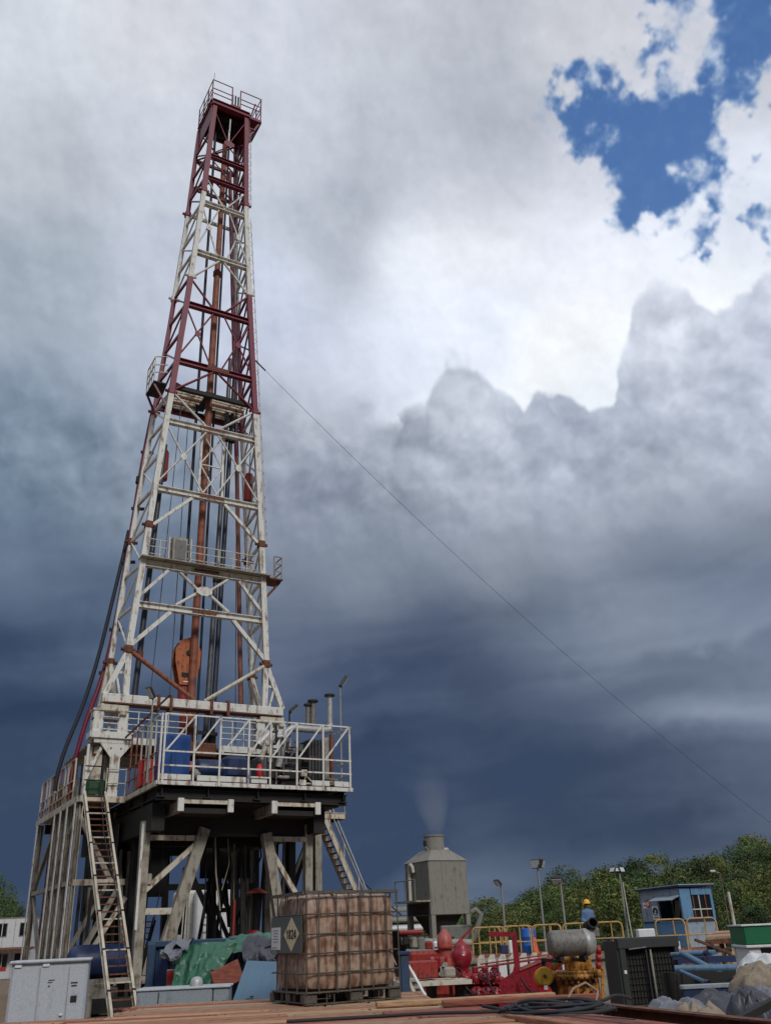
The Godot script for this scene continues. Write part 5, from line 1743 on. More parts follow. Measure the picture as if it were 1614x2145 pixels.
func build_deck() -> void:
	var o := thing("plank_deck", "weathered deck of wide brown planks in the foreground carrying the tote", "plank deck", Vector3(-1.0, 0.0, -8.6), deg_to_rad(5.0))
	rng.seed = 4021
	var mats := [M.wood, M.wood_red, M.wood_grey, M.wood_pale, M.wood]
	var top := 1.715
	var bs0 := Basis.IDENTITY
	var z := 3.4
	var row := 0
	while z > -4.2:
		var wd := rng.randf_range(0.2, 0.29)
		var x0 := -4.3
		var x1 := 2.3
		if z < -2.25:
			x0 = -1.9
			x1 = 1.55
		elif z < -1.4:
			x1 = 1.5
		elif z < -0.2:
			x1 = 1.95
		var x := x0 + rng.randf_range(-0.2, 0.2)
		while x < x1 - 0.05:
			var l := rng.randf_range(1.5, 3.2)
			if x + l > x1 - 0.5:
				l = x1 - x
			var th := 0.055
			var sag := rng.randf_range(-0.012, 0.004)
			var b := Basis(Vector3(0, 0, 1), rng.randf_range(-0.004, 0.004)) * Basis(Vector3(0, 1, 0), rng.randf_range(-0.006, 0.006)) * Basis(Vector3(1, 0, 0), rng.randf_range(-0.03, 0.03))
			if z < -2.0:
				sag = -0.004
				b = Basis.IDENTITY
			var g := geo().cbox(Vector3.ZERO, Vector3(l - rng.randf_range(0.008, 0.03), th, wd - rng.randf_range(0.012, 0.04)), 0.008)
			var q := part("plank", g, mats[rng.randi() % 5], o)
			q.transform = Transform3D(b, Vector3(x + l * 0.5, top - th * 0.5 + sag, z - wd * 0.5))
			if z < 1.2:
				for e in [-0.5, 0.5]:
					var nail := part("nail_head", geo().tube(Vector3(e * (l - 0.16), 0.026, 0.04), Vector3(e * (l - 0.16), 0.031, 0.04), 0.011, 0.011, 6), M.oily_and_shade, q)
			x += l
		z -= wd
		row += 1
	for jx in [-4.0, -2.4, -0.9, 0.6, 1.7]:
		part("joist", geo().box(Vector3(jx, top - 0.16, -0.3), Vector3(0.14, 0.2, 7.2 if jx > -2.0 and jx < 1.0 else 4.0)), M.wood_grey, o)
	for jx in [-3.9, -1.2, 1.4]:
		for jz in [2.8, 0.2, -1.8]:
			part("trestle_leg", geo().box(Vector3(jx, (top - 0.26) * 0.5, jz), Vector3(0.16, top - 0.26, 0.16)), M.wood_grey, o)
	# loose boards beside the tote
	var lp := [[0.62, -10.55, 1.9, 10.0, 0.13, M.wood_pale], [1.15, -10.2, 1.6, 4.0, 0.12, M.wood_red]]
	for k in 2:
		var q: Array = lp[k]
		solo("loose_board", geo().cbox(Vector3.ZERO, Vector3(q[2], 0.05, q[4]), 0.008), q[5], ["pale loose board lying on the deck edge right of the tote", "reddish loose board lying on the deck edge behind the cables"][k], "board", Vector3(q[0], 1.742, q[1]), deg_to_rad(q[3]))
	# rusty steel channel along the right edge
	var a := at(1262, 2107, 9.45)
	var b := at(1640, 2147, 7.25)
	var e := (b - a).normalized()
	rb = Vector3.ZERO
	o = thing("steel_channel", "long rusty steel channel along the right edge of the plank deck", "steel channel", a)
	var end := b + e * 1.2 - a
	part("web", geo().bar(Vector3(0, -0.06, 0), end + Vector3(0, -0.06, 0), 0.02, 0.16), M.rust, o)
	part("flange", geo().bar(Vector3(-0.05, 0.02, 0.02), end + Vector3(-0.05, 0.02, 0.02), 0.11, 0.016), M.rust, o)
	part("flange", geo().bar(Vector3(-0.05, -0.14, 0.02), end + Vector3(-0.05, -0.14, 0.02), 0.11, 0.016), M.rust, o)
	part("support_post", geo().box(Vector3(0.02, -a.y * 0.5 - 0.07, -0.02), Vector3(0.1, a.y - 0.16, 0.1)), M.rust, o)
	part("support_post", geo().box(end + Vector3(0.02, -a.y * 0.5 - 0.07, -0.02), Vector3(0.1, a.y - 0.16, 0.1)), M.rust, o)
	# red boards between the channel and the planks
	var rr := thing("red_board_stack", "reddish brown boards laid beside the rusty steel channel", "boards", Vector3(1.6, 1.70, -8.2), atan2(-(e.z), e.x))
	for k in 4:
		part("plank", geo().cbox(Vector3(0.1 + 0.05 * k, 0.02 + 0.004 * (k % 2), 0.13 + 0.14 * k), Vector3(2.6 - 0.3 * k, 0.05, 0.125), 0.008), [M.wood_red, M.rust, M.wood_red, M.wood][k], rr)


func build_cables() -> void:
	rng.seed = 733
	var o := thing("cable_coil", "tangled coil of black cable lying on the deck", "cable coil", Vector3(1.3, 1.722, -8.75))
	var g := geo()
	for k in 9:
		var r := rng.randf_range(0.27, 0.43)
		var cx := rng.randf_range(-0.08, 0.08)
		var cz := rng.randf_range(-0.1, 0.1)
		var pts := PackedVector3Array()
		var ph := rng.randf() * TAU
		var lift := 0.012 + 0.0085 * k
		for i in 30:
			var t := TAU * i / 29.0 * rng.randf_range(0.995, 1.005) + ph
			var rr := r * (1.0 + 0.06 * sin(t * 2.0 + k) + 0.03 * sin(t * 5.0 + k * 2.0))
			pts.append(Vector3(cx + rr * 1.05 * cos(t), lift * (0.75 + 0.35 * sin(t * 1.5 + k)) + 0.012, cz + rr * 1.05 * sin(t)))
		part("cable_loop", geo().path(pts, 0.0165 - 0.0004 * k, 6), M.cable if k % 3 else M.hose, o)
	# a raised kink of lighter rope
	part("rope_kink", geo().path(PackedVector3Array([Vector3(0.1, 0.05, -0.25), Vector3(0.2, 0.16, -0.35), Vector3(0.33, 0.2, -0.42), Vector3(0.42, 0.13, -0.36), Vector3(0.36, 0.05, -0.2)]), 0.012, 6), M.wood_grey, o)
	var runs := [[[600, 2147, 8.9], [760, 2136, 9.0], [900, 2130, 9.1], [1000, 2128, 9.0], [1090, 2118, 9.0]], [[1010, 2110, 9.7], [1040, 2117, 9.3], [1080, 2127, 8.9], [1120, 2137, 8.5]], [[1100, 2140, 8.3], [1230, 2142, 8.05], [1330, 2150, 7.6]], [[1215, 2105, 9.3], [1260, 2096, 9.6], [1290, 2085, 10.0], [1320, 2092, 10.4]]]
	var said := ["black cable running along the planks from lower left to the coil", "short black cable curling over the deck boards behind the coil", "black cable trailing from the coil towards the bottom edge", "black cable rising from the coil to the black radiator"]
	for k in 4:
		var pts := PackedVector3Array()
		var cv := Curve3D.new()
		for q: Array in runs[k]:
			var p := at(q[0], q[1], q[2])
			if k < 3:
				p.y = 1.738
			cv.add_point(p)
		for i in range(1, cv.point_count - 1):
			var t := (cv.get_point_position(i + 1) - cv.get_point_position(i - 1)) * 0.2
			cv.set_point_in(i, -t)
			cv.set_point_out(i, t)
		cv.bake_interval = 0.06
		var first := cv.get_point_position(0)
		for p in cv.get_baked_points():
			pts.append(p - first)
		solo("loose_cable", geo().path(pts, 0.016, 6), M.cable, said[k], "cable", first)


func build_left_front() -> void:
	# grey cabinet with double doors
	var d := 15.0
	var c := at(26, 2014, d)
	var h := c.y
	var o := thing("grey_cabinet", "pale grey steel cabinet with double doors at the lower left", "cabinet", Vector3(c.x, 0, c.z), deg_to_rad(16.0))
	var w := 1.12
	part("cabinet_body", geo().cbox(Vector3(w * 0.5, h * 0.5, -0.45), Vector3(w, h - 0.04, 0.9), 0.02), M.grey_cab, o)
	part("cabinet_roof", geo().cbox(Vector3(w * 0.5, h - 0.02, -0.44), Vector3(w + 0.06, 0.045, 1.0), 0.015), M.grey_cab, o)
	for q in [[0.03, 0.41], [0.425, 0.83], [0.845, 1.09]]:
		var door := part("door", geo().cbox(Vector3((q[0] + q[1]) * 0.5, h * 0.5 - 0.02, 0.012), Vector3(q[1] - q[0], h - 0.16, 0.024), 0.006), M.grey_cab, o)
	var last_door: Node3D = o.get_node("door_001")
	for q in [[0.93, h - 0.33, 0.1, 0.018], [0.93, h - 0.37, 0.08, 0.018], [0.94, h - 0.55, 0.09, 0.09], [0.6, h - 0.28, 0.09, 0.014], [0.58, h - 0.31, 0.07, 0.012], [0.57, h - 0.36, 0.03, 0.02]]:
		part("nameplate", geo().box(Vector3(q[0], q[1], 0.027), Vector3(q[2], q[3], 0.006)), M.steel if q[0] < 0.9 else M.oily_and_shade, last_door if q[0] < 0.9 else o)
	part("door_handle", geo().cbox(Vector3(0.78, h - 0.75, 0.04), Vector3(0.05, 0.03, 0.04), 0.008), M.paper, last_door)
	for x in [0.1, 0.5]:
		part("hinge_tab", geo().cbox(Vector3(x, h - 0.075, 0.03), Vector3(0.1, 0.04, 0.03), 0.006), M.paper, o)
	# low grey box with a domed cap
	d = 14.0
	c = at(287, 2076, d)
	h = c.y
	o = thing("low_grey_box", "long low grey steel box with a small silver dome on top", "equipment box", Vector3(c.x, 0, c.z), deg_to_rad(6.0))
	part("box_body", geo().cbox(Vector3(0.52, h - 0.32, -0.3), Vector3(1.04, 0.62, 0.6), 0.015), M.grey_box, o)
	part("box_end_section", geo().cbox(Vector3(1.16, h - 0.32, -0.3), Vector3(0.22, 0.62, 0.58), 0.015), M.grey_box, o)
	part("box_lid", geo().cbox(Vector3(0.64, h + 0.005, -0.3), Vector3(1.3, 0.03, 0.64), 0.008), M.grey_cab, o)
	part("box_seam", geo().box(Vector3(0.3, h - 0.32, 0.004), Vector3(0.012, 0.58, 0.008)), M.oily_and_shade, o)
	part("box_plinth", geo().box(Vector3(0.63, (h - 0.63) * 0.5, -0.3), Vector3(1.2, h - 0.63, 0.5)), M.oily_and_shade, o)
	part("dome_cap", geo().lathe([Vector2(0.09, 0.0), Vector2(0.09, 0.05), Vector2(0.075, 0.09), Vector2(0.04, 0.115), Vector2(0.0, 0.12)], Vector3(0.79, h + 0.02, -0.25), Basis.IDENTITY, 14), M.silver, o)
	part("paper_label", geo().box(Vector3(0.15, h - 0.3, 0.006), Vector3(0.09, 0.17, 0.006)), M.paper, o)
	part("label_mark", geo().lathe([Vector2(0.022, 0.0), Vector2(0.034, 0.0), Vector2(0.034, 0.003), Vector2(0.022, 0.003)], Vector3(0.15, h - 0.28, 0.01), Basis(Vector3(1, 0, 0), Vector3(0, 0, 1), Vector3(0, 1, 0)), 14), M.ink, o)
	part("warning_mark", geo().box(Vector3(0.04, h - 0.3, 0.006), Vector3(0.05, 0.12, 0.006)), M.rust, o)
	for x in [1.1, 1.2]:
		part("gauge", geo().cbox(Vector3(x, h - 0.2, 0.0), Vector3(0.05, 0.07, 0.02), 0.006), M.steel, o)
	# blue sheet leaning
	var a := at(482, 2112, 13.2)
	var b := at(566, 2114, 13.0)
	var e := at(600, 2015, 13.7)
	var f := at(517, 2012, 13.9)
	o = thing("blue_sheet", "light blue flat sheet leaning between the low box and the tote", "sheet", Vector3(a.x, 0, a.z))
	var o0 := Vector3(a.x, 0, a.z)
	var low := (a - f) * ((a.y - 1.05) / (f.y - a.y))
	var n := (b - a).cross(f - a).normalized()
	var pts := [a + low - o0, b + low - o0, e - o0, f - o0]
	var g := geo()
	for s in [0.0, 0.02]:
		g.quad(pts[0] - n * s, pts[1] - n * s, pts[2] - n * s, pts[3] - n * s, n if s == 0.0 else -n)
	for i in 4:
		var p0: Vector3 = pts[i]
		var p1: Vector3 = pts[(i + 1) % 4]
		g.quad(p0, p1, p1 - n * 0.02, p0 - n * 0.02, (p0 + p1) * 0.5 - (pts[0] + pts[2]) * 0.5)
	part("sheet_body", g, M.sheet_blue, o)
	var mk := at(523, 2098, 13.12) - o0
	for q in [[0.0, 0.03, 0.1], [0.01, 0.0, 0.08], [-0.01, -0.035, 0.06], [0.03, 0.055, 0.05]]:
		part("stencil_mark", geo().box(mk + Vector3(q[0], q[1], 0.03), Vector3(q[2], 0.018, 0.006)), M.green_tarp, o)
	part("prop_post", geo().tube(f - o0 + Vector3(0.2, -0.2, -0.1), Vector3(f.x - o0.x + 0.2, 0, f.z - o0.z - 0.2), 0.04), M.oily_and_shade, o)
	# blue ribbed container
	d = 17.0
	c = at(312, 1976, d)
	h = c.y
	o = thing("blue_container", "dark blue ribbed steel skip half covered by tarpaulins", "skip container", Vector3(c.x, 0, c.z), deg_to_rad(4.0))
	w = 2.75
	part("container_body", geo().box(Vector3(w * 0.5, h * 0.5, -0.8), Vector3(w, h, 1.5)), M.container_blue, o)
	for i in 24:
		part("rib", geo().prism(PackedVector2Array([Vector2(-0.045, 0), Vector2(-0.025, 0.045), Vector2(0.025, 0.045), Vector2(0.045, 0)]), Vector3(0.1 + i * 0.112, h * 0.5, -0.05), Basis(Vector3(1, 0, 0), Vector3(0, 0, 1), Vector3(0, 1, 0)), h - 0.2), M.container_blue, o)
	part("top_rail", geo().cbox(Vector3(w * 0.5, h - 0.02, -0.02), Vector3(w + 0.04, 0.1, 0.12), 0.015), M.container_blue, o)
	part("corner_post", geo().cbox(Vector3(0.06, h * 0.5, 0.0), Vector3(0.14, h, 0.14), 0.02), M.container_blue, o)
	part("side_panel", geo().box(Vector3(0.24, h * 0.5 - 0.1, 0.012), Vector3(0.2, h - 0.3, 0.03)), M.deep_blue, o)
	var sgn := part("sign_panel", geo().box(Vector3(0.41, h - 0.62, 0.014), Vector3(0.15, 0.4, 0.012)), M.sign_white, o)
	part("sign_red_field", geo().box(Vector3(0.41, h - 0.54, 0.024), Vector3(0.13, 0.22, 0.008)), M.sign_red, sgn)
	for k in 3:
		part("sign_mark", geo().box(Vector3(0.385 + 0.025 * k, h - 0.54 + 0.02 * (k % 2), 0.029), Vector3(0.012, 0.12, 0.004)), M.block_red, sgn)
	for k in 3:
		part("sign_mark", geo().box(Vector3(0.38 + 0.03 * k, h - 0.74, 0.022), Vector3(0.014, 0.07 - 0.015 * k, 0.004)), M.ink, sgn)
	# green tarpaulin
	var bz := fbm(31, 1.0, 3)
	o = thing("green_tarpaulin", "green tarpaulin hanging in folds over the blue skip", "tarpaulin", Vector3(c.x + 1.0, 0, c.z))
	var ox := Vector3(c.x + 1.0, 0, c.z)
	var tl := at(376, 1984, 16.75) - ox
	var tr := at(498, 1976, 16.75) - ox
	var bl := at(362, 2082, 16.3) - ox
	var br := at(432, 2076, 16.2) - ox
	g = geo()
	g.sheet(func(u: float, v: float) -> Vector3:
		var p := tl.lerp(tr, u).lerp(bl.lerp(br, u), v)
		var fold := sin(u * 15.0 + v * 3.0 + sin(v * 4.0) * 1.2) * 0.05 + sin(u * 31.0 - v * 5.0) * 0.02
		p.z += fold * (0.2 + v) + 0.12 * sin(v * PI * 0.5) + bz.get_noise_2d(u * 3.0, v * 3.0) * 0.1
		p.y += 0.05 * sin(u * PI) * (1.0 - v) - 0.08 * v * sin(u * 7.0)
		return p, 40, 20, Vector3(0, 0, 1))
	part("hanging_part", g, M.green_tarp, o)
	var tl2 := at(470, 1980, 16.8) - ox
	var tr2 := at(600, 1972, 16.8) - ox
	g = geo()
	g.sheet(func(u: float, v: float) -> Vector3:
		var p := tl2.lerp(tr2, u) + Vector3(0, -0.02, -0.7 * v)
		p.y += 0.1 * sin(v * PI) + bz.get_noise_2d(u * 2.0, v * 1.4) * 0.12 + (0.06 if v > 0.02 else -0.06)
		return p, 24, 8, Vector3(0, 1, 0.3))
	part("top_part", g, M.green_tarp, o)
	# grey tarpaulins left and right
	var gt := [[[343, 1990], [395, 1982], [340, 2012], [378, 2003], 16.6], [[506, 1984], [580, 1982], [530, 2040], [580, 2042], 16.2]]
	for k in 2:
		var q: Array = gt[k]
		o = thing("grey_tarpaulin", ["small crumpled grey tarpaulin on the left corner of the blue skip", "dark grey tarpaulin bunched over the right end of the blue skip"][k], "tarpaulin", ox)
		var p0 := at(q[0][0], q[0][1], q[4]) - ox
		var p1 := at(q[1][0], q[1][1], q[4]) - ox
		var p2 := at(q[2][0], q[2][1], q[4] - 0.2) - ox
		var p3 := at(q[3][0], q[3][1], q[4] - 0.2) - ox
		g = geo()
		g.sheet(func(u: float, v: float) -> Vector3:
			var p := p0.lerp(p1, u).lerp(p2.lerp(p3, u), v)
			p.z += 0.16 * sin(v * PI) + sin(u * 8.0 + v * 3.0 + 2.0 * bz.get_noise_2d(u * 1.5, v * 1.5 + k * 7)) * 0.06 + bz.get_noise_2d(u * 1.6 + k * 50, v * 1.6) * 0.12
			p.y += bz.get_noise_2d(u * 1.5 + k * 3, 30.0 + v * 0.8) * 0.1 - 0.05 * sin(u * PI) * v
			return p, 26, 18, Vector3(0, 0, 1))
		part("tarpaulin_body", g, M.grey_tarp if k == 0 else M.black_tarp, o)
		g = geo()
		g.sheet(func(u: float, v: float) -> Vector3:
			var p := p0.lerp(p1, u) + Vector3(0, 0.0, -0.6 * v)
			p.y += 0.12 * sin(v * PI) + bz.get_noise_2d(u * 2.0 + k * 9, v * 1.5) * 0.12
			return p, 16, 8, Vector3(0, 1, 0.2))
		part("tarpaulin_top", g, M.grey_tarp if k == 0 else M.black_tarp, o)
	# wooden board box
	c = at(448, 2070, 15.4)
	o = thing("wooden_crate", "reddish open wooden crate tilted between the green tarpaulin and blue sheet", "crate", Vector3(c.x, 0.0, c.z), deg_to_rad(24))
	var tiltb := Basis(Vector3(0, 0, 1), deg_to_rad(22))
	part("crate_panel", geo().cbox(Vector3(0.2, c.y + 0.16, 0), Vector3(0.46, 0.3, 0.03), 0.006, tiltb), M.wood_red, o)
	part("crate_side", geo().cbox(Vector3(0.05, c.y - 0.2, -0.2), Vector3(0.03, 0.9, 0.4), 0.006), M.rust, o)
	part("crate_base", geo().box(Vector3(0.2, (c.y - 0.3) * 0.5, -0.25), Vector3(0.5, c.y - 0.3, 0.4)), M.oily_and_shade, o)
	# blue cylinder tank on a steel frame, behind the foot of the long stair
	var ta := on_v(140, 2017, 2.6)
	var tb := on_v(268, 2013, 2.6)
	o = rig_thing("blue_tank", "dark blue horizontal cylinder tank on a frame behind the foot of the long staircase", "tank", Vector3((ta.x + tb.x) * 0.5, 0, 2.6))
	var bx := Basis(Vector3(0, 1, 0), Vector3(1, 0, 0), Vector3(0, 0, -1))
	var tl3 := tb.x - ta.x
	part("tank_shell", geo().lathe([Vector2(0.0, 0.0), Vector2(0.35, 0.04), Vector2(0.52, 0.14), Vector2(0.6, 0.3), Vector2(0.6, tl3 - 0.3), Vector2(0.52, tl3 - 0.14), Vector2(0.0, tl3)], P(ta.x, ta.y, 2.6), bx, 22), M.deep_blue, o)
	part("frame_rail", geo().cbox(P((ta.x + tb.x) * 0.5 + 0.4, ta.y - 0.68, 2.1), Vector3(tl3 + 1.2, 0.16, 0.16), 0.01), M.beam_grey, o)
	part("frame_rail", geo().cbox(P((ta.x + tb.x) * 0.5 + 0.4, ta.y - 0.68, 3.1), Vector3(tl3 + 1.2, 0.16, 0.16), 0.01), M.oily_and_shade, o)
	for x in [0.2, tl3 * 0.5, tl3 - 0.1]:
		part("frame_leg", geo().box(P(ta.x + x, (ta.y - 0.7) * 0.5, 2.6), Vector3(0.16, ta.y - 0.7, 1.0)), M.oily_and_shade, o)
	part("frame_bin", geo().cbox(P(ta.x + 0.9, ta.y - 1.1, 2.0), Vector3(1.3, 0.7, 0.3), 0.02), M.beam_grey, o)
	# blue post and small stair right of the tote
	c = at(845, 2000, 14.5)
	o = thing("blue_post", "dark blue square post just right of the tote", "post", Vector3(c.x, 0, c.z), deg_to_rad(10))
	part("post_body", geo().cbox(Vector3(0, c.y * 0.5, 0), Vector3(0.13, c.y, 0.13), 0.015), M.container_blue, o)
	part("post_cap", geo().cbox(Vector3(0, c.y + 0.02, 0), Vector3(0.17, 0.05, 0.17), 0.01), M.deep_blue, o)
	o = thing("small_stair", "small cream stair with white handrails right of the tote", "staircase", at(850, 2060, 15.5) * Vector3(1, 0, 1))
	var so := at(850, 2060, 15.5) * Vector3(1, 0, 1)
	var s0 := at(846, 2048, 15.6) - so
	var s1 := at(878, 2112, 15.0) - so
	for k in 2:
		var off := Vector3(0.12 * k, 0, -0.65 * k)
		part("stringer", geo().bar(s0 + off, s1 + off + (s1 - s0) * 0.6, 0.05, 0.16), M.dirty_white, o)
	for i in 7:
		var p := s0.lerp(s1 + (s1 - s0) * 0.6, (i + 0.5) / 7.0)
		part("tread", geo().box(p + Vector3(0.06, 0, -0.32), Vector3(0.2, 0.03, 0.6), Basis(Vector3.UP, 0.18)), M.beam_grey, o)
	var r0 := at(848, 2010, 15.6) - so
	var r1 := at(893, 2090, 15.0) - so
	part("handrail", geo().tube(r0, r1, 0.02, 0.02, 6), M.sign_white, o)
	part("handrail_post", geo().tube(r1, r1 - Vector3(0, 0.85, 0), 0.02, 0.02, 6), M.sign_white, o)
	part("handrail", geo().tube(r0 - Vector3(0, 0.35, 0), r1 - Vector3(0.08, 0.3, 0), 0.02, 0.02, 6), M.sign_white, o)
	part("handrail_post", geo().tube(r0, r0 - Vector3(0, 1.1, 0), 0.02, 0.02, 6), M.sign_white, o)


# ---------------------------------------------------------------- pumps, engine, tanks
func axis_x() -> Basis:
	return Basis(Vector3(0, 1, 0), Vector3(1, 0, 0), Vector3(0, 0, -1))


func ball_profile(r: float, n := 8) -> Array:
	var p := []
	for i in n + 1:
		var t := -PI / 2 + PI * i / n
		p.append(Vector2(maxf(0.0, r * cos(t)), r * sin(t)))
	return p


func build_tower() -> void:
	var d := 50.0
	var c := at(905, 1950, d)
	var o := thing("silo_tower", "square grey silo on legs with a pyramid roof and round chimney", "silo", Vector3(c.x, 0, c.z), deg_to_rad(31.0))
	var s := 2.4
	var h0 := at(905, 1917, d).y
	var h1 := at(905, 1802, d).y
	# near corner at the origin, front along +x, left side along -z
	var body := Vector3(s * 0.5, (h0 + h1) * 0.5, -s * 0.5)
	part("silo_body", geo().cbox(body, Vector3(s, h1 - h0, s), 0.03), M.tower, o)
	part("shaded_side_sheet", geo().box(Vector3(-0.012, body.y, -s * 0.5), Vector3(0.02, h1 - h0 - 0.04, s - 0.06)), M.tower_dark, o)  # darker sheet, shade of the left side put into its colour
	for x in [0.8, 1.6]:
		part("panel_seam", geo().box(Vector3(x, body.y, 0.006), Vector3(0.03, h1 - h0 - 0.04, 0.014)), M.tower, o)
	# roof
	var g := geo()
	var k := 0.62
	var e := 0.05
	var rh := 0.58
	var lo := [Vector3(-e, h1, e), Vector3(s + e, h1, e), Vector3(s + e, h1, -s - e), Vector3(-e, h1, -s - e)]
	var hi := [Vector3(k, h1 + rh, -k), Vector3(s - k, h1 + rh, -k), Vector3(s - k, h1 + rh, -s + k), Vector3(k, h1 + rh, -s + k)]
	for i in 4:
		var j := (i + 1) % 4
		g.quad(lo[i], lo[j], hi[j], hi[i], (lo[i] + lo[j]) * 0.5 - Vector3(s * 0.5, h1 - 1.0, -s * 0.5))
	g.quad(hi[0], hi[1], hi[2], hi[3], Vector3.UP)
	g.quad(lo[0], lo[1], lo[2], lo[3], Vector3.DOWN)
	part("roof", g, M.tower, o)
	part("chimney", geo().lathe([Vector2(0.56, 0.0), Vector2(0.53, 0.7), Vector2(0.57, 0.71), Vector2(0.57, 0.8), Vector2(0.48, 0.8), Vector2(0.46, 0.2), Vector2(0.0, 0.2)], Vector3(s * 0.5, h1 + rh, -s * 0.5), Basis.IDENTITY, 20, true), M.tower, o)
	part("roof_lamp", geo().cbox(Vector3(0.42, h1 + rh + 0.35, -0.9), Vector3(0.16, 0.3, 0.16), 0.03), M.oily_and_shade, o)
	part("roof_lamp_arm", geo().bar(Vector3(0.42, h1 + rh + 0.2, -0.9), Vector3(0.7, h1 + rh - 0.1, -0.9), 0.06, 0.06), M.beam_grey, o)
	part("lifting_lug", geo().cbox(Vector3(s - 0.75, h1 + rh + 0.06, -0.75), Vector3(0.3, 0.12, 0.1), 0.02), M.cream, o)
	# legs and hopper
	for q in [[0.12, -0.12], [s - 0.12, -0.12], [0.12, -s + 0.12], [s - 0.12, -s + 0.12]]:
		part("leg", geo().box(Vector3(q[0], h0 * 0.5, q[1]), Vector3(0.26, h0, 0.26)), M.tower, o)
	g = geo()
	var b0 := [Vector3(0.3, h0, -0.3), Vector3(s - 0.3, h0, -0.3), Vector3(s - 0.3, h0, -s + 0.3), Vector3(0.3, h0, -s + 0.3)]
	var b1 := [Vector3(0.9, h0 - 1.2, -0.9), Vector3(s - 0.9, h0 - 1.2, -0.9), Vector3(s - 0.9, h0 - 1.2, -s + 0.9), Vector3(0.9, h0 - 1.2, -s + 0.9)]
	for i in 4:
		var j := (i + 1) % 4
		g.quad(b0[i], b0[j], b1[j], b1[i], (b0[i] + b0[j]) * 0.5 - Vector3(s * 0.5, h0, -s * 0.5))
	part("hopper", g, M.oily_and_shade, o)
	for y in [h0 - 1.0, 1.0]:
		part("leg_tie", geo().box(Vector3(s * 0.5, y, -0.12), Vector3(s - 0.4, 0.14, 0.14)), M.tower_dark, o)
		part("leg_tie", geo().box(Vector3(0.12, y, -s * 0.5), Vector3(0.14, 0.14, s - 0.4)), M.tower_dark, o)
	# goose neck pipe and small landing on the left side
	part("gooseneck_pipe", geo().path(PackedVector3Array([Vector3(-0.14, h0 + 0.75, -1.75), Vector3(-0.14, h1 - 0.3, -1.75), Vector3(-0.16, h1 - 0.12, -1.66), Vector3(-0.18, h1 - 0.1, -1.5), Vector3(-0.14, h1 - 0.25, -1.4), Vector3(-0.12, h1 - 0.5, -1.38)]), 0.09, 8), M.cream, o)
	part("landing", geo().box(Vector3(-0.45, h0 + 0.68, -1.1), Vector3(0.9, 0.08, 2.2)), M.beam_grey, o)
	for z in [-0.1, -1.1, -2.1]:
		part("landing_post", geo().tube(Vector3(-0.86, h0 + 0.7, z), Vector3(-0.86, h0 + 1.7, z), 0.03, 0.03, 6), M.tower_dark, o)
	part("landing_rail", geo().tube(Vector3(-0.86, h0 + 1.7, -0.1), Vector3(-0.86, h0 + 1.7, -2.1), 0.03, 0.03, 6), M.tower_dark, o)
	part("recess_shade", geo().box(Vector3(-0.03, h0 + 0.3, -s * 0.5), Vector3(0.02, 0.56, s - 0.3)), M.oily_and_shade, o)  # flat dark sheet that paints the shade of a recess
	# steam
	var st := thing("steam_plume", "faint steam rising from the silo chimney", "steam", at(912, 1742, d + 1.2))
	var so := at(912, 1742, d + 1.2)
	rng.seed = 61
	for i in 16:
		var t := (i + 0.5) / 16.0
		var f := FogVolume.new()
		f.name = numbered(st, "steam_puff")
		f.shape = RenderingServer.FOG_VOLUME_SHAPE_ELLIPSOID
		var fm := FogMaterial.new()
		fm.albedo = Color(0.85, 0.88, 0.92)
		fm.density = lerpf(0.075, 0.008, sqrt(t))
		f.material = fm
		var r := lerpf(0.42, 1.15, t)
		f.size = Vector3(r * 2.0, r * 2.6, r * 2.0)
		st.add_child(f, true)
		f.position = at(912 - 16.0 * t * t + rng.randf_range(-5, 5) * t, 1738 - 86.0 * t, d + 1.2) - so


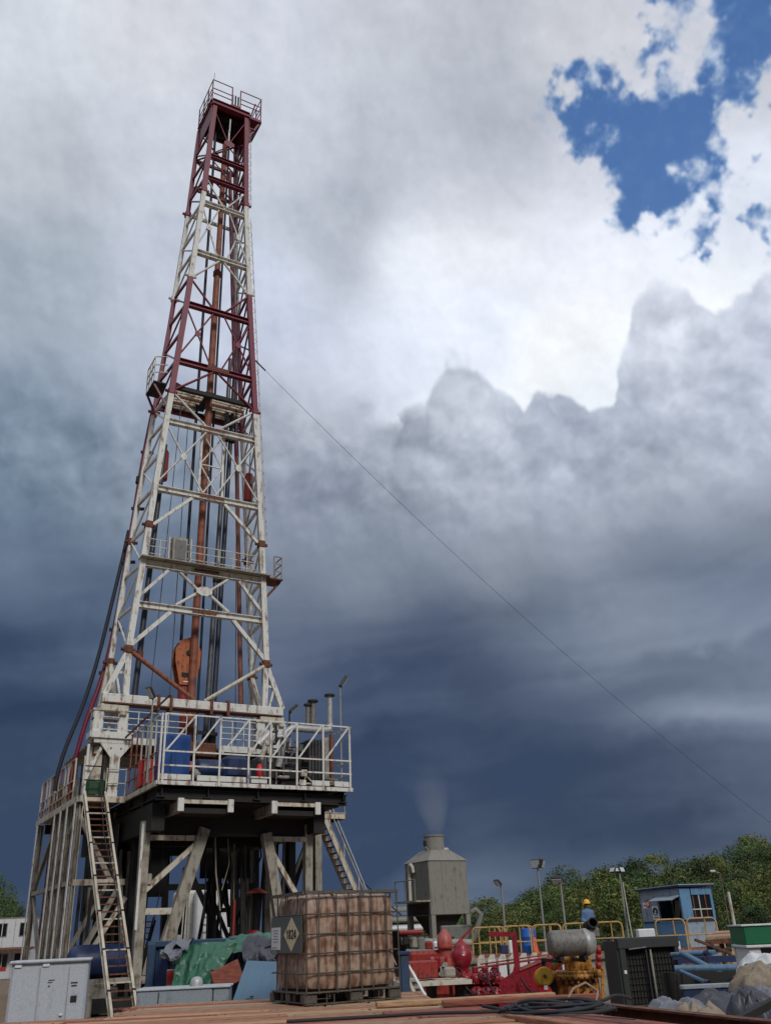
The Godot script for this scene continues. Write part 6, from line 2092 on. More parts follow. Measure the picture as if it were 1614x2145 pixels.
func build_red_pumps() -> void:
	# front pump: damper, fluid end, gear case, gantry
	var d := 28.0
	var base := at(1000, 2060, d) * Vector3(1, 0, 1)
	var o := thing("mud_pump", "large glossy red mud pump with a round pressure dome and hoist frame", "mud pump", base)
	var p := func(x: float, y: float, dd := 28.0) -> Vector3: return at(x, y, dd) - base
	var c: Vector3 = p.call(967, 2004)
	var prof := []
	for q in [[0.12, -0.52], [0.18, -0.48], [0.12, -0.42], [0.12, -0.32], [0.17, -0.265], [0.235, -0.19], [0.275, -0.08], [0.285, 0.02], [0.268, 0.11], [0.225, 0.185], [0.215, 0.2], [0.2, 0.27], [0.145, 0.345], [0.08, 0.375], [0.06, 0.44], [0.0, 0.45]]:
		prof.append(Vector2(q[0], q[1]))
	var dome := part("pressure_dome", geo().lathe(prof, c, Basis.IDENTITY, 22), M.pump_red, o)
	part("dome_badge", geo().box(c + Vector3(0.03, 0.05, 0.28), Vector3(0.07, 0.03, 0.02)), M.sign_white, dome)
	var a: Vector3 = p.call(945, 2050)
	var b: Vector3 = p.call(1048, 2050)
	part("discharge_manifold", geo().tube(a, b, 0.17, 0.17, 14), M.pump_red, o)
	for i in 5:
		var q := a.lerp(b, (i + 0.4) / 5.0)
		var vc := part("valve_cover", geo().lathe([Vector2(0.0, 0.26), Vector2(0.11, 0.25), Vector2(0.15, 0.2), Vector2(0.15, 0.0)], q, Basis(Vector3(1, 0, 0), Vector3(0, 0, 1), Vector3(0, 1, 0)), 12), M.pump_red, o)
		for k in 6:
			var t := TAU * k / 6.0
			part("stud", geo().tube(q + Vector3(cos(t) * 0.12, sin(t) * 0.12, 0.2), q + Vector3(cos(t) * 0.12, sin(t) * 0.12, 0.28), 0.022, 0.022, 6), M.block_red if k % 2 else M.pump_faded, vc)
		part("valve_pot", geo().cbox(q + Vector3(0.02, 0.22, -0.02), Vector3(0.17, 0.16, 0.2), 0.03), M.pump_red, o)
	for i in 3:
		var q: Vector3 = p.call(998 + i * 19, 2083)
		var sc := part("suction_cover", geo().lathe([Vector2(0.0, 0.3), Vector2(0.1, 0.3), Vector2(0.13, 0.24), Vector2(0.2, 0.24), Vector2(0.22, 0.1), Vector2(0.22, -0.3)], q, Basis(Vector3(1, 0, 0), Vector3(0, 0, 1), Vector3(0, 1, 0)), 14), M.pump_red, o)
		for k in 8:
			var t := TAU * k / 8.0
			part("stud", geo().tube(q + Vector3(cos(t) * 0.165, sin(t) * 0.165, 0.22), q + Vector3(cos(t) * 0.165, sin(t) * 0.165, 0.33), 0.024, 0.024, 6), M.pump_faded if k % 2 else M.oily_and_shade, sc)
	part("fluid_end", geo().cbox((p.call(997, 2080) as Vector3) + Vector3(0.2, -0.2, -0.5), Vector3(1.4, 1.1, 0.6), 0.08), M.pump_red, o)
	# gear case: a profile drawn along the pump, 1.3 m deep
	var pix := [[1045, 2150], [1045, 2055], [1068, 2052], [1086, 2034], [1158, 2004], [1174, 2010], [1168, 2060], [1164, 2150]]
	var poly := PackedVector2Array()
	var o2: Vector3 = p.call(1045, 2050)
	for q in pix:
		var w: Vector3 = p.call(q[0], q[1])
		poly.append(Vector2(w.x - o2.x, w.y - o2.y))
	part("gear_case", geo().prism(poly, o2 + Vector3(0, 0, -0.45), Basis.IDENTITY, 1.3), M.pump_red, o)
	part("case_rim", geo().bar((p.call(1086, 2031) as Vector3) + Vector3(0, 0, 0.22), (p.call(1160, 2001) as Vector3) + Vector3(0, 0, 0.22), 0.06, 0.05), M.pump_faded, o)
	part("case_rim", geo().bar((p.call(1045, 2055) as Vector3) + Vector3(0, 0, 0.23), (p.call(1045, 2140) as Vector3) + Vector3(0, 0, 0.23), 0.06, 0.06), M.pump_red, o)
	part("inspection_cover", geo().cbox((p.call(1120, 2030) as Vector3) + Vector3(0, 0, -0.4), Vector3(0.7, 0.06, 0.7), 0.02, Basis(Vector3(0, 0, 1), 0.36)), M.pump_faded, o)
	for i in 5:
		part("cover_bolt", geo().tube((p.call(1092 + i * 14, 2030 - i * 5.7) as Vector3) + Vector3(0, 0, 0.1), (p.call(1092 + i * 14, 2026 - i * 5.7) as Vector3) + Vector3(0, 0, 0.1), 0.03, 0.03, 6), M.oily_and_shade, o)
	# gantry
	part("gantry_post", geo().bar((p.call(1085, 2052) as Vector3), (p.call(1075, 1953) as Vector3), 0.14, 0.12, Vector3(0, 0, 1)), M.pump_red, o)
	part("gantry_arm", geo().bar((p.call(1080, 1957) as Vector3), (p.call(1024, 1957) as Vector3), 0.13, 0.12), M.pump_red, o)
	part("gantry_foot", geo().prism(PackedVector2Array([Vector2(-0.62, -0.02), Vector2(0.12, -0.02), Vector2(0.06, 0.55), Vector2(-0.02, 0.55), Vector2(-0.14, 0.22)]), (p.call(1085, 2056) as Vector3), Basis.IDENTITY, 0.1), M.pump_red, o)
	part("rod_guard", geo().tube((p.call(1000, 2027) as Vector3), (p.call(1168, 2003) as Vector3), 0.03, 0.03, 7), M.block_red, o)
	part("rod_guard", geo().tube((p.call(1005, 2020, 28.4) as Vector3), (p.call(1160, 1998, 28.4) as Vector3), 0.02, 0.02, 7), M.block_red, o)
	part("skid_rail", geo().box((p.call(1050, 2110) as Vector3) * Vector3(1, 0, 1) + Vector3(0, 0.15, -0.1), Vector3(4.2, 0.3, 0.3)), M.pump_red, o)
	part("skid_rail", geo().box((p.call(1050, 2110) as Vector3) * Vector3(1, 0, 1) + Vector3(0, 0.15, -1.0), Vector3(4.2, 0.3, 0.3)), M.pump_red, o)
	part("post", geo().box((p.call(942, 2050) as Vector3) * Vector3(1, 0, 1) + Vector3(0, 0.85, 0.15), Vector3(0.1, 1.7, 0.1)), M.pump_faded, o)
	# handwheels, hoses and small fittings on the pump
	for q in [[958, 2036, 27.7], [1012, 2040, 27.7], [1035, 2036, 27.6]]:
		var hc: Vector3 = p.call(q[0], q[1], q[2])
		part("handwheel", geo().lathe([Vector2(0.1, -0.015), Vector2(0.13, -0.015), Vector2(0.13, 0.015), Vector2(0.1, 0.015), Vector2(0.1, -0.015)], hc, Basis(Vector3(1, 0, 0), Vector3(0, 0.5, 0.87), Vector3(0, -0.87, 0.5)), 14), M.oily_and_shade, o)
		part("handwheel_stem", geo().tube(hc, hc + Vector3(0, -0.2, -0.1), 0.025, 0.025, 6), M.steel, o)
	for q in [[960, 2045, 1000, 2080], [1020, 2048, 1046, 2090], [985, 2075, 950, 2095], [1090, 2048, 1120, 2075]]:
		var h0: Vector3 = p.call(q[0], q[1], 27.6)
		var h1: Vector3 = p.call(q[2], q[3], 27.6)
		part("pump_hose", geo().path(PackedVector3Array([h0, h0.lerp(h1, 0.3) + Vector3(0, -0.12, 0.08), h0.lerp(h1, 0.7) + Vector3(0, -0.14, 0.1), h1]), 0.028, 6), M.hose, o)
	part("oil_stain_plate", geo().box((p.call(1078, 2092) as Vector3) + Vector3(0, 0, 0.21), Vector3(0.5, 0.34, 0.012)), M.block_red, o)
	for i in 6:
		part("case_bolt", geo().tube((p.call(1054 + i * 18, 2062) as Vector3) + Vector3(0, 0, 0.19), (p.call(1054 + i * 18, 2062) as Vector3) + Vector3(0, 0, 0.23), 0.03, 0.03, 6), M.block_red, o)
	# belt wheel with red guard
	d = 26.0
	c = at(1138, 2046, d)
	o = thing("belt_wheel", "yellow drive wheel above a red guard in front of the pump", "drive wheel", c * Vector3(1, 0, 1))
	var fb := Basis(Vector3(1, 0, 0), Vector3(0.35, 0.1, 0.93).normalized(), Vector3(0, -1, 0.1)).orthonormalized()
	c = Vector3(0, c.y, 0)
	var wd := part("wheel_drum", geo().lathe([Vector2(0.0, 0.2), Vector2(0.2, 0.2), Vector2(0.225, 0.17), Vector2(0.225, -0.25), Vector2(0.0, -0.25)], c, fb, 20, true), M.pulley, o)
	part("wheel_plate", geo().lathe([Vector2(0.0, 0.215), Vector2(0.185, 0.21), Vector2(0.19, 0.2)], c, fb, 20, true), M.pulley, wd)
	part("wheel_hub", geo().lathe([Vector2(0.0, 0.25), Vector2(0.04, 0.25), Vector2(0.05, 0.2)], c, fb, 10, true), M.rust, wd)
	part("belt_guard", geo().prism(PackedVector2Array([Vector2(-0.12, -0.2), Vector2(0.1, -0.2), Vector2(0.32, -0.75), Vector2(0.32, -c.y), Vector2(-0.34, -c.y), Vector2(-0.34, -0.7)]), c + Vector3(0, -0.02, 0.1), Basis.IDENTITY, 0.3), M.fire_red, o)
	part("guard_label", geo().cbox(c + Vector3(-0.01, -0.24, 0.27), Vector3(0.1, 0.1, 0.02), 0.01), M.cabin_white, o)
	# second pump behind
	d = 31.0
	base = at(930, 2000, d) * Vector3(1, 0, 1)
	o = thing("mud_pump", "faded red mud pump further back, partly hidden by the front pump", "mud pump", base)
	c = at(930, 1964, d) - base
	prof = []
	for q in [[0.2, -0.6], [0.24, -0.2], [0.23, 0.0], [0.2, 0.04], [0.19, 0.1], [0.1, 0.18], [0.06, 0.24], [0.0, 0.25]]:
		prof.append(Vector2(q[0], q[1]))
	part("pressure_dome", geo().lathe(prof, c, Basis.IDENTITY, 18), M.pump_faded, o)
	part("dome_flange", geo().lathe([Vector2(0.0, 0.0), Vector2(0.33, 0.0), Vector2(0.33, 0.05), Vector2(0.0, 0.05)], c + Vector3(0, -0.3, 0), Basis.IDENTITY, 18, true), M.block_red, o)
	part("pump_body", geo().cbox(at(905, 2040, d) - base + Vector3(0, 0, -0.3), Vector3(1.4, 1.3, 0.9), 0.1), M.block_red, o)
	for i in 4:
		part("valve_pot", geo().cbox(at(905 + i * 10, 2015, d) - base + Vector3(0, 0, 0.25), Vector3(0.16, 0.3, 0.2), 0.04), M.pump_red if i % 2 else M.pump_faded, o)
	for q in [[925, 2035], [912, 2030], [934, 2026]]:
		part("pipe_flange", geo().lathe([Vector2(0.0, 0.1), Vector2(0.14, 0.1), Vector2(0.14, -0.1), Vector2(0.0, -0.1)], at(q[0], q[1], d - 0.6) - base, Basis(Vector3(1, 0, 0), Vector3(0, 0, 1), Vector3(0, 1, 0)), 12, true), M.beam_grey if q[0] > 920 else M.pump_red, o)
	# red box and deck edge at the left
	c = at(880, 2030, 27.0)
	o = thing("red_skid_box", "red steel skid box on a white edged frame left of the pumps", "skid", c * Vector3(1, 0, 1), deg_to_rad(8))
	part("skid_box", geo().cbox(Vector3(0.0, c.y - 0.02, -0.3), Vector3(0.95, 0.42, 0.8), 0.03), M.block_red, o)
	part("skid_deck", geo().box(Vector3(0.3, c.y - 0.33, -0.1), Vector3(1.9, 0.1, 1.6)), M.dirty_white, o)
	for x in [-0.5, 0.3, 1.1]:
		part("skid_leg", geo().box(Vector3(x, (c.y - 0.38) * 0.5, -0.2), Vector3(0.14, c.y - 0.38, 0.9)), M.oily_and_shade, o)
	part("skid_valve", geo().cbox(Vector3(0.75, c.y - 0.1, 0.2), Vector3(0.3, 0.25, 0.3), 0.05), M.beam_grey, o)


func build_engine_set() -> void:
	var d := 26.0
	var base := at(1210, 2060, d) * Vector3(1, 0, 1)
	var o := thing("yellow_engine", "greasy yellow diesel engine between the red pump and the black radiator", "engine", base)
	var p := func(x: float, y: float, dd := 26.0) -> Vector3: return at(x, y, dd) - base
	part("engine_block", geo().cbox((p.call(1212, 2068) as Vector3) + Vector3(0, 0, -0.5), Vector3(1.1, 0.75, 0.9), 0.06), M.cat, o)
	part("upper_block", geo().cbox((p.call(1216, 2018) as Vector3) + Vector3(0, 0, -0.5), Vector3(0.62, 0.4, 0.7), 0.05), M.cat, o)
	part("oil_sump", geo().cbox((p.call(1212, 2105) as Vector3) + Vector3(0, 0, -0.5), Vector3(1.0, 0.5, 0.7), 0.05), M.oily_and_shade, o)
	for i in 7:
		part("rocker_cover", geo().cbox((p.call(1172 + i * 12.5, 2039) as Vector3) + Vector3(0, 0, 0.02), Vector3(0.14, 0.12, 0.24), 0.03), M.cat, o)
		part("cylinder_head", geo().cbox((p.call(1172 + i * 12.5, 2055) as Vector3) + Vector3(0, 0, 0.0), Vector3(0.13, 0.16, 0.16), 0.03), M.cat if i % 2 else M.brown, o)
		part("injector_pipe", geo().path(PackedVector3Array([(p.call(1170 + i * 12.5, 2044) as Vector3) + Vector3(0, 0, 0.14), (p.call(1173 + i * 12.5, 2052) as Vector3) + Vector3(0, 0, 0.19), (p.call(1176 + i * 12.5, 2062) as Vector3) + Vector3(0, 0, 0.1)]), 0.018, 5), M.oily_and_shade, o)
	part("side_manifold", geo().tube((p.call(1165, 2047) as Vector3) + Vector3(0, 0, 0.1), (p.call(1240, 2045) as Vector3) + Vector3(0, 0, 0.1), 0.07, 0.07, 9), M.cat, o)
	part("side_rail", geo().tube((p.call(1165, 2088) as Vector3) + Vector3(0, 0, 0.12), (p.call(1222, 2090) as Vector3) + Vector3(0, 0, 0.12), 0.05, 0.05, 8), M.cat, o)
	part("exhaust_elbow", geo().path(PackedVector3Array([p.call(1156, 2030), p.call(1164, 2020), p.call(1176, 2013), p.call(1190, 2011), p.call(1197, 2004), p.call(1200, 1996)]), 0.085, 10), M.cat, o)
	part("brace_bar", geo().bar((p.call(1213, 2088) as Vector3) + Vector3(0, 0, 0.16), (p.call(1248, 2058) as Vector3) + Vector3(0, 0, 0.16), 0.07, 0.08), M.cat, o)
	part("frame_post", geo().bar((p.call(1261, 2100) as Vector3), (p.call(1261, 2030) as Vector3), 0.07, 0.07, Vector3(0, 0, 1)), M.cat, o)
	part("frame_top", geo().bar((p.call(1240, 2030) as Vector3), (p.call(1262, 2029) as Vector3), 0.07, 0.07), M.cat, o)
	part("flywheel", geo().lathe([Vector2(0.0, 0.08), Vector2(0.26, 0.08), Vector2(0.28, 0.04), Vector2(0.28, -0.08), Vector2(0.0, -0.08)], (p.call(1160, 2072) as Vector3) + Vector3(0, 0, -0.3), axis_x(), 18, true), M.oily_and_shade, o)
	for q in [[1190, 2075], [1226, 2078], [1205, 2072], [1240, 2068]]:
		part("filter", geo().tube((p.call(q[0], q[1]) as Vector3) + Vector3(0, 0.1, 0.1), (p.call(q[0], q[1]) as Vector3) + Vector3(0, -0.12, 0.1), 0.07, 0.07, 9), M.cat if q[0] % 2 else M.brown, o)
	for i in 4:
		part("belt_pulley", geo().lathe([Vector2(0.0, 0.05), Vector2(0.12, 0.05), Vector2(0.1, 0.0), Vector2(0.12, -0.05), Vector2(0.0, -0.05)], (p.call(1252, 1990 + i * 16, 25.6) as Vector3), axis_x(), 14), M.belt_red if i < 3 else M.cat, o)
	part("engine_bed", geo().box((p.call(1212, 2100) as Vector3) * Vector3(1, 0, 1) + Vector3(0, 0.2, -0.5), Vector3(1.7, 0.4, 1.0)), M.oily_and_shade, o)
	# muffler
	d = 25.0
	base = at(1195, 1975, d)
	o = thing("exhaust_muffler", "big grey cylindrical exhaust muffler above the yellow engine", "muffler", base, deg_to_rad(6))
	var r := wide(50, d) * 0.5
	var l := wide(92, d)
	part("muffler_shell", geo().lathe([Vector2(0.0, -l * 0.5), Vector2(r * 0.86, -l * 0.5), Vector2(r, -l * 0.44), Vector2(r, l * 0.3)], Vector3.ZERO, axis_x(), 24), M.muffler, o)
	part("muffler_band", geo().lathe([Vector2(r * 1.0, l * 0.28), Vector2(r * 1.05, l * 0.29), Vector2(r * 1.05, l * 0.38), Vector2(r, l * 0.4), Vector2(r * 0.82, l * 0.52), Vector2(0.3 * r, l * 0.56), Vector2(0.0, l * 0.56)], Vector3.ZERO, axis_x(), 24), M.silver, o)
	part("outlet_box", geo().cbox(Vector3(l * 0.56, r * 0.7, 0), Vector3(0.24, 0.24, 0.24), 0.04), M.muffler, o)
	var ob := Basis(Vector3(1, 0, 0), Vector3(-0.1, 0.25, 0.96).normalized(), Vector3(0, -1, 0.25)).orthonormalized()
	var oc := at(1238, 1936, d) - base
	oc = Basis(Vector3.UP, deg_to_rad(-6)) * oc
	part("outlet_pipe", geo().lathe([Vector2(0.1, 0.16), Vector2(0.13, 0.16), Vector2(0.13, -0.12), Vector2(0.16, -0.26), Vector2(0.0, -0.3)], oc, ob, 18, true), M.oily_and_shade, o)
	part("outlet_bore", geo().lathe([Vector2(0.1, 0.15), Vector2(0.1, -0.1), Vector2(0.0, -0.1)], oc, ob, 18, true), M.core, o)
	part("elbow", geo().path(PackedVector3Array([oc - ob.y * 0.2, oc - ob.y * 0.3 + Vector3(0.02, -0.14, 0), Vector3(l * 0.56, r * 0.75, -0.1)]), 0.13, 12), M.muffler, o)
	for x in [-l * 0.3, l * 0.25]:
		part("muffler_saddle", geo().box(Vector3(x, -r - 0.04, 0), Vector3(0.1, 0.1, 0.5)), M.oily_and_shade, o)
		part("muffler_stand", geo().box(Vector3(x, -r - 0.06 - (base.y - r - 0.06) * 0.5, -1.7), Vector3(0.1, base.y - r - 0.06, 0.1)), M.oily_and_shade, o)
		part("muffler_arm", geo().box(Vector3(x, -r - 0.1, -0.85), Vector3(0.1, 0.08, 1.8)), M.oily_and_shade, o)
	# radiator
	d = 21.0
	var c := at(1290, 1968, d)
	o = thing("black_radiator", "large black radiator frame with dark mesh panels and a grey cross bar", "radiator", c * Vector3(1, 0, 1), deg_to_rad(12))
	var h := c.y
	var w := 1.36
	part("radiator_case", geo().box(Vector3(w * 0.5, h * 0.5 + 0.1, -0.33), Vector3(w, h - 0.3, 0.5)), M.core, o)
	part("case_side", geo().cbox(Vector3(-0.02, h * 0.5, -0.3), Vector3(0.05, h - 0.05, 0.66), 0.01), M.black, o)
	for q in [[0.07, 0.14], [w - 0.05, 0.1]]:
		part("frame_upright", geo().cbox(Vector3(q[0], h * 0.5, 0.0), Vector3(q[1], h - 0.02, 0.14), 0.012), M.black, o)
	part("frame_head", geo().cbox(Vector3(w * 0.5, h - 0.09, 0.005), Vector3(w + 0.04, 0.19, 0.16), 0.012), M.black, o)
	part("frame_foot", geo().cbox(Vector3(w * 0.5, 0.16, 0.005), Vector3(w + 0.04, 0.3, 0.16), 0.012), M.black, o)
	part("top_cover", geo().box(Vector3(w * 0.5, h + 0.008, -0.28), Vector3(w + 0.06, 0.02, 0.72)), M.black, o)
	for x in [0.62, 0.72]:
		part("mesh_bar", geo().box(Vector3(x, h * 0.5 + 0.06, 0.02), Vector3(0.035, h - 0.55, 0.03)), M.black if x < 0.7 else M.beam_grey, o)
	for y in [0.72, 0.84]:
		part("mesh_bar", geo().box(Vector3(w * 0.5 + 0.04, y, 0.03), Vector3(w - 0.28, 0.03, 0.03)), M.steel, o)
	for i in 16:
		part("fin_bar", geo().box(Vector3(0.2 + i * 0.073, h * 0.5 + 0.06, -0.06), Vector3(0.01, h - 0.5, 0.02)), M.core, o)
	for i in 13:
		part("fin_rail", geo().box(Vector3(w * 0.5 + 0.04, 0.4 + i * 0.12, -0.045), Vector3(w - 0.26, 0.008, 0.02)), M.core, o)
	part("latch", geo().cbox(Vector3(0.07, h - 0.62, 0.08), Vector3(0.06, 0.07, 0.03), 0.008), M.sign_white, o)
	part("latch", geo().cbox(Vector3(0.05, h - 1.45, 0.08), Vector3(0.04, 0.16, 0.03), 0.008), M.sign_white, o)
	part("top_pipe", geo().tube(Vector3(0.2, h - 0.2, 0.1), Vector3(0.6, h - 0.17, 0.1), 0.02, 0.02, 6), M.steel, o)


func hoop_panel(label: String, group: String, l: float) -> Node3D:
	var o := thing("hoop_railing", label, "railing", Vector3.ZERO, 0.0, group)
	var r := 0.16
	var pts := PackedVector3Array([Vector3(0, 0, 0)])
	for i in 5:
		var t := PI - PI * 0.5 * i / 4.0
		pts.append(Vector3(r + r * cos(t), 1.05 - r + r * sin(t), 0))
	for i in 5:
		var t := PI * 0.5 - PI * 0.5 * i / 4.0
		pts.append(Vector3(l - r + r * cos(t), 1.05 - r + r * sin(t), 0))
	pts.append(Vector3(l, 0, 0))
	part("hoop", geo().path(pts, 0.03, 7), M.yellow, o)
	part("mid_rail", geo().tube(Vector3(0, 0.52, 0), Vector3(l, 0.52, 0), 0.024, 0.024, 6), M.yellow, o)
	part("mid_post", geo().tube(Vector3(l * 0.62, 0, 0), Vector3(l * 0.62, 1.04, 0), 0.024, 0.024, 6), M.yellow, o)
	part("toe_plate", geo().box(Vector3(l * 0.5, 0.07, 0), Vector3(l, 0.08, 0.02)), M.brown, o)
	return o


func build_tanks() -> void:
	var top := 1.4
	# the tank body, laid along a line
	var a := at(985, 1936, 36.5) * Vector3(1, 0, 1)
	var b := at(1500, 1925, 35.5) * Vector3(1, 0, 1)
	var dir := (b - a).normalized()
	var turn := atan2(-dir.z, dir.x)
	var l := (b - a).length()
	var o := thing("mud_tank", "long steel mud tank with grey deck carrying the yellow railings", "tank", a, turn)
	part("tank_body", geo().cbox(Vector3(l * 0.5, top * 0.5, -1.5), Vector3(l + 0.6, top, 3.0), 0.03), M.beam_grey, o)
	part("tank_deck", geo().box(Vector3(l * 0.5, top + 0.01, -1.5), Vector3(l + 0.8, 0.05, 3.2)), M.beam_grey, o)
	part("deck_edge", geo().box(Vector3(l * 0.5, top - 0.06, 0.08), Vector3(l + 0.8, 0.16, 0.06)), M.beam_grey, o)
	for i in 12:
		part("stiffener", geo().box(Vector3(0.3 + i * (l - 0.6) / 11.0, top * 0.5 - 0.1, 0.03), Vector3(0.1, top - 0.25, 0.08)), M.beam_grey, o)
	# row of white posts and panels in front
	o = thing("white_panel_row", "row of white ribbed panels behind the red pump", "tank wall", at(1000, 2010, 33.0) * Vector3(1, 0, 1), 0.02)
	var ph := at(1000, 2010, 33.0).y
	for i in 10:
		part("panel", geo().cbox(Vector3(0.1 + i * 0.35, ph * 0.5, 0), Vector3(0.27, ph, 0.12), 0.02), M.cabin_white if i % 3 else M.cream, o)
		part("panel_bracket", geo().prism(PackedVector2Array([Vector2(-0.12, 0.0), Vector2(0.12, 0.0), Vector2(0.12, 0.13), Vector2(-0.02, 0.13)]), Vector3(0.1 + i * 0.35, ph, 0), Basis.IDENTITY, 0.12), M.cream, o)
	part("backing", geo().box(Vector3(1.7, ph * 0.5 - 0.1, -0.3), Vector3(3.6, ph - 0.2, 0.3)), M.tower_dark, o)
	# hoop railings
	var n := 8
	var first: Node3D
	var seg := l / n
	for i in n:
		var pos := a + dir * (seg * i + 0.03) + Vector3(0, top, 0)
		var lab: String = "yellow hoop railing panel, %s from the left along the mud tank front" % ["first", "second", "third", "fourth", "fifth", "sixth", "seventh", "eighth"][i]
		if i == 0:
			first = hoop_panel(lab, "yellow hoop railings on the mud tank", seg - 0.08)
			first.position = pos
			first.rotation.y = turn
		elif i != 5:
			copy(first, lab, pos, turn)
	for i in 3:
		copy(first, ["first", "second", "third"][i] + " yellow hoop panel from the left at the far side of the mud tank", a + dir * (seg * i + 0.5) + Vector3(0, top, -2.9), turn, "yellow hoop railings at the far edge of the mud tank")
	# blue drum, cone, boxes
	var c := at(1106, 1962, 37.6)
	o = thing("blue_drum", "bright blue plastic drum standing on the mud tank behind the railing", "drum", Vector3(c.x, top + 0.04, c.z))
	part("drum_body", geo().lathe([Vector2(0.0, 0.0), Vector2(0.27, 0.0), Vector2(0.28, 0.03), Vector2(0.28, 0.3), Vector2(0.295, 0.32), Vector2(0.28, 0.34), Vector2(0.28, 0.6), Vector2(0.295, 0.62), Vector2(0.28, 0.64), Vector2(0.28, 0.88), Vector2(0.26, 0.92), Vector2(0.0, 0.92)], Vector3.ZERO, Basis.IDENTITY, 20), M.drum_blue, o)
	part("drum_bung", geo().tube(Vector3(0.12, 0.92, 0), Vector3(0.12, 0.95, 0), 0.04, 0.04, 8), M.oily_and_shade, o)
	c = at(1119, 1970, 37.0)
	o = thing("traffic_cone", "orange traffic cone beside the blue drum", "traffic cone", Vector3(c.x, top + 0.04, c.z))
	part("cone_base", geo().cbox(Vector3(0, 0.02, 0), Vector3(0.34, 0.04, 0.34), 0.01), M.cone, o)
	part("cone_body", geo().lathe([Vector2(0.14, 0.04), Vector2(0.035, 0.6), Vector2(0.0, 0.6)], Vector3.ZERO, Basis.IDENTITY, 14), M.cone, o)
	c = at(1060, 1985, 33.5)
	o = thing("canister", "navy and white plastic canister standing on the white panels", "canister", Vector3(c.x, ph + 0.13, 0) + Vector3(0, 0, at(1060, 1985, 33.0).z))
	part("canister_body", geo().cbox(Vector3(-0.12, 0.14, 0), Vector3(0.26, 0.28, 0.1), 0.03), M.sign_navy, o)
	part("canister_cap", geo().cbox(Vector3(0.14, 0.2, 0), Vector3(0.22, 0.4, 0.1), 0.03), M.sign_white, o)
	c = at(1350, 1950, 35.2)
	solo("white_box", geo().cbox(Vector3(0, 0.14, 0), Vector3(0.6, 0.28, 0.4), 0.03), M.cabin_white, "white box on the tank deck left of the blue hut", "box", Vector3(c.x, top + 0.5, c.z))
	solo("box_stand", geo().cbox(Vector3(0, 0.22, 0), Vector3(0.55, 0.44, 0.36), 0.02), M.oily_and_shade, "dark stand under the white box on the tank deck", "stand", Vector3(c.x, top + 0.045, c.z))
	c = at(1414, 1970, 34.8)
	o = thing("white_canister", "small white canister near the foot of the blue hut", "canister", Vector3(c.x, top + 0.05, c.z))
	part("canister_body", geo().cbox(Vector3(0, 0.16, 0), Vector3(0.24, 0.32, 0.2), 0.05), M.cabin_white, o)
	part("canister_neck", geo().tube(Vector3(0, 0.32, 0), Vector3(0, 0.4, 0), 0.05, 0.04, 8), M.cabin_white, o)
	# jumble of pipework under the tower
	o = thing("pipe_manifold", "grey and red pipework on posts in front of the silo legs", "pipework", at(880, 1990, 40.0) * Vector3(1, 0, 1))
	var mo := at(880, 1990, 40.0) * Vector3(1, 0, 1)
	rng.seed = 97
	for i in 7:
		var x0 := 838.0 + i * 18
		part("pipe_post", geo().tube(at(x0, 1962 + (i % 3) * 8, 40.0) - mo, (at(x0, 1990, 40.0) - mo) * Vector3(1, 0, 1), 0.09, 0.09, 8), M.tower_dark if i % 2 else M.oily_and_shade, o)
	part("pipe_run", geo().tube(at(836, 1954, 39.5) - mo, at(885, 1952, 39.5) - mo, 0.09, 0.09, 8), M.block_red, o)
	part("pipe_run", geo().tube(at(840, 1972, 39.8) - mo, at(990, 1975, 39.8) - mo, 0.13, 0.13, 9), M.beam_grey, o)
	part("pipe_run", geo().tube(at(850, 1995, 39.2) - mo, at(985, 1996, 39.2) - mo, 0.12, 0.12, 9), M.tower_dark, o)
	part("pipe_run", geo().path(PackedVector3Array([at(990, 1970, 41.0) - mo, at(1000, 1940, 41.0) - mo, at(1006, 1915, 41.0) - mo, at(996, 1906, 41.0) - mo, at(986, 1912, 41.0) - mo]), 0.12, 9), M.tower_dark, o)
	for i in 9:
		var q := at(850 + i * 16, 1972 + (i * 37) % 34, 39.6) - mo
		part("valve", geo().cbox(q, Vector3(0.3, 0.34 + 0.1 * (i % 3), 0.3), 0.07), [M.oily_and_shade, M.beam_grey, M.tower_dark, M.block_red, M.cabin_white][i % 5], o)
	part("screen_box", geo().cbox(at(955, 1965, 42.0) - mo, Vector3(1.3, 1.0, 1.0), 0.05), M.tower_dark, o)
	part("ramp_rail", geo().tube(at(950, 1985, 38.0) - mo, at(985, 1945, 38.0) - mo, 0.05, 0.05, 6), M.block_red, o)
	# small open shed behind the tote, left of the tower
	c = at(838, 1905, 60.0)
	o = thing("corrugated_shed", "low shed with stepped grey roofs left of the silo", "shed", c * Vector3(1, 0, 1))
	for i in 3:
		part("roof_step", geo().box(Vector3(0, c.y - 0.5 * i, 0.7 * i), Vector3(2.6, 0.1, 1.2), Basis(Vector3(1, 0, 0), 0.2)), [M.tower_dark, M.pole_grey, M.cabin_white][i], o)
	part("shed_wall", geo().box(Vector3(0, c.y * 0.4, -0.5), Vector3(2.4, c.y * 0.8, 0.2)), M.oily_and_shade, o)


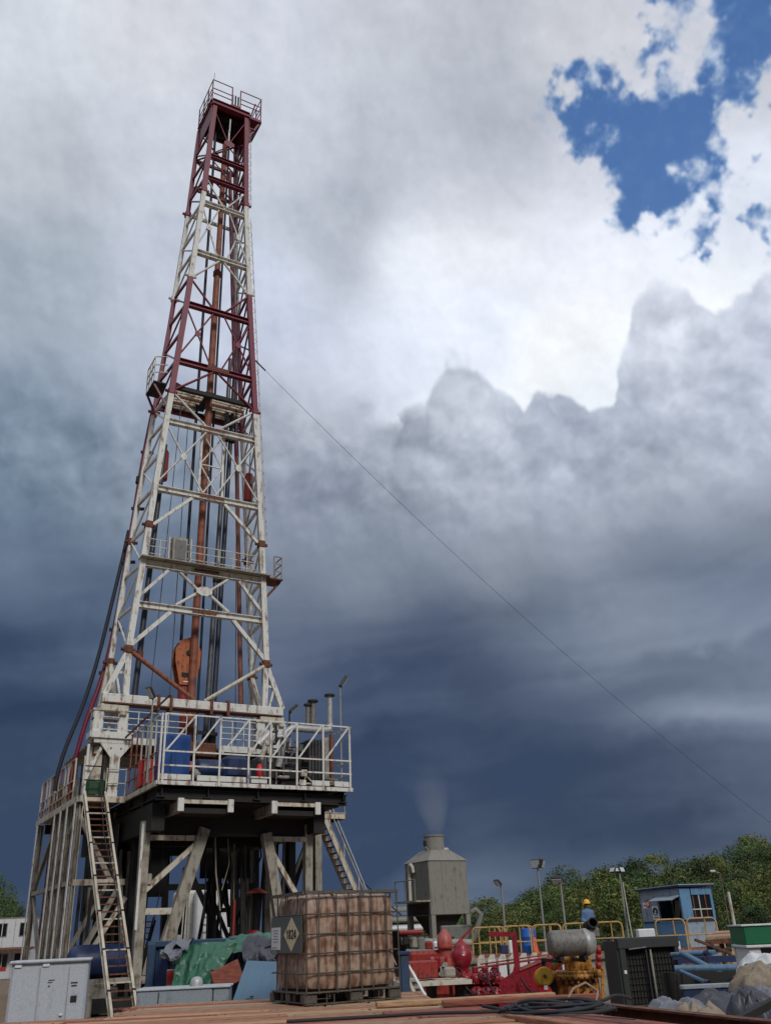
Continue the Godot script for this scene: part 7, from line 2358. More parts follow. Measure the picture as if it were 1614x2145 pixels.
func build_hut() -> void:
	var d := 38.0
	var c := at(1442, 1990, d)
	var top := 1.45
	var o := thing("blue_hut", "small blue steel hut with an open shuttered window on the mud tank", "hut", Vector3(c.x, top, c.z), deg_to_rad(28))
	# near corner at the origin; +x is the right-hand face, -z the left-hand face
	var w := 1.7
	var l := 2.3
	var h := at(1427, 1860, d).y - top
	var bx := func(u: float, y: float, su: float, sy: float, mt: Material, called: String, out := 0.0) -> void:
		# panel on the left-hand face; u runs back from the near corner
		part(called, geo().box(Vector3(0.03 - out, y, -u), Vector3(0.06, sy, su)), mt, o)
	# left-hand face built round its opening
	var w0 := 0.08
	var w1 := 1.28
	var y0 := h * 0.42
	var y1 := h * 0.84
	bx.call((w1 + l) * 0.5, h * 0.72, l - w1, h * 0.56, M.cabin_pale, "wall_panel")
	bx.call(l * 0.5, h * 0.22, l, h * 0.44, M.cabin_blue, "wall_panel")
	bx.call((w0 + w1) * 0.5, (y1 + h) * 0.5, w1 - w0, h - y1, M.cabin_pale, "wall_panel")
	bx.call(w0 * 0.5, h * 0.72, w0, h * 0.56, M.cabin_blue, "wall_panel")
	bx.call((w0 + w1) * 0.5, h * 0.435, w1 - w0 + 0.1, 0.05, M.cabin_blue, "window_sill", 0.03)
	part("wall_seam", geo().box(Vector3(-0.012, h * 0.44, -l * 0.62), Vector3(0.03, 0.05, l * 0.7)), M.deep_blue, o)
	# right-hand face with its window
	part("wall_panel", geo().box(Vector3(w * 0.5 + 0.03, h * 0.22, -0.03), Vector3(w - 0.06, h * 0.44, 0.06)), M.cabin_pale, o)
	part("wall_panel", geo().box(Vector3(0.3, h * 0.72, -0.03), Vector3(0.48, h * 0.56, 0.06)), M.cabin_blue, o)
	part("wall_panel", geo().box(Vector3(w * 0.5 + 0.3, h * 0.94, -0.03), Vector3(w - 0.6, h * 0.12, 0.06)), M.cabin_blue, o)
	part("wall_panel", geo().box(Vector3(w - 0.06, h * 0.66, -0.03), Vector3(0.12, h * 0.44, 0.06)), M.cabin_blue, o)
	var win := part("window", geo().box(Vector3(1.07, h * 0.66, -0.06), Vector3(1.0, h * 0.42, 0.02)), M.glass_dark, o)
	for i in 3:
		part("glazing_bar", geo().box(Vector3(0.66 + i * 0.32, h * 0.66, -0.03), Vector3(0.04, h * 0.42, 0.04)), M.brown if i != 1 else M.cream, win)
	part("glazing_bar", geo().box(Vector3(1.07, h * 0.63, -0.028), Vector3(1.0, 0.04, 0.045)), M.cream, win)
	part("lower_hood", geo().box(Vector3(w * 0.5, h * 0.45, 0.03), Vector3(w, 0.05, 0.1)), M.deep_blue, o)
	# back walls, floor, roof
	part("wall_panel", geo().box(Vector3(w - 0.03, h * 0.5, -l * 0.5), Vector3(0.06, h, l - 0.14)), M.cabin_blue, o)
	part("wall_panel", geo().box(Vector3(w * 0.5, h * 0.5, -l + 0.03), Vector3(w - 0.14, h, 0.06)), M.cabin_blue, o)
	part("hut_floor", geo().box(Vector3(w * 0.5, 0.02, -l * 0.5), Vector3(w - 0.2, 0.04, l - 0.2)), M.oily_and_shade, o)
	part("roof", geo().cbox(Vector3(w * 0.5, h + 0.05, -l * 0.5), Vector3(w + 0.24, 0.07, l + 0.24), 0.01, Basis(Vector3(1, 0, 0), -0.02)), M.deep_blue, o)
	part("roof_sheet", geo().box(Vector3(w * 0.5, h + 0.1, -l * 0.5), Vector3(w + 0.2, 0.015, l + 0.2), Basis(Vector3(1, 0, 0), -0.02)), M.cabin_white, o)
	part("window_shutter", geo().box(Vector3(-0.2, y1 + 0.0, -0.7), Vector3(0.5, 0.03, 1.3), Basis(Vector3(0, 0, 1), 0.35)), M.cabin_pale, o)
	part("inside_coat", geo().bar(Vector3(0.5, h * 0.44, -0.9), Vector3(0.5, h * 0.8, -0.7), 0.16, 0.1, Vector3(1, 0, 0)), M.canvas, o)
	# signs on the left-hand face
	var sb := part("sign_board", geo().box(Vector3(-0.006, h * 0.6, -1.5), Vector3(0.012, 0.5, 0.36)), M.sign_white, o)
	part("sign_disc", geo().lathe([Vector2(0.0, 0.0), Vector2(0.15, 0.0), Vector2(0.15, 0.008), Vector2(0.0, 0.008)], Vector3(-0.013, h * 0.6 + 0.05, -1.5), Basis(Vector3(0, 1, 0), Vector3(-1, 0, 0), Vector3(0, 0, 1)), 18, true), M.sign_navy, sb)
	part("sign_figure", geo().box(Vector3(-0.025, h * 0.6 + 0.07, -1.48), Vector3(0.006, 0.07, 0.06)), M.sign_white, sb)
	part("sign_figure", geo().box(Vector3(-0.025, h * 0.6 - 0.02, -1.5), Vector3(0.006, 0.07, 0.1), Basis(Vector3(1, 0, 0), 0.4)), M.sign_white, sb)
	part("sign_text_line", geo().box(Vector3(-0.015, h * 0.6 - 0.17, -1.5), Vector3(0.006, 0.03, 0.26)), M.sign_navy, sb)
	var s2 := part("sign_board", geo().box(Vector3(-0.006, h * 0.74, -2.05), Vector3(0.012, 0.22, 0.26)), M.sign_white, o)
	part("sign_text_line", geo().box(Vector3(-0.015, h * 0.74, -2.05), Vector3(0.006, 0.04, 0.18)), M.sign_red, s2)
	var s3 := part("sign_board", geo().box(Vector3(-0.006, h * 0.77, -1.86), Vector3(0.012, 0.28, 0.22)), M.sign_red, o)
	part("sign_text_line", geo().box(Vector3(-0.015, h * 0.77, -1.86), Vector3(0.006, 0.14, 0.1)), M.sign_white, s3)


func yard_lamp(label: String, x0: float, y0: float, x1: float, y1: float, d: float, heads: Array, mt: Material) -> void:
	# pole from pixel (x0, y0) at its head down to the ground
	var a := at(x0, y0, d)
	var f := Vector3(a.x, 0, a.z)
	var o := thing("floodlight_mast", label, "floodlight", f)
	part("pole", geo().tube(Vector3.ZERO, Vector3(0, a.y, 0), 0.06, 0.045, 8), mt, o)
	for q: Array in heads:
		var bs := Basis(Vector3.UP, deg_to_rad(q[0])) * Basis(Vector3(1, 0, 0), deg_to_rad(q[1]))
		var s: float = q[2]
		var c := Vector3(q[3], a.y + s * 0.35, 0)
		part("bracket", geo().bar(Vector3(0, a.y - 0.05, 0), c, 0.05, 0.05), M.lamp_body, o)
		var head := part("lamp_head", geo().cbox(c, Vector3(s, s * 0.75, s * 0.36), 0.04, bs), M.lamp_body, o)
		part("lamp_lens", geo().box(c + bs * Vector3(0, 0, s * 0.185), Vector3(s * 0.86, s * 0.6, 0.012), bs), M.lens, head)


func build_lamps() -> void:
	yard_lamp("short floodlight pole just right of the silo, its head tilted left", 1049, 1856, 1059, 1935, 44.0, [[-70, 40, 0.42, -0.15]], M.pole_grey)
	yard_lamp("tall floodlight pole with a square double head above the blue drum", 1125, 1818, 1127, 1935, 46.0, [[-40, 12, 0.55, -0.05], [70, 20, 0.55, 0.22]], M.pole_grey)
	yard_lamp("floodlight pole with a white topped head left of the workman", 1173, 1852, 1186, 1930, 40.0, [[-20, 55, 0.5, -0.12]], M.pole_grey)
	yard_lamp("high pale floodlight mast in front of the trees right of the workman", 1296, 1828, 1316, 1930, 48.0, [[-60, -30, 0.34, -0.3], [40, -20, 0.34, 0.12], [0, -40, 0.3, -0.1]], M.pole_grey)
	# second leg of that mast
	var a := at(1303, 1850, 48.2)
	var f := at(1330, 1990, 47.0) * Vector3(1, 0, 1)
	solo("mast_stay", geo().tube(a - f, Vector3.ZERO, 0.04, 0.04, 7), M.pole_grey, "leaning pale stay beside the high floodlight mast", "stay", f)
	a = at(1524, 1868, 30.0)
	f = a * Vector3(1, 0, 1)
	solo("bare_pole", geo().tube(Vector3.ZERO, Vector3(0, a.y, 0), 0.05, 0.045, 8), M.cream, "bare cream pole standing right of the blue hut", "pole", f)
	var b := at(1590, 1945, 34.0)
	solo("stay_wire", geo().tube(at(1527, 1900, 30.0) - b, Vector3.ZERO, 0.012, 0.012, 5), M.wire, "thin stay wire running right from the bare cream pole", "wire", b)
	var t := thing("street_lamp", "small white lamp on an arm against the hillside trees", "street lamp", at(1520, 1900, 75.0) * Vector3(1, 0, 1))
	var to := at(1520, 1900, 75.0) * Vector3(1, 0, 1)
	var th := at(1520, 1828, 75.0).y
	part("pole", geo().tube(Vector3.ZERO, Vector3(0, th, 0), 0.05, 0.04, 6), M.bark, t)
	part("arm", geo().tube(Vector3(0, th, 0), Vector3(-0.5, th + 0.15, 0), 0.035, 0.035, 6), M.pole_grey, t)
	part("lamp_head", geo().cbox(Vector3(-0.55, th + 0.15, 0), Vector3(0.4, 0.16, 0.25), 0.04), M.lens, t)


func build_right_side() -> void:
	# green and white cabin at the right edge
	var d := 16.0
	var c := at(1556, 1940, d)
	var o := thing("green_white_cab", "green topped white steel cab with a dark window at the right edge", "cab", c * Vector3(1, 0, 1), deg_to_rad(-6))
	var h := c.y
	part("upper_panel", geo().cbox(Vector3(0.6, h - 0.14, -0.5), Vector3(1.24, 0.27, 1.0), 0.02), M.green_paint, o)
	part("drip_edge", geo().cbox(Vector3(0.6, h - 0.3, -0.48), Vector3(1.26, 0.04, 1.06), 0.008), M.cabin_white, o)
	part("roof", geo().box(Vector3(0.6, h + 0.01, -0.5), Vector3(1.28, 0.02, 1.04)), M.cabin_white, o)
	part("corner_pillar", geo().cbox(Vector3(0.1, (h - 0.32) * 0.5, -0.12), Vector3(0.2, h - 0.32, 0.24), 0.02), M.cabin_white, o)
	part("window", geo().box(Vector3(0.72, h - 0.55, -0.06), Vector3(1.04, 0.44, 0.03)), M.glass_dark, o)
	part("lower_panel", geo().cbox(Vector3(0.72, (h - 0.78) * 0.5, -0.1), Vector3(1.04, h - 0.78, 0.1), 0.01), M.green_paint, o)
	part("back_panel", geo().box(Vector3(0.6, (h - 0.32) * 0.5, -0.96), Vector3(1.2, h - 0.32, 0.06)), M.cabin_white, o)
	part("side_panel", geo().box(Vector3(0.04, (h - 0.32) * 0.5, -0.6), Vector3(0.06, h - 0.32, 0.66)), M.cabin_white, o)
	# canopy with yellow trestle
	d = 24.0
	var base := at(1515, 2000, d) * Vector3(1, 0, 1)
	o = thing("plank_canopy", "weathered plank roof on posts left of the green cab", "canopy", base)
	var p0 := at(1476, 1964, 23.5) - base
	var p1 := at(1556, 1958, 23.5) - base
	var p2 := at(1560, 1947, 25.6) - base
	var p3 := at(1500, 1950, 25.6) - base
	for k in 5:
		var t0 := k / 5.0
		var t1 := (k + 0.92) / 5.0
		var g := geo()
		var q := [p0.lerp(p3, t0), p1.lerp(p2, t0), p1.lerp(p2, t1), p0.lerp(p3, t1)]
		g.quad(q[0], q[1], q[2], q[3], Vector3.UP)
		var dn := Vector3(0, -0.05, 0)
		g.quad(q[0] + dn, q[1] + dn, q[2] + dn, q[3] + dn, Vector3.DOWN)
		for i in 4:
			g.quad(q[i], q[(i + 1) % 4], q[(i + 1) % 4] + dn, q[i] + dn, (q[i] + q[(i + 1) % 4]) * 0.5 - (q[0] + q[2]) * 0.5)
		part("plank", g, [M.wood_grey, M.wood_pale, M.wood_red, M.wood_grey, M.wood_pale][k], o)
	part("front_beam", geo().bar(p0 + Vector3(0, -0.1, 0), p1 + Vector3(0, -0.1, 0), 0.07, 0.1), M.rust, o)
	for q in [p0, p1, p3]:
		part("canopy_post", geo().box(Vector3(q.x + 0.06, (q.y - 0.1) * 0.5, q.z), Vector3(0.1, q.y - 0.1, 0.1)), M.oily_and_shade, o)
	base = at(1530, 2020, 26.5) * Vector3(1, 0, 1)
	o = thing("yellow_stair_frame", "yellow tubular stair frame with diagonal bars under the plank roof", "stair frame", base)
	for q in [[1513, 1975, 1530, 2045], [1537, 1972, 1558, 2048], [1492, 1985, 1548, 2025], [1500, 1975, 1560, 2012], [1495, 2005, 1550, 2040], [1545, 1975, 1572, 2002]]:
		part("frame_bar", geo().bar(at(q[0], q[1], 26.5) - base, at(q[2], q[3], 26.5) - base, 0.08 if q[0] in [1513, 1537] else 0.05, 0.07), M.yellow, o)
	for k in 2:
		var f := at(1530 + k * 28, 2046, 26.5) - base
		part("frame_leg", geo().box(Vector3(f.x, f.y * 0.5, f.z), Vector3(0.08, f.y, 0.08)), M.yellow, o)
	# blue pipes
	var pp := [[1405, 2000, 20.5, 1475, 1997, 20.0, 0.045], [1425, 1996, 19.4, 1545, 2060, 18.6, 0.06], [1412, 2030, 19.0, 1545, 2027, 18.8, 0.065], [1425, 2035, 18.2, 1478, 2058, 17.6, 0.035]]
	var ps := ["light blue pipe lying highest right of the black radiator", "light blue pipe slanting down across the others to the right", "thick blue pipe with open dark end, lying level right of the radiator", "thin blue pipe slanting down at the front of the pipe heap"]
	for k in 4:
		var q: Array = pp[k]
		var a := at(q[0], q[1], q[2])
		var b := at(q[3], q[4], q[5])
		o = thing("blue_pipe", ps[k], "pipe", a, 0.0, "blue pipes right of the radiator")
		part("pipe_body", geo().tube(Vector3.ZERO, b - a, q[6], q[6], 12), M.pipe_blue, o)
		var dir := (b - a).normalized()
		part("pipe_flange", geo().tube(b - a, b - a + dir * 0.06, q[6] * 1.5, q[6] * 1.5, 12), M.deep_blue, o)
		part("pipe_mouth", geo().tube(b - a + dir * 0.061, b - a + dir * 0.066, q[6] * 0.9, q[6] * 0.9, 12), M.core, o)
	o = thing("pipe_rack", "dark blue steel rack carrying the blue pipes", "rack", at(1450, 2050, 19.2) * Vector3(1, 0, 1))
	var ro := at(1450, 2050, 19.2) * Vector3(1, 0, 1)
	for q in [[1412, 2010, 19.6], [1475, 2006, 19.6], [1420, 2040, 18.2], [1530, 2035, 19.0]]:
		var f := at(q[0], q[1], q[2]) - ro
		part("rack_post", geo().box(Vector3(f.x, f.y * 0.5, f.z), Vector3(0.09, f.y, 0.09)), M.oily_and_shade, o)
	part("rack_rail", geo().bar(at(1408, 2012, 19.8) - ro, at(1540, 2008, 19.8) - ro, 0.08, 0.12), M.deep_blue, o)
	part("rack_rail", geo().bar(at(1410, 2045, 18.6) - ro, at(1545, 2042, 18.6) - ro, 0.08, 0.12), M.oily_and_shade, o)
	part("rack_panel", geo().box(at(1470, 2052, 19.9) - ro + Vector3(0, -0.3, 0), Vector3(1.6, 0.9, 0.06)), M.oily_and_shade, o)
	# scrap between the pipes and the canopy
	o = thing("scrap_pile", "pile of scrap pipes, bars and boards behind the blue pipes", "scrap pile", at(1480, 2040, 22.0) * Vector3(1, 0, 1))
	var sp := at(1480, 2040, 22.0) * Vector3(1, 0, 1)
	rng.seed = 2024
	for i in 22:
		var x0 := rng.randf_range(1412.0, 1560.0)
		var q0 := at(x0, rng.randf_range(1992.0, 2046.0), rng.randf_range(21.0, 23.2)) - sp
		var q1 := q0 + Vector3(rng.randf_range(-0.9, 0.9), rng.randf_range(-0.35, 0.35), rng.randf_range(-0.4, 0.4))
		var mm: Material = [M.rust, M.oily_and_shade, M.wood_grey, M.steel, M.pipe_blue, M.brown, M.beam_grey, M.yellow][i % 8]
		if i % 3 == 0:
			part("scrap_bar", geo().bar(q0, q1, rng.randf_range(0.05, 0.16), 0.05), mm, o)
		else:
			part("scrap_pipe", geo().tube(q0, q1, rng.randf_range(0.03, 0.08), -1.0, 8), mm, o)
	for i in 7:
		var q0 := at(1420 + i * 20, 2040 + (i * 13) % 12, 21.5) - sp
		part("scrap_block", geo().cbox(Vector3(q0.x, q0.y * 0.5, q0.z), Vector3(0.26, q0.y, 0.4), 0.03), [M.oily_and_shade, M.beam_grey, M.rust, M.container_blue][i % 4], o)
	# low dark trough in front of the pipes
	c = at(1450, 2072, 14.5)
	o = thing("dark_trough", "long dark steel trough with a brown wooden block on its rim", "trough", c * Vector3(1, 0, 1), deg_to_rad(2))
	part("trough_wall", geo().cbox(Vector3(0.5, c.y - 0.1, 0), Vector3(1.3, 0.2, 0.05), 0.008), M.deep_blue, o)
	part("trough_rim", geo().cbox(Vector3(0.45, c.y + 0.03, 0.0), Vector3(1.25, 0.06, 0.1), 0.01), M.grey_box, o)
	part("trough_base", geo().box(Vector3(0.5, (c.y - 0.2) * 0.5, -0.2), Vector3(1.3, c.y - 0.2, 0.4)), M.oily_and_shade, o)
	part("wooden_block", geo().cbox(Vector3(0.72, c.y + 0.1, 0.0), Vector3(0.2, 0.09, 0.12), 0.015), M.wood_red, o)


func mound(called: String, label: String, cat: String, c: Vector3, rx: float, rz: float, h: float, mt: Material, sd: int, crease: float, turn := 0.0, lean := 0.0) -> void:
	var nz := fbm(sd, 0.8, 2)
	var fine := fbm(sd + 1, 2.4, 3)
	var g := geo()
	g.sheet(func(u: float, v: float) -> Vector3:
		var t := u * TAU
		var r := v
		var prof := pow(maxf(0.0, 1.0 - r * r), 0.5)
		var px := cos(t) * r
		var pz := sin(t) * r
		var n := nz.get_noise_2d(px * 1.3 + sd, pz * 1.3)
		# broad folds of cloth
		var fold := sin(t * 5.0 + n * 3.0 + sd) * r * (1.0 - r * r) * 1.6 + sin(px * 5.0 + n * 3.0 + pz * 3.0 + sd) * 0.6 * prof
		var y := h * prof * (1.0 + n * 0.35) + crease * fold + fine.get_noise_2d(px * 0.9, pz * 0.9 + sd) * 0.05 * prof
		var spread_ := 1.0 + 0.22 * nz.get_noise_2d(cos(t) * 1.2, sin(t) * 1.2 + 40.0) + 0.05 * sin(t * 7.0 + sd)
		return Vector3(px * rx * spread_ + lean * y, maxf(y, -0.02 if r < 0.97 else -0.3), pz * rz * spread_), 64, 22, Vector3(0, 1, 0))
	solo(called, g, mt, label, cat, c, turn)


func build_heaps() -> void:
	# covered heaps at the lower right; a timber bench carries them
	var o := thing("timber_bench", "low timber bench under the canvas heaps at the lower right", "bench", at(1500, 2140, 10.8) * Vector3(1, 0, 1))
	var bo := at(1500, 2140, 10.8) * Vector3(1, 0, 1)
	for k in 6:
		part("plank", geo().cbox(Vector3(0.4, 1.42, 0.9 - k * 0.42), Vector3(3.2, 0.05, 0.4), 0.008), [M.wood_grey, M.wood, M.wood_red][k % 3], o)
	for x in [-0.9, 1.7]:
		for z in [0.8, -1.1]:
			part("bench_leg", geo().box(Vector3(x, 0.7, z), Vector3(0.12, 1.4, 0.12)), M.wood_grey, o)
	var y := 1.44
	var pos := func(x: float, d: float) -> Vector3:
		var q := at(x, 2100, d)
		return Vector3(q.x, y, q.z)
	mound("canvas_heap", "pale brown canvas heap right of the black radiator", "canvas heap", pos.call(1462, 10.3), 0.28, 0.34, 0.19, M.canvas, 5, 0.022)
	mound("grey_tarp_heap", "grey tarpaulin heap sloping away left of the canvas heap", "tarpaulin heap", pos.call(1412, 10.8), 0.42, 0.4, 0.19, M.grey_tarp, 17, 0.035)
	mound("black_tarp_heap", "black and grey tarpaulin heaped in folds behind the canvas", "tarpaulin heap", pos.call(1522, 11.2), 0.52, 0.42, 0.22, M.black_tarp, 29, 0.05)
	mound("dark_tarp_fold", "dark tarpaulin hanging in a rounded fold near the right edge", "tarpaulin", pos.call(1566, 10.4), 0.22, 0.3, 0.24, M.black_tarp, 37, 0.035)
	mound("pale_canvas_bag", "grey bag lying at the right edge behind the dark fold", "bag", pos.call(1596, 11.4), 0.34, 0.36, 0.2, M.grey_tarp, 43, 0.03)
	mound("brown_sack", "brown sack lying under the white bag at the right edge", "sack", at(1600, 2075, 12.6), 0.36, 0.36, 0.26, M.canvas, 53, 0.02)
	mound("white_sack", "white plastic sack with a green stripe under the green cab", "sack", at(1606, 2040, 13.4), 0.36, 0.34, 0.24, M.sack, 61, 0.02)
	var q := at(1606, 2040, 13.05)
	var g := geo()
	g.sheet(func(u: float, v: float) -> Vector3: return Vector3(-0.26 + u * 0.5, 0.02 + v * 0.1 + 0.01 * sin(u * 20.0), 0.06 * sin(u * PI) - 0.05 * v), 16, 2, Vector3(0, 0, 1))
	solo("green_strip", g, M.green_paint, "torn green strip lying on the white plastic sack", "strip", q)
	q = at(1590, 2110, 9.2)
	var e := at(1690, 2060, 9.6)
	var f := at(1545, 2138, 8.9)
	solo("steel_bar", geo().bar(f - q, e - q, 0.07, 0.06), M.oily_and_shade, "dark steel bar sticking out over the heaps at the lower right", "steel bar", q)
	# box stack that carries the sacks
	c_box("crate_stack", "dark crate under the sacks at the right edge", at(1606, 2090, 13.0))


func c_box(called: String, label: String, p: Vector3) -> void:
	var o := thing(called, label, "crate", p * Vector3(1, 0, 1))
	var h := p.y - 0.06
	part("crate_body", geo().cbox(Vector3(0.1, h * 0.5, -0.1), Vector3(1.1, h, 1.2), 0.02), M.oily_and_shade, o)
	part("crate_lid", geo().cbox(Vector3(0.1, h + 0.02, -0.1), Vector3(1.14, 0.04, 1.24), 0.01), M.wood_grey, o)


func build_behind_rig() -> void:
	# white silo and tank behind the rig
	var d := 62.0
	var c := at(398, 1868, d)
	var o := thing("white_silo", "cream cylindrical silo seen through the legs of the rig", "silo", c * Vector3(1, 0, 1))
	part("silo_shell", geo().lathe([Vector2(1.05, 0.0), Vector2(1.05, c.y - 0.15), Vector2(0.9, c.y), Vector2(0.0, c.y + 0.1)], Vector3.ZERO, Basis.IDENTITY, 28, true), M.cream, o)
	for x in [-0.5, 0.15, 0.7]:
		part("silo_seam", geo().box(Vector3(x, c.y * 0.5, sqrt(1.06 * 1.06 - x * x)), Vector3(0.05, c.y - 0.3, 0.05)), M.pole_grey, o)
	c = at(440, 1862, 60.0)
	o = thing("white_tank", "tall white steel tank beside the cream silo behind the rig", "tank", c * Vector3(1, 0, 1), deg_to_rad(18))
	part("tank_body", geo().cbox(Vector3(0.3, c.y * 0.5, -0.8), Vector3(2.2, c.y, 1.8), 0.1), M.cabin_white, o)
	for i in 10:
		part("ladder_rung", geo().box(Vector3(-0.2, 0.8 + i * 0.42, 0.16), Vector3(0.3, 0.03, 0.03)), M.steel, o)
	for x in [-0.36, -0.04]:
		part("ladder_rail", geo().box(Vector3(x, c.y * 0.5, 0.15), Vector3(0.03, c.y - 0.4, 0.03)), M.steel, o)
	part("tank_base", geo().cbox(Vector3(0.9, 0.75, 0.6), Vector3(1.6, 1.5, 1.0), 0.05), M.cabin_white, o)
	# blowout preventer under the floor
	o = rig_thing("blowout_preventer", "red wellhead valve stack standing under the right half of the rig", "wellhead", Vector3(6.6, 0, 4.2))
	part("stack_body", geo().lathe([Vector2(0.0, 0.3), Vector2(0.4, 0.3), Vector2(0.4, 1.3), Vector2(0.6, 1.3), Vector2(0.6, 1.7), Vector2(0.35, 1.7), Vector2(0.35, 2.4), Vector2(0.0, 2.4)], P(6.5, 0, 4.2), Basis.IDENTITY, 16, true), M.pump_red, o)
	part("top_cone", geo().lathe([Vector2(0.5, 4.25), Vector2(0.48, 4.29), Vector2(0.2, 4.42), Vector2(0.16, 4.48), Vector2(0.0, 4.48)], P(6.0, 0, 4.0), Basis.IDENTITY, 16), M.pump_faded, o)
	part("riser", geo().tube(P(6.0, 2.2, 4.0), P(6.0, 4.3, 4.0), 0.16, 0.16, 10), M.oily_and_shade, o)
	part("red_post", geo().bar(P(4.75, 0.8, 3.6), P(4.8, 4.0, 3.6), 0.1, 0.1, Vector3(0, 0, 1)), M.block_red, o)
	part("red_frame", geo().bar(P(4.75, 2.35, 3.6), P(6.6, 2.35, 3.6), 0.14, 0.16), M.pump_red, o)
	part("red_flange", geo().lathe([Vector2(0.0, 2.75), Vector2(0.2, 2.75), Vector2(0.35, 2.55), Vector2(0.35, 2.45), Vector2(0.0, 2.45)], P(5.75, 0, 3.6), Basis.IDENTITY, 14, true), M.pump_red, o)
	part("grey_columns", geo().box(P(6.1, 3.4, 4.6), Vector3(0.5, 1.6, 0.3)), M.tower_dark, o)
	# cabins at the far left
	d = 90.0
	c = at(62, 1990, d)
	for k in 2:
		var y0 := 2.55 * k
		o = thing("site_cabin", ["lower white site cabin with a red brown awning at the far left", "upper white site cabin with small dark windows stacked at the far left"][k], "site cabin", Vector3(c.x, y0, c.z), deg_to_rad(8))
		part("cabin_wall", geo().cbox(Vector3(-3.6, 1.25, -1.3), Vector3(7.2, 2.5, 2.6), 0.04), M.cabin_white, o)
		part("roof_edge", geo().box(Vector3(-3.6, 2.5, -1.3), Vector3(7.3, 0.08, 2.7)), M.pole_grey, o)
		for q in ([[-0.65, 0.75], [-2.6, 0.75], [-4.6, 0.75]] if k == 1 else [[-2.3, 0.9]]):
			var wn := part("window", geo().box(Vector3(q[0], 1.5, 0.02), Vector3(q[1] + 0.12, 1.15, 0.06)), M.pole_grey, o)
			part("pane", geo().box(Vector3(q[0], 1.5, 0.055), Vector3(q[1], 1.03, 0.02)), M.glass_dark, wn)
			part("glazing_bar", geo().box(Vector3(q[0], 1.5, 0.07), Vector3(0.06, 1.03, 0.02)), M.cabin_white, wn)
		for i in 7:
			part("panel_joint", geo().box(Vector3(-0.5 - i * 1.0, 1.25, 0.008), Vector3(0.03, 2.4, 0.016)), M.pole_grey, o)
		if k == 0:
			part("door", geo().box(Vector3(-0.75, 1.05, 0.02), Vector3(0.95, 2.0, 0.05)), M.oily_and_shade, o)
			part("awning", geo().box(Vector3(-2.2, 2.42, 0.7), Vector3(5.0, 0.16, 1.5), Basis(Vector3(1, 0, 0), 0.1)), M.rust, o)
			part("red_sign", geo().box(Vector3(-2.2, 0.85, 0.05), Vector3(0.7, 0.3, 0.04)), M.sign_red, o)


# ---------------------------------------------------------------- hill and trees
func ridge(px: float) -> float:
	# height of the ground under the wooded skyline by bearing, given as a picture column at 150 m
	var xs := [700.0, 860.0, 990.0, 1060.0, 1150.0, 1220.0, 1290.0, 1340.0, 1400.0, 1460.0, 1500.0, 1560.0, 1614.0, 1800.0, 2100.0]
	var ys := [0.0, 0.3, 0.5, 0.8, 2.4, 3.7, 4.5, 5.0, 4.8, 4.6, 4.4, 5.9, 7.4, 9.6, 10.5]
	for i in xs.size() - 1:
		if px <= xs[i + 1]:
			return lerpf(ys[i], ys[i + 1], clampf((px - xs[i]) / (xs[i + 1] - xs[i]), 0.0, 1.0))
	return 12.0


func bearing_px(x: float, z: float) -> float:
	# picture column of a bearing near the horizon
	return 845.0 + (x / -z) * cam_f / 0.9036


func hill_y(x: float, z: float) -> float:
	var d := -z
	return ridge(bearing_px(x, z)) * smoothstep(78.0, 150.0, d) * (1.0 + 0.5 * smoothstep(150.0, 260.0, d)) - 0.05


func crown_mesh(sd: int, base: Color, tall: float, bunches: int, leaves: int, leaf: float) -> ArrayMesh:
	var r := RandomNumberGenerator.new()
	r.seed = sd
	var s := SurfaceTool.new()
	s.begin(Mesh.PRIMITIVE_TRIANGLES)
	for b in bunches:
		var t := r.randf() * TAU
		var y := r.randf_range(-0.45, 0.95)
		var rad := sqrt(maxf(0.05, 1.0 - y * y)) * sqrt(r.randf()) * 0.95
		var c := Vector3(cos(t) * rad, y * tall + tall * 0.5, sin(t) * rad)
		var br := r.randf_range(0.22, 0.5)
		var tone := r.randf_range(0.62, 1.3)
		var warm := r.randf_range(-0.25, 0.35)
		for i in leaves:
			var n := Vector3(r.randfn(), r.randfn() * 0.9 + 0.25, r.randfn()).normalized()
			var p := c + n * br * pow(r.randf(), 0.35)
			var up := (n + Vector3(r.randfn(), r.randfn(), r.randfn()) * 0.55).normalized()
			var x := up.cross(Vector3(r.randfn(), r.randfn(), r.randfn())).normalized()
			var z := x.cross(up).normalized()
			var k := leaf * r.randf_range(0.6, 1.35)
			var cl := base * tone * r.randf_range(0.75, 1.25)
			cl = Color(cl.r * (1.0 + warm), cl.g, cl.b)
			s.set_color(cl)
			s.set_normal(up)
			var a := p - x * k
			var d := p + x * k
			var e := p + z * k * 0.55 + up * k * 0.18
			var f := p - z * k * 0.55 + up * k * 0.18
			for tri: Array in [[a, e, d], [a, d, f]]:
				var nn: Vector3 = ((tri[2] - tri[0]) as Vector3).cross(tri[1] - tri[0]).normalized()
				var flip := nn.dot(up) < 0.0
				s.set_normal(-nn if flip else nn)
				s.add_vertex(tri[0])
				s.add_vertex(tri[2] if flip else tri[1])
				s.add_vertex(tri[1] if flip else tri[2])
	return s.commit()


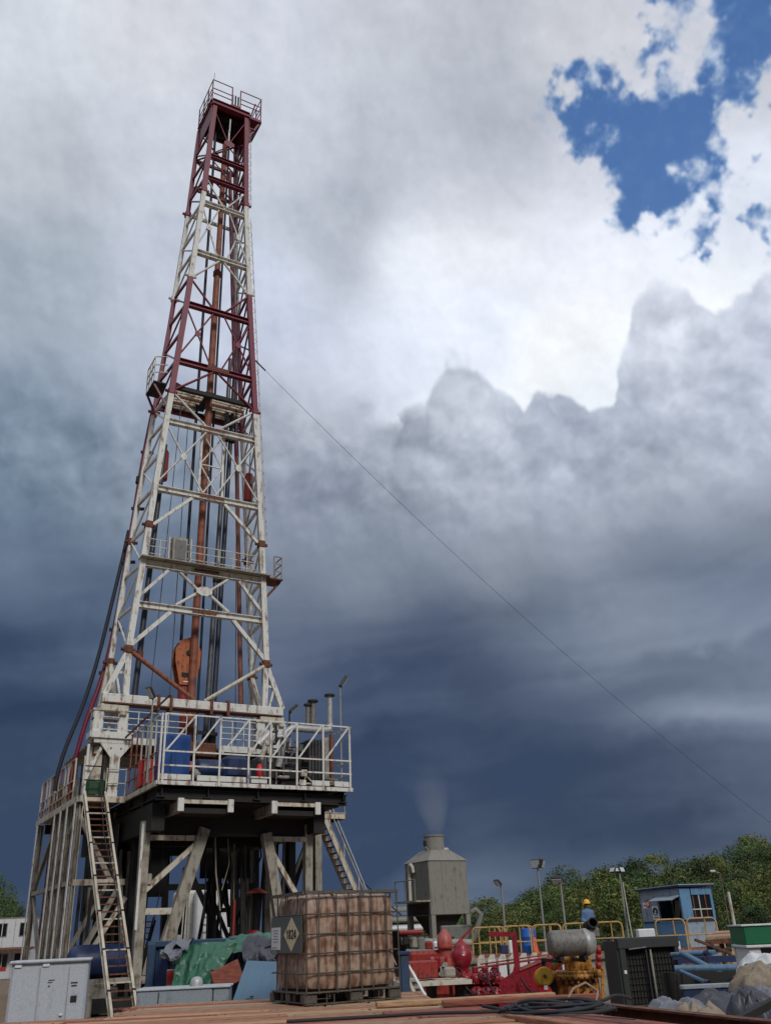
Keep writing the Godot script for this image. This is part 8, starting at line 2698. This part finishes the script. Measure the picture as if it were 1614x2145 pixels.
func trunk_mesh(sd: int, h: float) -> ArrayMesh:
	var r := RandomNumberGenerator.new()
	r.seed = sd
	var g := geo()
	g.path(PackedVector3Array([Vector3(0, -0.6, 0), Vector3(0.03, h * 0.3, 0.02), Vector3(-0.02, h * 0.65, 0.0), Vector3(0.04, h, 0.03)]), 0.075, 7)
	for i in 5:
		var t := r.randf() * TAU
		var y := h * r.randf_range(0.45, 0.9)
		g.tube(Vector3(0, y, 0), Vector3(cos(t) * 0.55, y + r.randf_range(0.25, 0.6), sin(t) * 0.55), 0.04, 0.012, 5, false)
	return g.mesh()


func build_trees() -> void:
	# the hill
	var g := geo()
	g.sheet(func(u: float, v: float) -> Vector3:
		var d := 70.0 + 330.0 * v * v
		var px := 640.0 + 1500.0 * u
		var x := (px - 845.0) * 0.9036 / cam_f * d
		return Vector3(x, hill_y(x, -d), -d), 60, 30, Vector3(0, 1, 0))
	var o := part("wooded_hill", g, M.hill, self)
	o.set_meta("kind", "structure")
	tag(o, "low green hill rising towards the right", "hill")
	var cols := [Color(0.044, 0.078, 0.022), Color(0.066, 0.110, 0.028), Color(0.102, 0.140, 0.032), Color(0.150, 0.195, 0.042)]
	var crowns := []
	var trunks := []
	for k in 8:
		crowns.append(crown_mesh(300 + k, cols[k % 4], [0.8, 0.95, 0.7, 1.15, 0.85, 1.0, 0.75, 0.65][k], 28, 110, 0.046))
		trunks.append(trunk_mesh(400 + k, 1.0))
	var kinds := ["dark_tree", "green_tree", "leafy_tree", "light_tree"]
	var said := ["dark green bushy tree", "mid green rounded tree", "olive green leafy tree", "bright yellow green tree"]
	var protos := []
	rng.seed = 88
	for k in 8:
		protos.append(null)
	var placed := []
	var made := 0
	var tries := 0
	while made < 190 and tries < 6000:
		tries += 1
		var d := lerpf(84.0, 172.0, pow(rng.randf(), 0.9))
		var px := rng.randf_range(770.0, 1720.0)
		if px < 1000.0 and rng.randf() < 0.35:
			continue
		var x := (px - 845.0) * 0.9036 / cam_f * d
		var ok := true
		var s := rng.randf_range(2.0, 3.5) * (0.72 if px < 1080.0 else 1.0)
		for q: Vector3 in placed:
			if Vector2(q.x - x, q.z + d).length() < 0.52 * (s + q.y):
				ok = false
				break
		if not ok:
			continue
		placed.append(Vector3(x, s, -d))
		var kind := rng.randi() % 4
		if px < 1120.0 and rng.randf() < 0.6:
			kind = 3 if rng.randf() < 0.6 else 2
		elif kind == 3 and rng.randf() < 0.6:
			kind = 0
		var zone := "just right of the silo" if px < 1040.0 else "behind the floodlight poles" if px < 1210.0 else "behind the workman and pale mast" if px < 1340.0 else "above the blue hut" if px < 1490.0 else "at the right edge"
		var level := "at the foot of the hill" if d < 108.0 else "halfway up the hill" if d < 140.0 else "near the skyline"
		var label: String = "%s %s, %s" % [said[kind], level, zone]
		var var_i := kind + (4 if rng.randf() < 0.5 else 0)
		var pos := Vector3(x, hill_y(x, -d), -d)
		var t: Node3D
		if protos[var_i] == null:
			t = thing(kinds[kind], label, "tree", pos, 0.0, "trees on the hillside")
			part_mesh("trunk", trunks[var_i], M.bark, t)
			var c := part_mesh("crown", crowns[var_i], M["leaf_%d" % kind], t)
			c.position = Vector3(0, 0.55, 0)
			protos[var_i] = t
		else:
			t = copy(protos[var_i], label, pos, rng.randf() * TAU)
		t.rotation.y = rng.randf() * TAU
		t.scale = Vector3(s, s * rng.randf_range(0.72, 1.05), s)
		made += 1
	# trees at the far left
	var lt := [[-6, 1838, 108.0, 2.6, 1], [44, 1886, 112.0, 1.0, 0], [-70, 1850, 110.0, 3.2, 2], [20, 1862, 114.0, 1.7, 1]]
	var ls := ["large green tree at the far left edge above the cabins", "small dark tree between the left edge and the rig", "broad tree beyond the left edge of the yard", "green tree standing behind the large one at the far left"]
	for i in 4:
		var q: Array = lt[i]
		var p := at(q[0], q[1], q[2])
		var t := copy(protos[q[4] if protos[q[4]] != null else 0], ls[i], Vector3(p.x, 0, p.z), i * 1.7, "trees at the far left")
		t.scale = Vector3(q[3], (p.y + 0.6) / 2.2, q[3])
	# tiny house roof on the hill
	var hp := at(1562, 1803, 150.0)
	o = null
	var hs := thing("hill_house", "tiny pale green roof showing between the trees high on the hill", "house", Vector3(hp.x, hp.y - 3.5, hp.z))
	part("wall", geo().box(Vector3(0, 1.7, 0), Vector3(1.6, 3.4, 1.6)), M.cabin_white, hs)
	part("roof", geo().prism(PackedVector2Array([Vector2(-1.0, 0), Vector2(1.0, 0), Vector2(0.4, 0.8), Vector2(-0.4, 0.8)]), Vector3(0, 3.4, 0), Basis.IDENTITY, 2.0), M.green_tarp, hs)


# ---------------------------------------------------------------- the workman
# bones: [from, to, radius from, radius to]; one smooth surface round all of them (surface nets)
func skin_mesh(bones: Array, cell: float, blend: float) -> ArrayMesh:
	var lo := Vector3.ONE * 1e9
	var hi := -lo
	for b: Array in bones:
		var r := maxf(b[2], b[3]) + blend + cell * 2.0
		lo = lo.min((b[0] as Vector3).min(b[1]) - Vector3.ONE * r)
		hi = hi.max((b[0] as Vector3).max(b[1]) + Vector3.ONE * r)
	var n := Vector3i(((hi - lo) / cell).ceil()) + Vector3i.ONE
	var f := PackedFloat32Array()
	f.resize(n.x * n.y * n.z)
	f.fill(1e3)
	for b: Array in bones:
		var a: Vector3 = b[0]
		var e: Vector3 = b[1]
		var ra: float = b[2]
		var re: float = b[3]
		var m := Vector3.ONE * (maxf(ra, re) + blend + cell * 2.0)
		var i0 := Vector3i(((a.min(e) - m - lo) / cell).floor()).clamp(Vector3i.ZERO, n - Vector3i.ONE)
		var i1 := Vector3i(((a.max(e) + m - lo) / cell).ceil()).clamp(Vector3i.ZERO, n - Vector3i.ONE)
		var ab := e - a
		var ll := maxf(ab.length_squared(), 1e-9)
		for z in range(i0.z, i1.z + 1):
			for y in range(i0.y, i1.y + 1):
				for x in range(i0.x, i1.x + 1):
					var p := lo + Vector3(x, y, z) * cell
					var t := clampf((p - a).dot(ab) / ll, 0.0, 1.0)
					var d := p.distance_to(a + ab * t) - lerpf(ra, re, t)
					var i := (z * n.y + y) * n.x + x
					var o := f[i]
					var h := maxf(blend - absf(o - d), 0.0) / blend
					f[i] = minf(o, d) - h * h * blend * 0.25
	var vid := {}
	var verts := PackedVector3Array()
	var sx := 1
	var sy := n.x
	var sz := n.x * n.y
	for z in n.z - 1:
		for y in n.y - 1:
			for x in n.x - 1:
				var i := z * sz + y * sy + x
				var c := [i, i + sx, i + sy, i + sx + sy, i + sz, i + sx + sz, i + sy + sz, i + sx + sy + sz]
				var inside := 0
				for q: int in c:
					if f[q] < 0.0:
						inside += 1
				if inside == 0 or inside == 8:
					continue
				var sum := Vector3.ZERO
				var cnt := 0
				for e2 in [[0, 1], [2, 3], [4, 5], [6, 7], [0, 2], [1, 3], [4, 6], [5, 7], [0, 4], [1, 5], [2, 6], [3, 7]]:
					var fa: float = f[c[e2[0]]]
					var fb: float = f[c[e2[1]]]
					if (fa < 0.0) != (fb < 0.0):
						var t := fa / (fa - fb)
						var pa := Vector3(e2[0] & 1, (e2[0] >> 1) & 1, e2[0] >> 2)
						var pb2 := Vector3(e2[1] & 1, (e2[1] >> 1) & 1, e2[1] >> 2)
						sum += pa.lerp(pb2, t)
						cnt += 1
				vid[i] = verts.size()
				verts.append(lo + (Vector3(x, y, z) + sum / cnt) * cell)
	var s := SurfaceTool.new()
	s.begin(Mesh.PRIMITIVE_TRIANGLES)
	s.set_smooth_group(0)
	for v in verts:
		s.add_vertex(v)
	var st := [sx, sy, sz]
	for i: int in vid:
		for ax in 3:
			var j: int = i + st[ax]
			if (f[i] < 0.0) == (f[j] < 0.0):
				continue
			var u: int = st[(ax + 1) % 3]
			var w: int = st[(ax + 2) % 3]
			if not (vid.has(i - u) and vid.has(i - w) and vid.has(i - u - w)):
				continue
			var q := [vid[i], vid[i - u], vid[i - u - w], vid[i - w]]
			if f[i] < 0.0:
				q.reverse()
			for k2 in [0, 1, 2, 0, 2, 3]:
				s.add_index(q[k2])
	s.generate_normals()
	return s.commit()


func build_person() -> void:
	var c := at(1232, 1930, 36.9)
	var o := thing("person", "workman in a yellow helmet and blue shirt standing behind the tank railing", "person", Vector3(c.x, 1.45, c.z), deg_to_rad(205))
	# facing -z in his own frame; feet at the origin
	var V := func(x: float, y: float, z: float) -> Vector3: return Vector3(x, y, z)
	var hip := 0.9
	var body := [
		[Vector3(0, 1.42, 0), Vector3(0, 1.52, -0.01), 0.058, 0.055],
		[Vector3(0, 1.60, -0.02), Vector3(0, 1.66, -0.015), 0.078, 0.088],
		[Vector3(0, 1.55, -0.045), Vector3(0, 1.58, -0.05), 0.052, 0.058],
		[Vector3(0, 1.60, -0.105), Vector3(0, 1.585, -0.115), 0.014, 0.017],
		[Vector3(-0.085, 1.605, -0.01), Vector3(-0.088, 1.62, -0.01), 0.018, 0.02],
		[Vector3(0.085, 1.605, -0.01), Vector3(0.088, 1.62, -0.01), 0.018, 0.02],
		[Vector3(0, 1.0, 0), Vector3(0, 1.36, 0), 0.12, 0.13],
		[Vector3(-0.15, 1.38, 0), Vector3(0.15, 1.38, 0), 0.07, 0.07],
	]
	for s in [-1.0, 1.0]:
		var sh := Vector3(0.19 * s, 1.37, 0)
		var el := Vector3(0.25 * s, 1.09, 0.03)
		var wr := Vector3(0.2 * s, 0.99, -0.2)
		body.append([sh, el, 0.05, 0.042])
		body.append([el, wr, 0.04, 0.028])
		var hand := wr + Vector3(-0.02 * s, -0.02, -0.07)
		body.append([wr, hand, 0.027, 0.034])
		for k in 4:
			var root := hand + Vector3((k - 1.5) * 0.019 * s, 0.004, -0.025)
			var ln: float = [0.036, 0.042, 0.039, 0.031][k]
			var mid := root + Vector3(0, -0.008, -ln)
			body.append([root, mid, 0.0095, 0.0088])
			body.append([mid, mid + Vector3(0, -ln * 0.85, -ln * 0.25), 0.0088, 0.0078])
		body.append([wr + Vector3(-0.03 * s, -0.005, -0.035), wr + Vector3(-0.052 * s, -0.028, -0.085), 0.0115, 0.0085])
		body.append([Vector3(0.09 * s, 0.88, 0), Vector3(0.1 * s, 0.48, -0.01), 0.08, 0.058])
		body.append([Vector3(0.1 * s, 0.48, -0.01), Vector3(0.1 * s, 0.09, 0.02), 0.054, 0.038])
		body.append([Vector3(0.1 * s, 0.05, 0.03), Vector3(0.11 * s, 0.035, -0.13), 0.045, 0.036])
	part_mesh("body", skin_mesh(body, 0.0145, 0.02), M.skin, o)
	var shirt := [
		[Vector3(0, 0.98, 0), Vector3(0, 1.34, 0.0), 0.15, 0.155],
		[Vector3(-0.07, 1.0, 0), Vector3(-0.08, 1.32, 0), 0.13, 0.13],
		[Vector3(0.07, 1.0, 0), Vector3(0.08, 1.32, 0), 0.13, 0.13],
		[Vector3(-0.17, 1.37, 0), Vector3(0.17, 1.37, 0), 0.075, 0.075],
		[Vector3(0, 1.42, 0), Vector3(0, 1.45, 0), 0.075, 0.068],
	]
	for s in [-1.0, 1.0]:
		shirt.append([Vector3(0.19 * s, 1.37, 0), Vector3(0.25 * s, 1.09, 0.03), 0.068, 0.06])
		shirt.append([Vector3(0.25 * s, 1.09, 0.03), Vector3(0.215 * s, 1.02, -0.13), 0.058, 0.048])
	part_mesh("shirt", skin_mesh(shirt, 0.02, 0.05), M.shirt, o)
	var legs := [[Vector3(-0.06, 0.93, 0), Vector3(0.06, 0.93, 0), 0.135, 0.135]]
	for s in [-1.0, 1.0]:
		legs.append([Vector3(0.085 * s, 0.88, 0), Vector3(0.1 * s, 0.48, -0.01), 0.1, 0.078])
		legs.append([Vector3(0.1 * s, 0.48, -0.01), Vector3(0.1 * s, 0.1, 0.02), 0.076, 0.066])
	part_mesh("trousers", skin_mesh(legs, 0.022, 0.04), M.trousers, o)
	for s in [-1.0, 1.0]:
		part("boot", geo().cbox(Vector3(0.1 * s, 0.05, -0.04), Vector3(0.11, 0.1, 0.28), 0.03), M.oily_and_shade, o)
		part("eye", geo().lathe(ball_profile(0.012), Vector3(0.032 * s, 1.615, -0.098), Basis.IDENTITY, 8), M.hair, o)
	part("mouth", geo().box(Vector3(0, 1.545, -0.106), Vector3(0.045, 0.008, 0.01)), M.block_red, o)
	part("hair", geo().lathe([Vector2(0.094, 1.62), Vector2(0.1, 1.67), Vector2(0.085, 1.72)], Vector3(0, 0, -0.008), Basis.IDENTITY, 16), M.hair, o)
	part("helmet", geo().lathe([Vector2(0.148, 1.665), Vector2(0.15, 1.675), Vector2(0.122, 1.685), Vector2(0.12, 1.72), Vector2(0.105, 1.77), Vector2(0.065, 1.805), Vector2(0.0, 1.815)], Vector3(0, 0, -0.018), Basis.IDENTITY, 20), M.helmet, o)
	part("helmet_ridge", geo().path(PackedVector3Array([Vector3(0, 1.7, -0.145), Vector3(0, 1.765, -0.12), Vector3(0, 1.815, -0.02), Vector3(0, 1.77, 0.085), Vector3(0, 1.7, 0.105)]), 0.014, 6), M.helmet, o)


func build_all() -> void:
	var g := geo()
	g.box(Vector3(0, -0.5, 0), Vector3(3000, 1, 3000))
	var o := part("ground", g, M.earth, self)
	o.set_meta("kind", "structure")
	tag(o, "bare trodden earth of the drilling yard", "ground")
	build_trees()
	build_mast()
	build_hoist()
	build_substructure()
	build_guardrails()
	build_stairs()
	build_rig_equipment()
	build_behind_rig()
	build_tower()
	build_tanks()
	build_hut()
	build_lamps()
	build_red_pumps()
	build_engine_set()
	build_right_side()
	build_left_front()
	build_deck()
	build_tote()
	build_cables()
	build_heaps()
	build_person()
